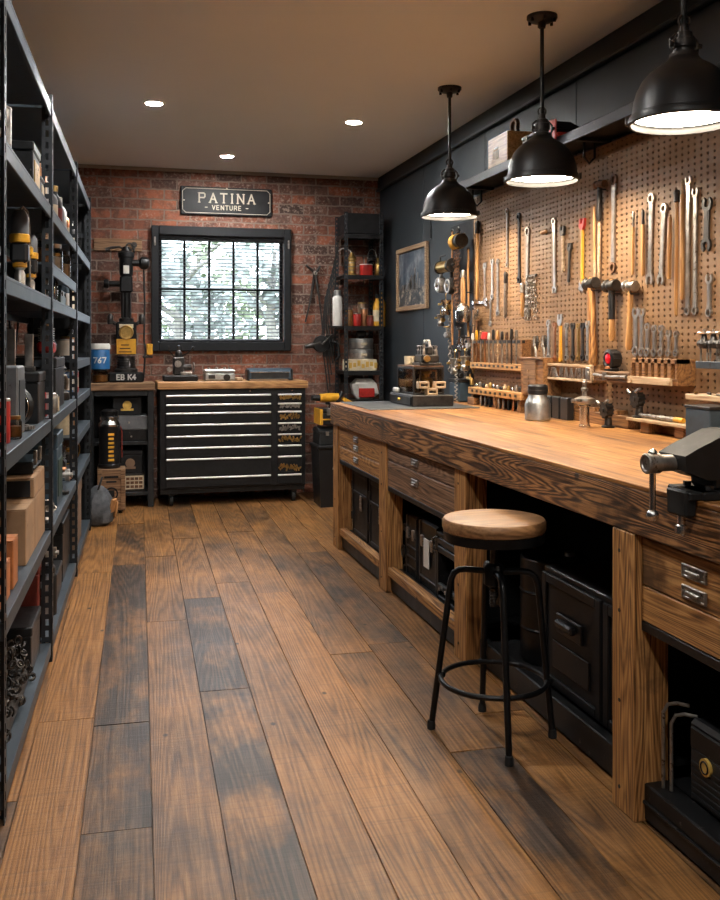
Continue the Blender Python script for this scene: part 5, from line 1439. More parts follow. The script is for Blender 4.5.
# ------------------------------------------------------------------ corner shelf
kx0, kx1, ky0, ky1 = 2.045, 2.415, 8.40, 8.80
cs = thing('corner_shelf', 'tall narrow black steel shelf in the corner beside the brick wall', 'shelf unit', ((kx0 + kx1) / 2, ky0, 0))
kw_ = kx1 - kx0
def perf_post(x, y, fl, hgt, par):
    q = MB(); Wd, P, T = .034, .042, .003
    for k in range(int(hgt / P)):
        z = k * P
        a, b_, c, d = -Wd / 2, Wd / 2, z, z + P
        e, f, g, h = -.006, .006, z + .011, z + .029
        pts = [(a, c), (b_, c), (b_, d), (a, d), (e, g), (f, g), (f, h), (e, h)]
        for ax in (0, 1):
            if ax == 0: v3 = [(x + p_[0], y, p_[1]) for p_ in pts]
            else: v3 = [(x + fl * Wd / 2, y + Wd / 2 + p_[0], p_[1]) for p_ in pts]
            q.add(v3, [(0, 1, 5, 4), (1, 2, 6, 5), (2, 3, 7, 6), (3, 0, 4, 7)])
    return q.build('post', M['rack_dark'], par)
for sx in (-1, 1):
    for yy in (0, ky1 - ky0 - .035): perf_post(sx * (kw_ / 2 - .017), yy, -sx, 2.61, cs)
kz = [.12, .50, .888, 1.153, 1.564, 2.031, 2.405]
for z in kz:
    q = MB(); q.box(0, .2, z - .012, kw_ - .006, .39, .012, .002).box(0, .008, z - .04, kw_ - .04, .012, .04, .002).box(-kw_ / 2 + .012, .2, z - .03, .01, .36, .03).box(kw_ / 2 - .012, .2, z - .03, .01, .36, .03); q.build('shelf', M['black_worn'], cs)
MB().box(0, .2, 2.409, kw_ - .045, .36, .19, .006).build('top_drawer', M['black_paint'], cs)
def kp(px, d, z): return (on_y(px, 344, ky0 + d).x, ky0 + d, z + .0005)
pump(kp(352, .14, 2.031), PI - .4, 'brass figurine-like pump on the upper corner shelf', .85, 'brass', 'old_steel', name='brass_pump')
paint_can(kp(366, .14, 2.031), 0, 'red tin with pale lid on the upper corner shelf', .062, .11, 'red', 'white')
bottle(kp(378, .12, 2.031), 0, 'brass oil bottle at the right end of the upper corner shelf', .032, .17, 'brass', 'brass', None)
lantern(kp(372, .3, 2.031), 0, 'iron lantern behind the red tin', .9)
spray_can((kx0 - .045, ky0 + .08, 1.5645), 0, 'white gas cartridge on a bracket outside the corner shelf post', .045, .33, 'white', 'alu')
q = MB(); q.box(0, .0, -.012, .12, .14, .012, .002).box(.05, 0, -.03, .012, .10, .02); solo(q, 'side_bracket', M['black_worn'], 'little black bracket plate holding the white cartridge', 'bracket', (kx0 - .045, ky0 + .09, 1.564))
for i, (px, d, r, h, b_, l_, lab) in enumerate(((349, .10, .035, .15, 'jar_amber', 'brass', 'amber jar at the left of the middle corner shelf'), (357, .09, .036, .12, 'red', 'old_steel', 'small red tin on the middle corner shelf'), (364, .10, .034, .17, 'copper', 'old_steel', 'copper tin standing behind the small red tin'), (370, .09, .032, .10, 'red_dark', 'brass', 'dark red tin at the front of the middle corner shelf'), (362, .26, .04, .23, 'card_dark', 'brass', 'brown canister at the back of the middle corner shelf'))):
    paint_can(kp(px, d, 1.564), 0, lab, r, h, b_, l_)
bottle(kp(377, .10, 1.564), 0, 'yellow bottle at the right of the middle corner shelf', .04, .30, 'yellow', 'black_plastic', 'cream')
bottle(kp(381, .24, 1.564), 0, 'taller yellow bottle behind the first one', .04, .34, 'yellow', 'yellow', None)
t = thing('printed_box', 'wide cream printed box beneath the steel tins on the corner shelf', 'box', (2.23, ky0 + .16, 1.1535), 0)
MB().box(0, 0, 0, .265, .26, .105, .004).build('body', M['cream'], t)
q = MB()
for k in range(7): q.box(-.12 + .04 * k, -.132, .025 + .01 * (k % 3), .028, .004, .05 - .012 * (k % 2))
q.build_each('print_block', M['gold'], t)
for k, lab in enumerate(('flat round steel tin on the printed box', 'second flat steel tin stacked on top of the first')):
    t = thing('cake_tin', lab, 'tin', (kp(361, .15, 0)[0], ky0 + .15, 1.259 + .098 * k), 0)
    MB().lathe([(.108, 0), (.112, .004), (.112, .062)], n=32).build('body', M['steel'], t)
    MB().lathe([(.115, .058), (.115, .088), (.108, .096), (1e-6, .096)], n=32).build('lid', M['alu'], t)
    q = MB(); q.at(0, 0, .03).box(0, -.111, 0, .06, .006, .024, .002); q.M = None; q.build('label_plate', M['cream'], t)
motor((kp(361, .15, 0)[0], ky0 + .15, 1.4555), PI / 2, 'dark little motor lying on the stacked steel tins', .38, 'iron')
t = thing('rag_bag', 'red and white printed bag on the lower corner shelf', 'bag', kp(364, .14, .888), 0)
q = MB(); q.box(0, 0, 0, .24, .18, .19, .05)
q.v = [(x + .012 * math.sin(31 * z), y + .012 * math.sin(23 * x + 9 * z), z) for x, y, z in q.v]; q.build('body', M['white'], t)
q = MB(); q.at(0, -.096, .02, .02).box(0, 0, 0, .15, .014, .085, .005); q.M = None; q.build('print', M['red'], t, 'red print')
chain_heap(kp(362, .2, .50), 0, 'heap of iron links on the low corner shelf', .28, .2, .12, 'iron', 21, 60)
# cables hanging at the left outer side of the corner shelf
q = MB(); r_ = random.Random(5)
for k in range(7):
    x = -.03 - .012 * k; z0 = 2.35 - .06 * k
    q.tube([(0, .02 * k, z0), (x, .02 * k - .02, z0 - .15), (x * 1.3, .02 * k, z0 - .55), (x * .6, .02 * k, z0 - .8 - .05 * k)], .006, 6)
solo(q, 'cable_bundle', M['rubber'], 'bundle of black cables hanging down the left side of the corner shelf', 'cable', (kx0 - .004, ky0 + .22, 0))

# ------------------------------------------------------------------ bins between chest and bench
t = thing('waste_bin', 'black square bin with white script lettering between tool chest and workbench', 'bin', (1.90, 8.10, 0))
q = MB(); q.add([(-.17, -.15, .0), (.17, -.15, 0), (.17, .15, 0), (-.17, .15, 0), (-.19, -.17, .50), (.19, -.17, .50), (.19, .17, .50), (-.19, .17, .50)], [(0, 3, 2, 1), (0, 1, 5, 4), (1, 2, 6, 5), (2, 3, 7, 6), (3, 0, 4, 7), (4, 5, 6, 7)]); q.build('body', M['black_plastic'], t)
MB().box(0, 0, .50, .40, .36, .03, .008).build('lid', M['black_plastic'], t)
q = MB(); lettering(q, 'Pro', .01, .33, .085, -.166, .16, .12, False, .003, .18); q.build('script_lettering', M['white'], t, 'white script lettering')
toolbox((1.90, 8.11, .531), 0, 'grey-banded black toolbox on top of the lettered bin', .36, .26, .16, 'charcoal')
t = tool_case((1.90, 8.11, .702), 0, 'black case with yellow handle bar, topmost on the lettered bin', .34, .24, .14, 'black_plastic', 1, trim='yellow')
t = thing('yellow_drill', 'yellow and black drill lying on the stacked cases beside the bench corner', 'power tool', (1.86, 8.10, .872), .2)
q = MB(); q.lathe([(.02, -.12), (.035, -.11), (.04, -.02), (.036, .08), (.02, .10)], (0, 0, .06), 'X', 18); q.build('motor_housing', M['yellow'], t)
q = MB(); q.at(.05, 0, .03, 0, .5, 0).box(0, -.02, -.02, .04, .035, .11, .01); q.M = None; q.lathe([(.024, -.19), (.026, -.15), (.03, -.12)], (0, 0, .06), 'X', 14); q.box(.0, 0, 0, .10, .06, .025, .006); q.build('grip_and_chuck', M['black_plastic'], t)
t = thing('spirit_level', 'short yellow bar leaning on the case beside the bench end', 'level', (2.02, 7.955, .865), 0, ry=.45)
MB().box(0, 0, 0, .22, .03, .03, .004).build('bar', M['yellow'], t); MB().box(.0, -.016, .008, .05, .004, .014, .002).build('vial', M['glass_dark'], t)
# picture on the dark wall
fy0, fy1, fz0, fz1 = 7.342, 8.183, 1.69, 2.24
t = thing('framed_picture', 'framed dark painting in a thin wooden frame on the dark wall', 'picture', (XW - .001, (fy0 + fy1) / 2, fz0), RW)
fw, fh = fy1 - fy0, fz1 - fz0
M['frame_wood'] = wood('frame_wood', (.16, .095, .05), (.27, .17, .095), (.36, .24, .14), 'X', .55, .7, 30, 16, .1, False)
MB_ = MB(); frame_rect(MB_, -fw / 2, fw / 2, 0, fh, .04, -.03, 0, .004); MB_.build('frame', M['frame_wood'], t)
def painting():
    m, nt, b = _mat('dark_seascape')
    tc = N(nt, 'ShaderNodeTexCoord'); v = tc.outputs['Object']
    sp = N(nt, 'ShaderNodeSeparateXYZ'); nt.links.new(v, sp.inputs[0])
    zz = math_(nt, 'DIVIDE', sp.outputs[2], fh)
    sky = ramp(nt, noise(nt, v, 6, 5, .65), [(.35, (.02, .03, .045)), (.52, (.07, .09, .115)), (.68, (.24, .25, .26))])
    sea = ramp(nt, noise(nt, v, 14, 5, .7, .5), [(.35, (.015, .02, .028)), (.52, (.06, .065, .07)), (.62, (.42, .34, .25))])
    c = mixc(nt, ramp(nt, zz, [(.32, (0, 0, 0)), (.38, (1, 1, 1))]), sea, sky)
    nt.links.new(c, b.inputs['Base Color']); b.inputs['Roughness'].default_value = .45
    return m
pn = MB().box(0, -.008, .035, fw - .07, .008, fh - .07).build('canvas', painting(), t)
r_ = random.Random(3); q = MB()
for k in range(26):
    x = -.16 + r_.gauss(.12, .12); h_ = .05 + .16 * max(0, 1 - abs(x - .08) * 5) * r_.random(); q.box(max(-.36, min(.36, x)), -.0125, .17 + .01 * r_.random(), .012 + .02 * r_.random(), .002, h_)
q.build('painted_rooftops', M['old_steel'], pn)
# ------------------------------------------------------------------ pegboard with real holes
XP = 2.46
py0, py1, pz0, pz1 = 2.55, 6.24, 1.03, 2.435
m, nt, b = _mat('pegboard_hardboard')
v = coords(nt, jitter=False)
n_ = noise(nt, v, 4.0, 5, .6); n2_ = noise(nt, v, 60, 4, .7)
c = ramp(nt, n_, [(.3, (.172, .090, .038)), (.7, (.245, .136, .062))])
c = mixc(nt, math_(nt, 'MULTIPLY', ramp(nt, n2_, [(.4, (0, 0, 0)), (.7, (1, 1, 1))]), .35), c, (.16, .085, .045))
nt.links.new(c, b.inputs['Base Color']); b.inputs['Roughness'].default_value = .6
M['pegboard'] = m
pb = thing('pegboard', 'large brown pegboard full of holes behind the workbench', 'pegboard', (XP, py1, pz0), RW)
PX_, PZ_ = .047, .0285; nx, nz = int((py1 - py0) / PX_), int((pz1 - pz0) / PZ_)
oct_ = [(math.cos(PI / 8 + k * PI / 4) * .0080, math.sin(PI / 8 + k * PI / 4) * .0062) for k in range(8)]
vs, fs = [], []
for i in range(nx):
    for j in range(nz):
        cx, cz, hx, hz_ = (i + .5) * PX_, (j + .5) * PZ_, PX_ / 2, PZ_ / 2
        b0 = len(vs)
        for (a, d) in ((hx, hz_), (-hx, hz_), (-hx, -hz_), (hx, -hz_)): vs.append((cx + a, -.006, cz + d))
        for (a, d) in oct_: vs.append((cx + a, -.006, cz + d))
        for (a, d) in oct_: vs.append((cx + a, 0, cz + d))
        o_ = b0 + 4
        fs += [(b0, b0 + 1, o_ + 2, o_ + 1, o_ + 0), (b0 + 1, b0 + 2, o_ + 4, o_ + 3, o_ + 2), (b0 + 2, b0 + 3, o_ + 6, o_ + 5, o_ + 4), (b0 + 3, b0, o_ + 0, o_ + 7, o_ + 6)]
        fs += [(o_ + k, o_ + (k + 1) % 8, o_ + 8 + (k + 1) % 8, o_ + 8 + k) for k in range(8)]
me = bpy.data.meshes.new('perforated_sheet'); me.from_pydata(vs, [], fs); me.materials.append(M['pegboard'])
o = bpy.data.objects.new('perforated_sheet', me); COL.objects.link(o); o.parent = pb
MB().box(nx * PX_ / 2, .024, 0, nx * PX_, .024, nz * PZ_).build('backing_board', M['black_paint'], pb)
q = MB(); q.box(-.012, .018, 0, .022, .034, nz * PZ_, .002); q.build('edge_batten', M['crate_wood'], pb)

# ledge shelf above the pegboard
lz = 2.447
lg = thing('ledge_shelf', 'long dark ledge shelf with black brackets above the pegboard', 'shelf', (XW, 6.30, lz), RW)
MB().box(1.85, -.125, .008, 3.7, .25, .026, .003).build('board', M['black_paint'], lg)
MB().box(1.85, -.247, -.022, 3.7, .014, .055, .003).build('front_edge', M['black_worn'], lg)
for x in (.35, 1.9, 3.3):
    q = MB(); q.box(x, -.12, -.014, .03, .20, .02, .003); q.tube([(x - .02, -.16, -.01), (x - .02, -.16, -.09), (x - .02, -.13, -.12), (x - .02, -.10, -.09), (x - .02, -.10, -.01)], .007, 6); q.build('bracket', M['black_worn'], lg)
q = MB(); q.tube([(-.02, -.20, .01), (-.25, -.20, .0), (-.42, -.20, -.01), (-.42, -.20, -.26)], .007, 8); q.tube([(-.42, -.20, -.01), (-.42, -.003, -.01)], .007, 8); q.build('end_rod', M['black_worn'], lg)
def ledge(px, d=.15): v = on_x(px, 150, XW - d); return (XW - d, v.y, lz + .0345)
x_, y_, z_ = ledge(512, .13)
t = thing('wooden_box', 'orange-brown wooden box with pale stamp on the ledge above the pegboard', 'box', (x_, y_, z_), RW)
bw, bd, bh = .30, .19, .19
MB().box(0, 0, 0, bw, bd, bh, .004).build('body', M['handle_wood_x'], t)
q = MB(); q.box(-.02, -bd / 2 - .001, .05, .08, .003, .05).box(-.02, -bd / 2 - .001, .11, .06, .003, .012); q.build('stamp', M['cream'], t)
t2 = thing('iron_shackle', 'brown iron ring shackle standing on the brown wooden box', 'shackle', (x_, y_ - .04, z_ + bh + .0005), RW)
q = MB(); q.ring(0, .05, .05, .032, -.012, .012, 20, -.7, PI + .7); q.build('bow', M['rust'], t2); q = MB(); q.cyl((-.055, 0, .012), (.055, 0, .012), .012, n=12); q.build('pin', M['iron'], t2)
t2 = thing('pulley_sheave', 'small dark pulley lying beside the shackle on the wooden box', 'pulley', (x_, y_ + .09, z_ + bh + .0005), RW)
q = MB(); q.lathe([(.02, .0), (.045, .004), (.036, .014), (.036, .02), (.045, .03), (.02, .034)], n=20); q.build('sheave', M['iron'], t2); q = MB(); q.cyl((0, 0, 0), (0, 0, .045), .012, n=12); q.build('axle', M['old_steel'], t2)
x_, y_, z_ = ledge(573, .14)
toolbox((x_, y_ + .28, z_), RW, 'black toolbox on the ledge half hidden by the middle lamp', .34, .18, .13, 'black')
t = thing('red_flag_cloth', 'folded red cloth with white stripe hanging over the ledge edge', 'cloth', (XW - .268, y_ - .02, z_ + .001), RW)
q = MB(); q.at(0, -.002, -.02, .05, .12, 0).box(0, 0, 0, .09, .012, .11, .005); q.M = None; q.box(0, .075, .0, .10, .14, .02, .008); q.build('cloth', M['red'], t); MB().at(-.05, -.006, -.01, .05, .12, 0).box(0, 0, 0, .012, .012, .10, .003).build('stripe', M['white'], t)

# ------------------------------------------------------------------ hand tools on the pegboard
def hang(px0, q0, px1, q1, X=XP - .008):
    a, b_ = on_x(px0, q0, X), on_x(px1, q1, X)
    dx, dz = -(a.y - b_.y), a.z - b_.z
    return (X, b_.y, b_.z), math.hypot(dx, dz), math.atan2(dx, dz)
def open_jaw(q, z, w, up=True, y0=-.010, y1=0.0):
    c = PI / 2 if up else -PI / 2
    q.ring(0, z, w, w * .48, y0, y1, 14, c + .62, c + 2 * PI - .62)
def ring_end(q, z, w, y0=-.011, y1=0.0):
    q.ring(0, z, w, w * .58, y0, y1, 16)
def wrench(px0, q0, px1, q1, label, w=.021, top='open', bot='ring', mat='steel', group='wrenches on the pegboard', shaft=None, X=XP - .008, cat='wrench'):
    loc, L, ry = hang(px0, q0, px1, q1, X)
    if X > XP - .02: w *= 1.18 if px0 < 575 else 1.1
    t = thing('combination_wrench', label, cat, loc, RW, group, ry=ry)
    sw = w * .5
    q = MB(); q.prism([(-sw * 1.1, w * 1.5), (sw * 1.1, w * 1.5), (sw * .9, L * .5), (sw * 1.1, L - w * 1.5), (-sw * 1.1, L - w * 1.5), (-sw * .9, L * .5)], -.0085, -.001)
    q.prism([(-sw * .5, L * .2), (sw * .5, L * .2), (sw * .5, L * .8), (-sw * .5, L * .8)], -.0095, -.0085); q.build('shaft', M[shaft or mat], t)
    for end, z, up in ((top, L - w, True), (bot, w, False)):
        q = MB(); (open_jaw(q, z, w, up) if end == 'open' else ring_end(q, z, w * .85))
        q.build('open_jaw' if end == 'open' else 'ring_end', M[mat], t)
    return t
def adjustable(px0, q0, px1, q1, label, w=.03, mat='steel', grip=None, group='wrenches on the pegboard', X=XP - .008):
    loc, L, ry = hang(px0, q0, px1, q1, X)
    t = thing('adjustable_wrench', label, 'wrench', loc, RW, group, ry=ry)
    q = MB(); sw = w * .36
    q.prism([(-sw, .012), (0, 0), (sw, .012), (sw * .75, L * .5), (sw, L - w * 2), (-sw, L - w * 2), (-sw * .75, L * .5)], -.011, -.001); q.ring(0, sw, sw * 1.2, sw * .5, -.0115, -.0005, 12); q.build('handle', M[grip or mat], t)
    q = MB(); z = L - w * 2
    q.prism([(-sw, z), (sw, z), (w * .9, z + w * .7), (w * .95, z + w * 1.9), (w * .45, z + w * 2), (w * .35, z + w * 1.1), (-w * .35, z + w * 1.0), (-w * .9, z + w * .8)], -.014, 0); q.build('fixed_jaw', M[mat], t)
    q = MB(); q.prism([(-w * .95, z + w * .85), (-w * .3, z + w * 1.05), (-w * .35, z + w * 1.95), (-w * .8, z + w * 1.9)], -.013, -.001); q.build('movable_jaw', M[mat], t)
    q = MB(); q.cyl((-w * .3, -.007, z + w * .75), (w * .3, -.007, z + w * .75), w * .2, n=10); q.build('worm_screw', M['iron'], t)
    return t
def rod_tool(px0, q0, px1, q1, label, name='steel_rod', cat='rod', r=.008, shaft='steel', handle=None, hfrac=.3, tip=None, group=None, X=XP - .021, hr=1.5, top_handle=True):
    loc, L, ry = hang(px0, q0, px1, q1, X)
    t = thing(name, label, cat, loc, RW, group, ry=ry)
    if handle:
        if top_handle: a0, a1, h0, h1 = 0, L * (1 - hfrac), L * (1 - hfrac), L
        else: a0, a1, h0, h1 = L * hfrac, L, 0, L * hfrac
        MB().lathe([(r * .55, a0), (r, a0 + r), (r, a1)], n=10).build('shaft', M[shaft], t)
        MB().lathe([(r * hr * .7, h0), (r * hr, h0 + (h1 - h0) * .12), (r * hr * .85, h0 + (h1 - h0) * .4), (r * hr * 1.05, h0 + (h1 - h0) * .8), (r * hr * .6, h1)], n=12).build('handle', M[handle], t)
    else:
        MB().lathe([(r * .7, 0), (r, r), (r, L - r), (r * .5, L)], n=10).build('shaft', M[shaft], t)
    if tip: MB().lathe([(r * 1.15, L - .05), (r * 1.3, L - .04), (r * 1.3, L - .01), (r * .7, L)], n=10).build('tip', M[tip], t)
    return t
def hammer(px0, q0, px1, q1, label, hw=.11, hr=.018, head='iron', grip='handle_wood', r=.013, X=XP - .03, band=None, name='hammer', grp='hammers hanging on the pegboard', flat=None):
    loc, L, ry = hang(px0, q0, px1, q1, X)
    t = thing(name, label, 'hammer', loc, RW, grp, ry=ry)
    MB().lathe([(r * .8, 0), (r * 1.15, .02), (r * .9, L * .35), (r, L * .6), (r * .8, L)], n=12).build('handle', M[grip], t)
    if band: MB().lathe([(r * 1.1, L * .35), (r * 1.15, L * .38), (r * 1.1, L * .92)], n=12).build('grip_sleeve', M[band], t)
    q = MB(); q.lathe([(hr * .9, -hw * .5), (hr, -hw * .46), (hr, -hw * .3), (hr * .7, -hw * .22), (hr * .85, -hw * .1), (hr * .85, hw * .12), (hr * .55, hw * .3), (hr * .9, hw * .42), (hr * .8, hw * .5)], (0, 0, L - hr), 'X', 16); q.build('head', M[head], t)
    dk = XP - .007 - X
    q = MB(); q.tube([(r + .006, dk, L - 2 * hr - .006), (r + .006, -.012, L - 2 * hr - .006), (r + .006, -.018, L - 2 * hr + .006)], .004, 6); q.build('hook', M['iron'], t)
    return t
# the far part of the board
t = rod_tool(477.5, 221, 477, 300, 'long wooden-handled pick with black iron head at the far end of the board', 'long_handled_tool', 'tool', .012, 'handle_wood', 'iron', .16, hr=1.6, X=XP - .028)
adjustable(489, 302, 473.5, 303, 'chrome adjustable wrench lying across below the wooden pick handle', .03, 'chrome')
wrench(485.5, 262, 485.5, 303, 'short open-ended wrench just beside the long wooden handle', .022, 'open', 'ring')
wrench(493, 258, 493, 300, 'open-ended wrench hanging second from the long wooden handle', .021, 'open', 'ring')
wrench(491.5, 299, 491, 327, 'small wrench hanging below the second open-ended wrench', .018, 'ring', 'open', 'old_steel')
wrench(498.5, 258, 498.5, 317, 'long dull wrench hanging third from the wooden handle', .022, 'ring', 'open', 'old_steel')
rod_tool(505.5, 272, 505, 318, 'dark thin round file hanging left of the tall rod', 'round_file', 'file', .010, 'old_steel', 'iron', .25, hr=1.3)
wrench(508, 208, 508, 268, 'slim long rod-like wrench near the board top, above the dark file', .018, 'ring', 'ring', 'old_steel')
wrench(519.5, 212, 520, 284, 'long dark ratchet wrench with ring ends, left of the wide ratchet', .022, 'ring', 'ring', 'iron')
rod_tool(522, 283, 522.5, 317, 'pale chisel hanging below the dark ratchet wrench', 'wood_chisel', 'chisel', .013, 'handle_wood', 'old_steel', .3, hr=1.1)
t = wrench(528.5, 226, 527.5, 318, 'wide perforated ratchet bar with pale lower handle, between two thin rods', .030, 'ring', 'open', 'old_steel')
wrench(554.7, 217, 555.5, 294, 'thin steel ring wrench with ring at the top, above the cut-out wrench rack', .021, 'ring', 'open')
rod_tool(547, 231, 541, 233, 'short wooden file handle lying across near the ring wrench', 'file_handle', 'handle', .012, 'handle_wood', None)
adjustable(563.5, 226, 564, 272, 'dark-headed adjustable wrench with pale handle near the middle lamp', .028, 'iron', 'pale_wood')
t = adjustable(571, 243, 569.5, 282, 'small dark adjustable wrench right of the pale-handled one', .024, 'iron', 'iron')
adjustable(583.5, 218, 583, 284, 'yellow-handled adjustable wrench with red jaw', .032, 'red', 'yellow')
wrench(583.5, 278, 582, 293, 'short bright open jaw below the yellow handle', .026, 'ring', 'open')
rod_tool(594, 207, 595, 278, 'pale pencil-shaped wooden marking rod right of the yellow wrench', 'marking_rod', 'rod', .009, 'pale_wood', 'handle_wood', .75, hr=1.0)
hammer(600, 180, 599, 221, 'rusty lump-headed hammer hanging head up, left of the big ring bar', .10, .022, 'rust', 'iron', .014)
rod_tool(599.5, 222, 599, 278, 'pale wooden rod below the rusty hammer', 'wooden_rod', 'rod', .009, 'pale_wood')
t = wrench(615, 173, 613.5, 274, 'largest spanner, rust-brown ring at the top, left of the thin pale rods', .030, 'ring', 'ring', 'rust', shaft='steel')
rod_tool(633.5, 211, 632.5, 275, 'thin tan awl with steel tip, right of the largest spanner', 'awl', 'awl', .008, 'handle_wood', 'old_steel', .25, hr=.8)
rod_tool(643, 210, 643, 276, 'tan wooden-handled scraper with dark tip, left of the bright combination wrench', 'scraper', 'scraper', .010, 'handle_wood', 'iron', .22, hr=.8)
wrench(652.5, 192, 650.5, 286, 'long bright combination wrench with big ring on top, middle of the board', .028, 'ring', 'open', 'steel')
wrench(665.5, 202, 661.5, 286, 'bright spanner with narrow top and wide open lower jaw, next to the long combination wrench', .026, 'ring', 'open', 'steel')
rod_tool(670, 216, 669, 279, 'tan wooden file handle right of the two bright spanners', 'wooden_file', 'file', .010, 'handle_wood')
rod_tool(677, 190, 676, 316, 'long tan rod with dark bulb tip, left of the steel bars', 'tipped_rod', 'rod', .009, 'handle_wood', 'iron', .10, hr=1.7, X=XP - .026)
rod_tool(682.5, 180, 682, 300, 'long tan straight rod beside the dark-tipped one', 'wooden_rod', 'rod', .010, 'handle_wood', 'pale_wood', .12, hr=.9)
wrench(689.5, 175, 688.5, 316, 'long steel bar with ring at the lower end, tallest on the board', .021, 'open', 'ring', 'steel')
wrench(696.5, 187, 696, 316, 'second long steel bar with lower ring, right of the tallest bar', .021, 'open', 'ring', 'old_steel')
wrench(708.5, 196, 707, 253, 'short grey double-ended wrench near the photo edge', .030, 'open', 'open', 'iron')
wrench(710.5, 273, 710, 318, 'short wrench with a ring at the bottom, below the double-ended wrench', .022, 'open', 'ring', 'steel')
# three hammers, heads across, handles down
hammer(591, 277, 593, 366, 'heavy sledge hammer with thick wooden handle, head highest of the three', .10, .034, 'iron', 'pine_z', .022, XP - .044)
hammer(611.5, 279, 612, 341, 'dark cross-peen hammer with black sleeve and wooden butt, middle of the three', .095, .034, 'iron', 'handle_wood', .015, XP - .044, 'black_plastic')
hammer(631, 280, 628.5, 350, 'ball hammer with long tan handle, nearest the bright combination wrench', .085, .030, 'old_steel', 'handle_wood', .015, XP - .04)
# chain bunch
t = thing('hanging_chain', 'bunch of thin dark chains hanging on the board right of the wide ratchet bar', 'chain', (XP - .012, on_x(534, 300, XP).y, on_x(534, 278, XP).z), RW)
q = MB(); r_ = random.Random(2)
for k in range(5):
    x = -.06 + .028 * k; L = .20 + .08 * r_.random()
    for i in range(int(L / .022)): q.at(x + .012 * math.sin(i * .5 + k), -.008, -i * .022, 0, 0, (PI / 2) * (i % 2)).torus((0, 0, 0), .012, .0028, 'Y', 8, 4)
q.M = None; q.build('links', M['old_steel'], t); q = MB(); q.cyl((-.07, -.004, .015), (.07, -.004, .015), .006, n=8); q.build('peg_bar', M['iron'], t)

# ------------------------------------------------------------------ racks on the board
def wall_loc(px, q_, X): return on_x(px, q_, X)
# upper tool rack, far end
a, b_ = wall_loc(470, 365, 2.38), wall_loc(521, 365, 2.38)
W1 = a.y - b_.y; zt_ = a.z
r1 = thing('tool_rack', 'two-bar wooden rack of screwdrivers at the far end of the pegboard', 'tool rack', (XP - .0065, (a.y + b_.y) / 2, zt_), RW)
dep = XP - .0065 - 2.38
q = MB(); q.box(0, -dep / 2, -.02, W1, dep, .04, .003); q.build('shelf_board', M['handle_wood_x'], r1)
q = MB(); q.box(0, -dep * .75, .148, W1, .02, .02, .002); q.build('holding_bar', M['black_worn'], r1)
q = MB()
for sx in (-1, 1): q.box(sx * (W1 / 2 - .012), -dep / 2, .02, .02, dep - .01, .15, .002)
q.build_each('end_board', M['block_wood'], r1)
q = MB(); rr_ = random.Random(1)
for k in range(11): q.box(-W1 / 2 + .06 + (W1 - .12) * k / 10, -dep - .001, -.008 + .006 * rr_.random(), .03, .003, .014)
q.build_each('stencil', M['iron'], r1)
cols = ['white', 'yellow', 'block_wood', 'red', 'white', 'black_plastic', 'handle_wood', 'iron', 'rust', 'iron', 'old_steel']
sh_ = ['steel', 'rust', 'old_steel', 'copper', 'steel', 'steel', 'pale_wood', 'steel', 'old_steel', 'iron', 'old_steel']
ords = ['first', 'second', 'third', 'fourth', 'fifth', 'sixth', 'seventh', 'eighth', 'ninth', 'tenth', 'eleventh']
cn = ['white', 'yellow', 'brown', 'bulky red', 'white', 'black', 'tan', 'dark', 'rusty', 'dark', 'steel']
for k in range(11):
    yw = a.y - .06 - (W1 - .12) * k / 10
    t = thing('screwdriver', f'{cn[k]} handled screwdriver, {ords[k]} from the far end of the upper rack', 'screwdriver', (2.38 + dep * .25 - .022, yw, zt_ + .0205), RW, 'screwdrivers in the upper rack')
    hh = .045 + .02 * ((k * 7) % 4) / 3
    MB().lathe([(.004, 0), (.0055, .01), (.0055, .15)], n=8).build('shaft', M[sh_[k]], t)
    rr0 = .026 if k == 3 else .011
    MB().lathe([(rr0 * .6, .15), (rr0, .158), (rr0 * .9, .15 + hh * .6), (rr0 * .75, .15 + hh), (1e-6, .152 + hh)], n=12).build('handle', M[cols[k]], t)
# lower rack of bits, standing on the bench
a, b_ = wall_loc(468, 390, 2.33), wall_loc(521, 391, 2.33)
W2 = a.y - b_.y; z2 = a.z
r2 = thing('bit_stand', 'orange-brown wooden stand of drill bits on the bench below the screwdriver rack', 'tool rack', (XP - .0065, (a.y + b_.y) / 2, .9925), RW)
dep = XP - .0065 - 2.33; zz = z2 - .9925
q = MB(); q.box(0, -dep / 2, zz - .022, W2, dep, .044, .003); q.build('top_board', M['handle_wood_x'], r2)
q = MB()
for sx in (-1, 0, 1): q.box(sx * (W2 / 2 - .05), -dep / 2, 0, .03, dep - .02, zz - .023, .002)
q.box(-W2 / 2 + .05, -dep * .8, 0, .12, .05, .05, .003); q.build_each('leg', M['block_wood'], r2)
q = MB()
for k in range(10): q.box(-W2 / 2 + .08 + (W2 - .16) * k / 9, -dep - .001, zz - .008, .03, .003, .016)
q.build_each('stencil', M['iron'], r2)
for k in range(14):
    yw = a.y - .05 - (W2 - .10) * k / 13
    hh = .02 + .018 * ((k * 5) % 7) / 6
    q = MB(); q.lathe([(.010, 0), (.013, .004), (.013, hh * .6), (.008, hh), (1e-6, hh + .002)], n=10)
    solo(q, 'socket_bit', M[['chrome', 'iron', 'brass', 'old_steel', 'pale_wood'][(k * 3) % 5]], f'small socket bit, {ords[k] if k < 11 else ["twelfth", "thirteenth", "last"][k - 11]} from the far end of the lower stand', 'bit', (2.33 + .045, yw, z2 + .0225), 0, 'socket bits on the lower stand')
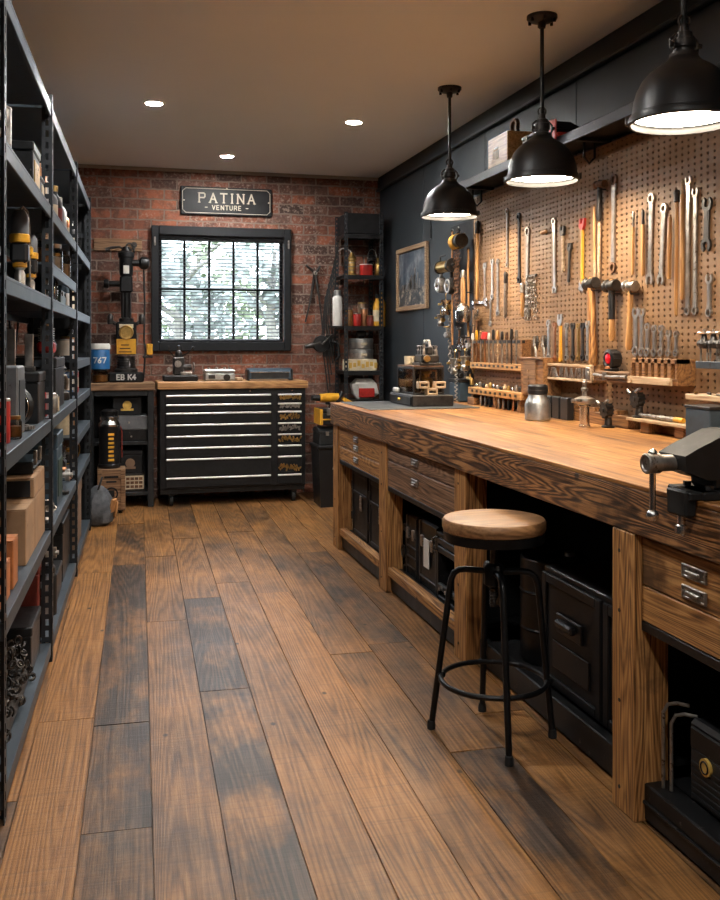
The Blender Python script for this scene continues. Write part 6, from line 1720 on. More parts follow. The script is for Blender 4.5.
for k in range(9):
    yw = a.y - .16 - (W2 - .26) * k / 8
    q = MB(); q.lathe([(.007, 0), (.009, .005), (.009, zz * .55), (.006, zz * .6), (.006, zz - .03)], n=10)
    solo(q, 'standing_chisel', M[['steel', 'old_steel', 'iron', 'copper'][k % 4]], f'upright steel chisel standing under the bit board, {ords[k]} from the far end', 'chisel', (2.33 + .03, yw, .9925), 0, 'chisels standing under the bit board')
# wooden block box
a, b_ = wall_loc(521, 375, 2.34), wall_loc(543, 375, 2.34)
zt_, zb_ = on_x(521, 357, 2.34).z, on_x(521, 395, 2.34).z
t = thing('wall_box', 'brown wooden wall box with narrow front panel between the screwdriver rack and the wrench rack', 'box', (XP - .0065, (a.y + b_.y) / 2, zb_), RW)
wd, hh, dp = a.y - b_.y, zt_ - zb_, XP - .0065 - 2.34
MB().box(0, -dp / 2, 0, wd, dp, hh, .003).build('body', M['block_wood'], t)
q = MB(); q.box(-.02, -dp - .004, .02, wd * .55, .008, hh - .03, .002).box(0, -dp - .006, hh - .012, wd, .012, .012, .002)
for k in range(4): q.cyl((-.03, -dp - .006, .04 + k * .035), (-.03, -dp - .014, .04 + k * .035), .009, n=10)
q.build('front_panel', M['crate_wood'], t)
for k, (dx_, lab) in enumerate(((-.06, 'iron pliers standing in the wooden wall box, farther one'), (.05, 'second iron pliers in the wooden wall box, nearer the bottle'))):
    t = thing('pliers', lab, 'pliers', (2.40, (a.y + b_.y) / 2 - dx_, zt_ + .0005), RW, 'pliers in the wall box')
    q = MB(); q.tube([(-.014, 0, 0), (-.010, 0, .04), (.006, 0, .07), (.010, 0, .10), (.003, 0, .125)], [.007, .008, .010, .009, .004], 8); q.build('arm', M['iron'], t)
    q = MB(); q.tube([(.014, -.012, 0), (.010, -.012, .04), (-.006, -.012, .07), (-.010, -.012, .10), (-.003, -.012, .125)], [.007, .008, .010, .009, .004], 8); q.build('arm', M['old_steel'], t)
    q = MB(); q.cyl((0, .008, .07), (0, -.022, .07), .008, n=12); q.build('rivet', M['steel'], t)
# seven-wrench rack with cut-out front
Xr = 2.37
a, b_ = wall_loc(545, 370, Xr), wall_loc(592, 370, Xr)
zt_, zb_ = on_x(545, 363, Xr).z, on_x(545, 379, Xr).z
wd, hh, dp = a.y - b_.y, zt_ - zb_, XP - .0065 - Xr
t = thing('wrench_rack', 'low wooden rack with pale frame and dark cut-out front holding eight wrenches', 'tool rack', (XP - .0065, (a.y + b_.y) / 2, zb_), RW)
q = MB(); q.box(0, -dp / 2, 0, wd, dp, .014, .002).box(0, -dp * .25, .014, wd - .02, .02, hh - .015); q.build('body', M['block_wood'], t)
q = MB(); frame_rect(q, -wd / 2, wd / 2, 0, hh, .014, -dp - .004, -dp + .012, .002); q.build('front_frame', M['pale_wood'], t)
q = MB(); rr_ = random.Random(6)
for k in range(16):
    x = -wd / 2 + .03 + (wd - .10) * k / 15
    q.at(x, -dp + .004, .016, 0, rr_.uniform(-.5, .5), 0).box(0, 0, 0, .012, .008, hh * .62, .002)
q.M = None; q.build('cut_out_figures', M['old_steel'], t)
q = MB(); q.box(wd / 2 - .035, -dp - .006, .016, .045, .006, hh - .03, .002); q.cyl((wd / 2 - .035, -dp - .008, hh * .5), (wd / 2 - .035, -dp - .014, hh * .5), .014, n=14); q.build('end_plate', M['steel'], t)
W7 = [(549.5, 319, 'steel', .024, 'steel ring wrench standing first in the cut-out rack'), (555.5, 322, 'copper', .018, 'thin copper-coloured wrench standing second in the cut-out rack'), (561.5, 314, 'adj', .032, 'yellow-handled adjustable wrench, tallest in the cut-out rack'), (567.5, 322, 'old_steel', .021, 'dull wrench right of the yellow one in the cut-out rack'), (573.7, 322, 'iron', .022, 'dark wrench in the middle of the cut-out rack'), (579, 323, 'brass', .018, 'brass-toned wrench standing sixth in the cut-out rack'), (583.5, 322, 'iron', .021, 'dark wrench second from the near end of the cut-out rack'), (588.7, 320, 'steel', .021, 'steel wrench at the near end of the cut-out rack')]
for (px, q0, mt, w, lab) in W7:
    if mt == 'adj': adjustable(px, q0, px, 361.5, lab, w, 'steel', 'yellow', 'wrenches in the cut-out rack', Xr + .03)
    else: wrench(px, q0, px, 361.5, lab, w, 'ring' if px < 550 else 'open', 'ring', mt, 'wrenches in the cut-out rack', None, Xr + .03)
# little shelf with red-lens device
a, b_ = wall_loc(596, 372, 2.36), wall_loc(630, 374, 2.36)
t = thing('wall_shelf', 'small rough shelf with pipe rail under the red-lens lamp', 'shelf', (XP - .0065, (a.y + b_.y) / 2, a.z), RW)
wd = a.y - b_.y
q = MB(); q.box(0, -.05, -.006, wd, .10, .012, .002).box(0, -.09, -.042, wd, .014, .014, .002); q.build('boards', M['crate_wood'], t)
q = MB(); q.tube([(-wd * .5, -.104, -.012), (-wd * .1, -.108, -.02), (wd * .45, -.104, -.016)], .009, 8); q.cyl((-wd * .15, -.108, -.035), (-wd * .15, -.108, .0), .013, n=10); q.build('pipe_rail', M['old_steel'], t)
p = on_x(613, 366, 2.40)
t = thing('signal_lamp', 'round black lamp with red lens on the small rough shelf', 'lamp', (2.395, p.y, a.z + .0075), RW)
S_ = Matrix.Scale(.78, 4)
q = MB(); q.M = S_; q.lathe([(.03, .05), (.055, .04), (.062, 0), (.062, -.03), (.045, -.036), (.04, -.02)], (0, 0, .075), 'Y', 26)
for k in range(10):
    an = PI * 2 * k / 10; q.box(.06 * math.cos(an), .0, .075 + .06 * math.sin(an) - .006, .014, .05, .012, .002)
q.box(0, 0, 0, .08, .06, .02, .004); q.build('body', M['black_plastic'], t)
q = MB(); q.M = S_; q.lathe([(.034, -.02), (.03, -.034), (1e-6, -.042)], (0, 0, .078), 'Y', 22); q.build('lens', M['red_lens'], t); q = MB(); q.M = S_; q.box(0, -.034, .012, .05, .01, .018, .003); q.build('amber_plate', M['orange'], t)
# slotted block with seven spanners
Xb = 2.355
a, b_ = wall_loc(630, 372, Xb), wall_loc(676, 374, Xb)
zt_, zb_ = on_x(630, 358, Xb).z, on_x(630, 383, Xb).z
wd, hh, dp = a.y - b_.y, zt_ - zb_, XP - .0065 - Xb
t = thing('spanner_block', 'slotted brown wooden block holding seven bright spanners', 'tool rack', (XP - .0065, (a.y + b_.y) / 2, zb_), RW)
q = MB(); q.box(0, -dp / 2 + .035, 0, wd, dp - .07, hh, .003).box(0, -dp + .04, 0, wd, .066, .03, .002)
n7 = 7; pitch = wd / n7
for k in range(n7 + 1): q.box(-wd / 2 + .006 + (wd - .012) * k / n7, -dp + .036, .03, pitch * .52 if 0 < k < n7 else .012, .068, hh - .03, .002)
q.box(0, -dp + .036, hh - .022, wd, .068, .022, .002); q.build('block', M['block_wood'], t)
q = MB(); q.box(-.02, -dp - .003, .0, wd * .94, .014, .034, .002)
for sx in (-.44, .40): q.cyl((wd * sx, -dp - .011, .017), (wd * sx, -dp - .016, .017), .012, n=12)
q.build('front_strip', M['pale_wood'], t)
S7 = [(637, 306, .030, 'open', 'longest bright spanner, first in the slotted block'), (643, 307, .026, 'open', 'second spanner in the slotted block, leaning on the longest'), (648.7, 322, .024, 'ring', 'third spanner in the slotted block'), (655.7, 324, .024, 'ring', 'fourth spanner in the slotted block, exact middle'), (662.5, 324, .022, 'ring', 'fifth spanner in the slotted block'), (670, 329, .020, 'open', 'sixth spanner in the slotted block'), (677.5, 330, .020, 'ring', 'seventh spanner, at the near end of the slotted block')]
for (px, q0, w, tp, lab) in S7: wrench(px, q0, px - .5, 357.5, lab, w, tp, 'ring', 'steel', 'spanners in the slotted block', None, Xb + .055)
# right-hand shelves
a = wall_loc(697, 363, 2.36)
t = thing('metal_wall_shelf', 'short grey metal shelf carrying three upright valves at the near end of the board', 'shelf', (XP - .0065, a.y - .25, a.z), RW)
q = MB(); q.box(0, -.05, -.012, .50, .10, .012, .002).box(0, -.098, -.022, .50, .008, .03, .002); q.build('tray', M['rack'], t)
labs = ['upright iron valve at the far end of the grey metal shelf', 'middle upright valve on the grey metal shelf', 'upright valve nearest the photo edge on the grey metal shelf']
for k, px in enumerate((703, 712.5, 721)):
    y_ = on_x(px, 350, 2.40).y
    t = thing('brass_valve', labs[k], 'valve', (2.405, y_, a.z + .0005), RW, 'valves on the metal shelf')
    q = MB(); q.cyl((-.022, 0, 0), (-.022, 0, .06), .004, n=8); q.cyl((.022, 0, 0), (.022, 0, .06), .004, n=8); q.box(0, 0, .0, .06, .03, .006, .001); q.build('stand', M['old_steel'], t)
    q = MB(); q.cyl((-.03, 0, .08), (.03, 0, .08), .016, n=14); q.lathe([(.02, .06), (.024, .08), (.014, .10), (.010, .12)], n=14); q.build('body', M['iron'], t)
    q = MB(); q.torus((0, 0, .125), .024, .005, 'Z', 18, 6); q.cyl((0, 0, .11), (0, 0, .14), .005, n=8); q.build('hand_wheel', M['steel'], t)
a = wall_loc(685, 394, 2.34)
t = thing('bit_tray', 'pale weathered shelf of small bits below the grey metal shelf', 'shelf', (XP - .0065, a.y - .22, a.z), RW)
q = MB(); q.box(0, -.057, -.022, .44, .114, .024, .003); q.build('board', M['pale_wood'], t)
for k in range(6):
    q = MB(); q.at(0, 0, .005, 0, PI / 2, .4 * (k - 2)).lathe([(.004, -.03), (.005, -.028), (.005, .02), (.003, .03)], n=8); q.M = None
    solo(q, 'drill_bit', M[['brass', 'iron', 'copper', 'old_steel', 'brass', 'iron'][k]], ['short brass bit', 'dark bit', 'copper-toned bit', 'grey bit', 'second brass bit', 'last dark bit'][k] + ' lying on the pale weathered shelf', 'bit', (2.36 + .02 * (k % 3), a.y - .05 - .06 * k, a.z + .0025), RW, 'bits on the weathered shelf')
# low board on the bench back
a, b_ = wall_loc(626, 417, 2.33), wall_loc(708, 432, 2.33)
zs = a.z
t = thing('riser_shelf', 'thin wooden riser shelf standing on the back of the bench near the vise', 'shelf', (XP - .0065, (a.y + b_.y) / 2, .9925), RW)
wd = a.y - b_.y; hz_ = zs - .9925
q = MB(); q.box(0, -.062, hz_ - .014, wd, .124, .014, .002); q.build('board', M['pale_wood'], t)
q = MB()
for x in (-wd / 2 + .12, wd * .12, wd / 2 - .08): q.box(x, -.055, 0, .07, .09, hz_ - .0145, .003)
q.box(0, -.02, 0, wd - .1, .016, hz_ - .0145); q.build_each('support', M['block_wood'], t)
p = on_x(662, 418, 2.37)
t = thing('pipe_wrench', 'long grey bar tool with yellow end lying on the riser shelf', 'tool', (2.37, p.y, zs + .0125), RW)
q = MB(); q.cyl((-.17, 0, 0), (.10, 0, 0), .010, n=12); q.cyl((-.19, 0, 0), (-.17, 0, 0), .012, n=12)
for x in (-.10, -.02, .05): q.cyl((x, 0, 0), (x + .03, 0, 0), .0122, n=12)
q.build('bar', M['old_steel'], t); q = MB(); q.cyl((.10, 0, 0), (.165, 0, 0), .0122, .0115, n=12); q.build('grip', M['yellow'], t)
p = on_x(712, 420, 2.28)
t = thing('steel_block', 'blue-grey steel block on the bench behind the vise', 'block', (2.26, p.y - .02, .9925), RW)
MB().box(0, 0, 0, .16, .12, .155, .004).build('block', M['blue_dark'], t); MB().box(0, 0, .1555, .165, .125, .012, .002).build('cover', M['charcoal'], t)
# notched back rail
a, b_ = wall_loc(542, 415, 2.39), wall_loc(628, 425, 2.39)
t = thing('notched_rail', 'low notched wooden rail along the back of the bench', 'rail', (XP - .0065, (a.y + b_.y) / 2, .9925), RW)
wd = a.y - b_.y; dp = XP - .0065 - 2.39
q = MB(); q.box(0, -dp / 2, 0, wd, dp, .06, .003)
for k in range(12):
    if k % 3 != 2: q.box(-wd / 2 + .06 + (wd - .12) * k / 11, -dp / 2, .06, wd / 16, dp, .022, .002)
q.build('rail', M['block_wood'], t)
for k in range(4):
    yw = a.y - .06 - .10 * k
    q = MB(); q.box(0, 0, 0, .085, .04, .12, .004)
    o = solo(q, 'parts_bin', M['black_plastic'], ['first black parts bin at the far end of the notched rail', 'second black parts bin along the notched rail', 'third black parts bin along the notched rail', 'last black parts bin, behind the chrome fitting'][k], 'bin', (2.365, yw, .9925), RW, 'black parts bins by the notched rail')
# gear clusters
for k, (px, lab) in enumerate(((611, 'dark knobbly gear cluster in front of the notched rail'), (637, 'dark gear cluster standing on the far end of the thin riser shelf'))):
    y_ = on_x(px, 425, 2.36).y
    t = thing('gear_cluster', lab, 'gear', (2.345 if k == 0 else 2.372, y_, .9925 if k == 0 else zs + .0005), RW)
    q = MB(); q.lathe([(.03, 0), (.035, .006), (.02, .012), (.016, .05)], n=16); q.build('stand', M['iron'], t)
    q = MB(); pts = []
    for i in range(40):
        an = 2 * PI * i / 40; r_ = .042 if i % 4 in (0, 1) else .034; pts.append((r_ * math.cos(an), .085 + r_ * math.sin(an)))
    q.prism(pts, -.028, -.012); q.prism([(x * .8, .085 + (z - .085) * .8) for x, z in pts], -.012, .014); q.cyl((0, -.035, .085), (0, .02, .085), .012, n=12); q.build('gears', M['iron'], t)
    q = MB(); q.cyl((.02, -.03, .12), (.05, -.03, .135), .008, n=8); q.cyl((-.03, -.03, .11), (-.055, -.03, .125), .008, n=8); q.build_each('pin', M['old_steel'], t)

# ------------------------------------------------------------------ things standing on the bench
ZB = .9925
p = on_z(529, 420.5, ZB)
t = thing('metal_jar', 'brushed metal jar with black screw lid on the bench', 'jar', (p.x + .06, p.y + .02, ZB), 0)
MB().lathe([(.064, 0), (.069, .006), (.069, .085), (.062, .105), (.05, .125), (.048, .14)], n=32).build('body', M['alu'], t)
MB().lathe([(.05, .138), (.053, .142), (.053, .182), (.046, .19), (1e-6, .19)], n=32).build('lid', M['black_plastic'], t)
q = MB(); q.torus((0, 0, .16), .053, .003, 'Z', 32, 6); q.build('lid_band', M['iron'], t)
p = on_z(580, 427.5, ZB)
t = thing('chrome_fitting', 'upright chrome column fitting with wide collar on the bench', 'fitting', (p.x + .03, p.y + .01, ZB), 0)
MB().lathe([(.028, 0), (.028, .01), (.024, .014), (.024, .10), (.03, .104), (.03, .112)], n=26).build('column', M['chrome'], t)
MB().lathe([(.03, .112), (.05, .118), (.052, .13), (.05, .14), (.032, .148), (.018, .152)], n=28).build('collar', M['steel'], t)
q = MB(); q.lathe([(.012, .15), (.012, .175), (.018, .18), (.018, .19), (.01, .195), (.01, .215), (.014, .22), (.006, .232), (1e-6, .233)], n=18); q.cyl((-.05, 0, .13), (-.07, 0, .13), .01, n=10); q.build('spindle', M['old_steel'], t)

# display case stack at the far end
ca, cb, cc = on_z(415, 407.5, .998), on_z(391, 402.5, .998), on_z(454, 404.5, .998)
dxw, dyw = .28, .50
bxc = (2.0, 6.05)
bx_loc = (bxc[0], bxc[1], .9985)
t = thing('base_cabinet', 'low dark drawer box under the glass display case', 'box', bx_loc, RW)
MB().box(0, 0, 0, dyw, dxw, .07, .004).build('body', M['iron'], t)
q = MB(); q.box(0, -dxw / 2 - .004, .008, dyw - .03, .008, .052, .002); d_ = q.build('drawer', M['black_worn'], t); q = MB(); q.cyl((0, -dxw / 2 - .008, .035), (0, -dxw / 2 - .022, .035), .010, n=12); q.build('knob', M['brass'], d_)
zt = .9985 + .0705
t = thing('display_case', 'glass display case with dark frame on the low drawer box', 'display case', (2.005, 6.08, zt), RW)
w_, d_, h_ = .36, .21, .18
q = MB()
for sx in (-1, 1):
    for sy in (-1, 1): q.box(sx * (w_ / 2 - .006), sy * (d_ / 2 - .006), 0, .012, .012, h_, .001)
for z in (0, h_ - .012):
    for s_ in (-1, 1): q.box(0, s_ * (d_ / 2 - .006), z, w_ - .026, .011, .012, .001).box(s_ * (w_ / 2 - .006), 0, z, .011, d_ - .026, .012, .001)
q.build('frame', M['iron'], t)
q = MB(); q.box(0, -d_ / 2 + .004, .012, w_ - .026, .003, h_ - .026).box(0, d_ / 2 - .004, .012, w_ - .026, .003, h_ - .026).box(-w_ / 2 + .004, 0, .012, .003, d_ - .026, h_ - .026).box(w_ / 2 - .004, 0, .012, .003, d_ - .026, h_ - .026); q.build('glass', M['glass_dark'], t)
MB().box(0, 0, h_ + .0005, w_, d_, .008, .002).build('top_plate', M['rust'], t)
r_ = random.Random(9)
labs = ['short brass fitting inside the glass case, left', 'tall brass fitting inside the glass case', 'iron fitting inside the glass case', 'copper fitting inside the glass case']
for k in range(4):
    q = MB(); q.lathe([(.022, 0), (.022, .02), (.012, .025), (.012, .07 + .02 * k), (.02, .075 + .02 * k), (.014, .10 + .02 * k), (1e-6, .10 + .02 * k)], n=14)
    solo(q, 'display_fitting', M[['brass', 'brass', 'iron', 'copper'][k]], labs[k], 'fitting', (1.975 + .03 * (-1) ** k, 6.22 - .035 * k, zt + .0005), 0, 'fittings in the glass case')
t = thing('machine_stack', 'brown stack of brass machine parts standing inside the glass case', 'machine', (2.01, 5.995, zt + .0005), RW)
q = MB(); q.box(0, 0, 0, .16, .13, .02, .003).box(0, 0, .150, .15, .12, .012, .002)
for sx in (-1, 1):
    for sy in (-1, 1): q.cyl((sx * .07, sy * .055, .02), (sx * .07, sy * .055, .15), .008, n=8)
q.build('frame', M['rust'], t)
q = MB(); q.lathe([(.04, .02), (.05, .03), (.05, .10), (.03, .11), (.03, .13), (.045, .135), (.045, .15)], n=20)
for k in range(5): q.torus((0, 0, .035 + .014 * k), .051, .004, 'Z', 20, 5)
q.build('drum', M['brass'], t)
zt2 = zt + .1895
t = thing('model_engine', 'dark model engine with two rows of small cylinders on top of the glass case', 'engine', (2.02, 5.985, zt2), RW)
q = MB(); q.box(0, 0, 0, .17, .15, .018, .003).box(0, 0, .018, .15, .12, .055, .008).box(0, 0, .073, .15, .04, .05, .006); q.build('crankcase', M['iron'], t)
for k in range(6):
    for sy in (-1, 1):
        q = MB(); x = -.0625 + .025 * k; q.lathe([(.011, .07), (.011, .10), (.008, .104), (.008, .118), (.011, .12), (.011, .128), (1e-6, .132)], (x, sy * .042, 0), 'Z', 10); q.build('cylinder', M['old_steel' if k % 2 else 'iron'], t)
q = MB(); q.tube([(-.07, 0, .12), (-.05, 0, .15), (.05, 0, .15), (.07, 0, .12)], .010, 8)
for x in (-.04, 0, .04): q.sph(x, 0, .158, .013)
q.build('manifold', M['old_steel'], t)
q = MB(); q.cyl((-.085, 0, .052), (-.105, 0, .052), .045, n=20); q.cyl((.085, -.03, .045), (.10, -.03, .045), .022, n=14); q.build_each('flywheel', M['brass'], t)
t = thing('enamel_mug', 'small pale enamel mug on the display case', 'mug', (1.945, 6.13, zt2), RW)
MB().lathe([(.028, 0), (.033, .004), (.035, .06), (.032, .06), (.030, .008), (1e-6, .008)], n=24).build('body', M['cream'], t)
q = MB(); q.torus((.045, 0, .032), .016, .004, 'Y', 16, 6); q.build('handle', M['cream'], t)
for k, (dx_, dy_, dz_, lab) in enumerate(((-.055, 0, .044, 'upper left pale wooden gauge block with cut-out'), (.055, 0, .044, 'upper right pale wooden gauge block with cut-out'), (-.0, 0, 0, 'lower pale wooden gauge block with cut-out beneath the other two'))):
    t = thing('gauge_block', lab, 'block', (2.0 + dx_, 5.838, zt + dz_ + .0005), 0, None)
    q = MB(); frame_rect(q, -.036, .036, 0, .043, .013, -.03, .03, .002); q.build('frame', M['pale_wood'], t); q = MB(); q.cyl((0, -.01, .0215), (0, .02, .0215), .0083, n=14); q.build('bushing', M['iron'], t)
solo(MB().box(0, 0, 0, .09, .028, .035, .008), 'paper_packet', M['white'], 'crumpled pale packet in front of the glass case', 'packet', (1.8795, 6.22, zt + .0005), 1.57)

# ------------------------------------------------------------------ clutter hanging at the far end of the board
plank_y = 6.505
t = thing('hanging_plank', 'dark vertical board carrying hoists and fittings at the far end of the pegboard', 'plank', (XW, plank_y, 1.0), RW)
MB().box(0, -.02, 0, .46, .036, 1.28, .003).build('plank', M['black_paint'], t)
q = MB()
for k in range(6): q.tube([(-.09 + .08 * (k % 3), -.038, .35 + .17 * k), (-.09 + .08 * (k % 3), -.07, .34 + .17 * k), (-.09 + .08 * (k % 3), -.075, .36 + .17 * k)], .004, 6)
q.build_each('hook', M['old_steel'], t)
def clut(px, q_, X=2.42): v = on_x(px, q_, X); return (X, v.y, v.z)
# yellow hoist
t = thing('chain_hoist', 'yellow chain hoist hanging highest on the dark plank', 'hoist', clut(458, 250, 2.37), RW)
q = MB(); q.cyl((-.06, 0, .06), (.02, 0, .06), .055, n=22); q.build('yellow_cover', M['yellow'], t)
q = MB(); q.cyl((.02, 0, .06), (.075, 0, .06), .05, n=20); q.torus((0, 0, .14), .022, .006, 'Y', 16, 6); q.cyl((0, 0, .10), (0, 0, .125), .01, n=10); q.build('body', M['iron'], t)
q = MB()
for j in range(3):
    for i in range(18): q.at(-.03 + .03 * j, -.01, .0 - i * .024, 0, 0, (PI / 2) * (i % 2)).torus((0, 0, 0), .013, .003, 'Y', 8, 4)
q.M = None; q.build('chain', M['rust'], t)
# brass cylinder pump
t = thing('air_cylinder', 'horizontal brass-and-steel air cylinder projecting past the plank', 'cylinder', clut(448, 266, 2.36), RW)
q = MB(); q.cyl((-.16, 0, 0), (.06, 0, 0), .042, n=20); q.build('barrel', M['brass'], t); q = MB(); q.cyl((-.19, 0, 0), (-.16, 0, 0), .048, n=20); q.cyl((.06, 0, 0), (.10, 0, 0), .05, n=20); q.cyl((.10, 0, 0), (.15, 0, 0), .012, n=10); q.tube([(-.17, 0, .03), (-.17, 0, .08), (-.12, .02, .09)], .006, 6); q.build('end_caps', M['iron'], t)
for k, (px, q_, lab) in enumerate(((441, 285, 'round gas regulator hanging below the air cylinder, outer one'), (451, 286, 'second round gas regulator beside the plank edge'))):
    t = thing('gas_regulator', lab, 'regulator', clut(px, q_, 2.365), RW, 'gas regulators at the plank')
    q = MB(); q.lathe([(.02, .03), (.058, .025), (.062, 0), (.058, -.025), (.03, -.03)], (0, 0, 0), 'Y', 22); q.cyl((0, 0, .05), (0, 0, .10), .012, n=10); q.cyl((-.06, 0, 0), (-.10, 0, 0), .012, n=10); q.build('body', M['old_steel' if k == 0 else 'iron'], t)
    q = MB(); q.torus((0, -.028, 0), .045, .006, 'Y', 22, 6); q.cyl((0, -.03, 0), (0, -.05, 0), .014, n=14); q.build('dial_ring', M['steel'], t)
for k, (px, q_, s, mt, lab) in enumerate(((446, 307, 1.0, 'chrome', 'bright carburettor hanging under the regulators'), (441, 320, .8, 'old_steel', 'dull carburettor below the bright one'), (455, 366, 1.0, 'old_steel', 'grey carburettor low on the dark plank'), (465, 363, .9, 'steel', 'silver fittings cluster hanging lowest by the screwdriver rack'))):
    t = thing('carburettor', lab, 'carburettor', clut(px, q_, 2.385), RW)
    q = MB(); q.lathe([(.03 * s, -.06 * s), (.035 * s, -.05 * s), (.022 * s, -.02 * s), (.03 * s, .02 * s), (.042 * s, .05 * s), (.03 * s, .055 * s)], n=16); q.cyl((-.05 * s, 0, 0), (.05 * s, 0, 0), .016 * s, n=12); q.sph(.035 * s, -.02 * s, -.03 * s, .025 * s); q.build('body', M[mt], t)
    q = MB(); q.cyl((.05 * s, 0, 0), (.065 * s, 0, 0), .022 * s, n=12); q.cyl((-.02 * s, -.03 * s, .02 * s), (-.02 * s, -.055 * s, .02 * s), .008 * s, n=8); q.tube([(0, 0, .05 * s), (.02 * s, -.01, .09 * s), (0, .01, .12 * s)], .004, 6); q.build_each('jet', M['brass'], t)
# pneumatic hammer with wooden handle
t = thing('air_hammer', 'silver air hammer with long wooden shaft hanging head down on the plank', 'air hammer', clut(463, 322, 2.36), RW)
q = MB(); q.lathe([(.02, -.01), (.05, 0), (.055, .03), (.055, .075), (.045, .085), (.04, .11), (.018, .13)], n=24); q.build('head', M['chrome'], t)
q = MB(); q.lathe([(.016, .13), (.018, .18), (.016, .30), (.01, .31)], n=14); q.build('shaft', M['handle_wood'], t); q = MB(); q.lathe([(.016, .31), (.02, .32), (.012, .36), (1e-6, .365)], n=12); q.build('tip', M['steel'], t)
adjustable(478, 308, 476, 332, 'chrome adjustable wrench head hanging right of the air hammer', .045, 'chrome', 'rust', 'wrenches on the pegboard', 2.42)
for k, (px, q0, q1, mt, lab) in enumerate(((453, 232, 345, 'leather', 'brown leather strap at the outer edge of the plank'), (460, 330, 376, 'rust', 'rust-red rope hank in the middle of the plank'), (469, 250, 345, 'handle_wood', 'tan rope hanging between plank and long wooden pick'), (474, 310, 345, 'card_dark', 'short brown rope beside the chrome wrench head'))):
    a, b_ = on_x(px, q0, 2.418), on_x(px, q1, 2.418); L = a.z - b_.z
    t = thing('rope_hank', lab, 'rope', (2.418, b_.y, b_.z), RW, None)
    q = MB()
    for j in range(3): q.tube([(.014 * (j - 1) + .006 * math.sin(i * 1.3 + j), -.006 * j, L * i / 10) for i in range(11)], .007, 6)
    q.build('strands', M[mt], t)
    q = MB(); q.torus((0, -.006, L * .55), .02, .006, 'Z', 14, 6); q.torus((0, -.006, L), .018, .005, 'Y', 14, 6); q.build('binding', M['iron'], t)
t = thing('spring_cable', 'thin coiled spring hanging down to the bench by the display case', 'spring', clut(456, 402, 2.33), RW)
q = MB(); q.tube([(.010 * math.cos(i * .9), .010 * math.sin(i * .9), .004 * i) for i in range(70)], .0035, 5); q.build('coil', M['steel'], t); q = MB(); q.torus((0, 0, .29), .014, .004, 'Y', 14, 6); q.build('eye', M['old_steel'], t)
q = MB(); q.box(0, 0, 0, .20, .10, .14, .01)
t = thing('blue_bin', 'dark blue bin standing on the bench under the hanging fittings', 'bin', (2.40, 6.36, ZB), RW)
q.build('body', M['blue_dark'], t); MB().box(0, 0, .1405, .212, .112, .02, .005).build('rim', M['black_plastic'], t)
for k, (px, q0, q1, mt, lab) in enumerate(((450, 300, 372, 'old_steel', 'steel chain hanging from the plank nearest the picture'), (457, 340, 396, 'iron', 'dark chain hanging low on the plank'), (466, 335, 385, 'old_steel', 'grey chain beside the rust-red rope'), (473, 338, 372, 'brass', 'short brass chain hanging by the screwdriver rack'))):
    a, b_ = on_x(px, q0, 2.415), on_x(px, q1, 2.415); L = a.z - b_.z
    q = MB()
    for i in range(int(L / .026)): q.at(0, 0, L - .02 - i * .026, 0, 0, (PI / 2) * (i % 2)).torus((0, 0, 0), .015, .0042, 'Y', 8, 4)
    q.M = None
    solo(q, 'hanging_chain', M[mt], lab, 'chain', (2.415, b_.y, b_.z), RW)
for k, (px, q_, s, mt, lab) in enumerate(((462, 347, .8, 'chrome', 'chrome valve block in the middle of the plank'), (447, 335, .7, 'old_steel', 'little steel valve below the dull carburettor'), (469, 346, .7, 'steel', 'steel valve block hanging by the rack edge'), (459, 375, .8, 'iron', 'dark iron valve hanging just above the blue bin'))):
    t = thing('valve_block', lab, 'valve', clut(px, q_, 2.395), RW)
    q = MB(); q.box(0, 0, -.03 * s, .07 * s, .05 * s, .06 * s, .01 * s); q.cyl((-.07 * s, 0, 0), (.07 * s, 0, 0), .017 * s, n=12); q.cyl((0, 0, .03 * s), (0, 0, .08 * s), .012 * s, n=10); q.build('body', M[mt], t)
    q = MB(); q.torus((0, 0, .085 * s), .03 * s, .007 * s, 'Z', 16, 6); q.cyl((-.03 * s, 0, .085 * s), (.03 * s, 0, .085 * s), .004 * s, n=6); q.build('hand_wheel', M['brass' if k % 2 else 'iron'], t)
t = thing('brass_tap', 'small brass tap under the silver fittings cluster', 'tap', clut(470, 381, 2.40), RW)
q = MB(); q.tube([(-.05, 0, .02), (.0, 0, .02), (.03, 0, .01), (.035, 0, -.025)], .013, 10); q.cyl((0, 0, .02), (0, 0, .05), .008, n=8); q.build('spout', M['brass'], t); q = MB(); q.box(0, 0, .05, .05, .01, .01, .003); q.build('lever', M['iron'], t)

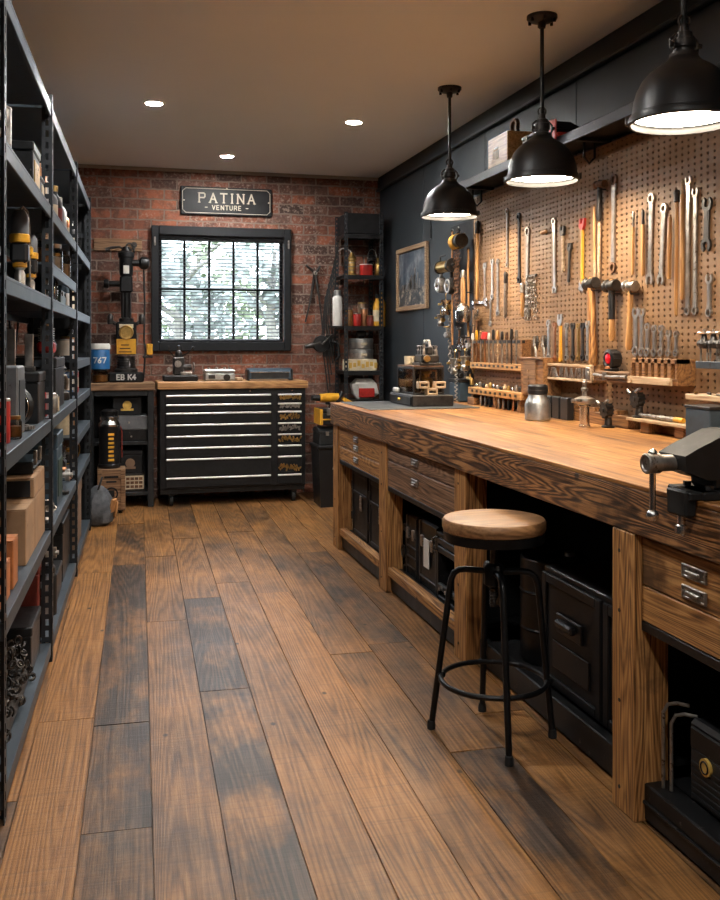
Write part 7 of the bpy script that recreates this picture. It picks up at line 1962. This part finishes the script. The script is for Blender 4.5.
# ------------------------------------------------------------------ bench vise, clamped on the front edge
VY = 2.235
t = thing('bench_vise', 'black cast-iron clamp-on vise with steel handle on the bench edge', 'vise', (1.49, VY, .9925), RW)
q = MB()   # base and clamp
q.box(0, .10, 0, .17, .22, .022, .004).box(0, .12, .022, .11, .16, .04, .008)
q.box(.02, -.034, -.045, .09, .034, .07, .006).box(.02, .0, -.0, .11, .09, .022, .004)
q.build('base_clamp', M['vise'], t)
q = MB(); q.cyl((.02, -.034, -.07), (.02, -.034, -.045), .011, n=14); q.lathe([(.012, -.097), (.017, -.092), (.0175, -.082), (.016, -.072), (.012, -.068)], (.02, -.034, 0), 'Z', 22); q.build('clamp_screw', M['chrome'], t)
q = MB()   # fixed body
q.box(.0, .26, .06, .15, .22, .085, .012).box(0, .175, .06, .165, .05, .115, .006)
q.box(0, .32, .145, .13, .12, .035, .008); q.build('fixed_jaw', M['vise'], t)
q = MB()   # moving jaw: sloped nose
pr = [(.145, .175), (.145, .05), (.02, .05), (-.045, .075), (-.05, .115), (-.01, .135), (.085, .175)]
q.M = Matrix.Rotation(PI / 2, 4, 'Z'); q.prism([(y, z) for y, z in pr], -.062, .062); q.M = None
q.box(0, .125, .13, .165, .04, .046, .006); q.build('moving_jaw', M['vise'], t)
q = MB(); q.box(0, .148, .142, .16, .006, .03, .001).box(0, .1515 + .0, .142, .16, .0055, .03, .001); q.build_each('jaw_plate', M['old_steel'], t)
q = MB(); q.cyl((0, -.045, .092), (0, -.10, .092), .022, n=20); q.cyl((0, -.09, .092), (0, -.125, .092), .027, n=24); q.torus((0, -.125, .092), .023, .005, 'Y', 24, 6); q.build('spindle_head', M['old_steel'], t, 'worn steel spindle head')
q = MB(); q.cyl((0, -.107, .08), (0, -.107, -.04), .0085, n=14); q.sph(0, -.107, -.045, .017, 16); q.sph(0, -.107, .118, .013, 12); q.build('handle_bar', M['chrome'], t, 'bright steel handle bar')
q = MB()
for x in (-.05, .05):
    for y in (.03, .18): q.cyl((x, y, .022), (x, y, .034), .011, n=6)
q.build_each('bolt', M['iron'], t)
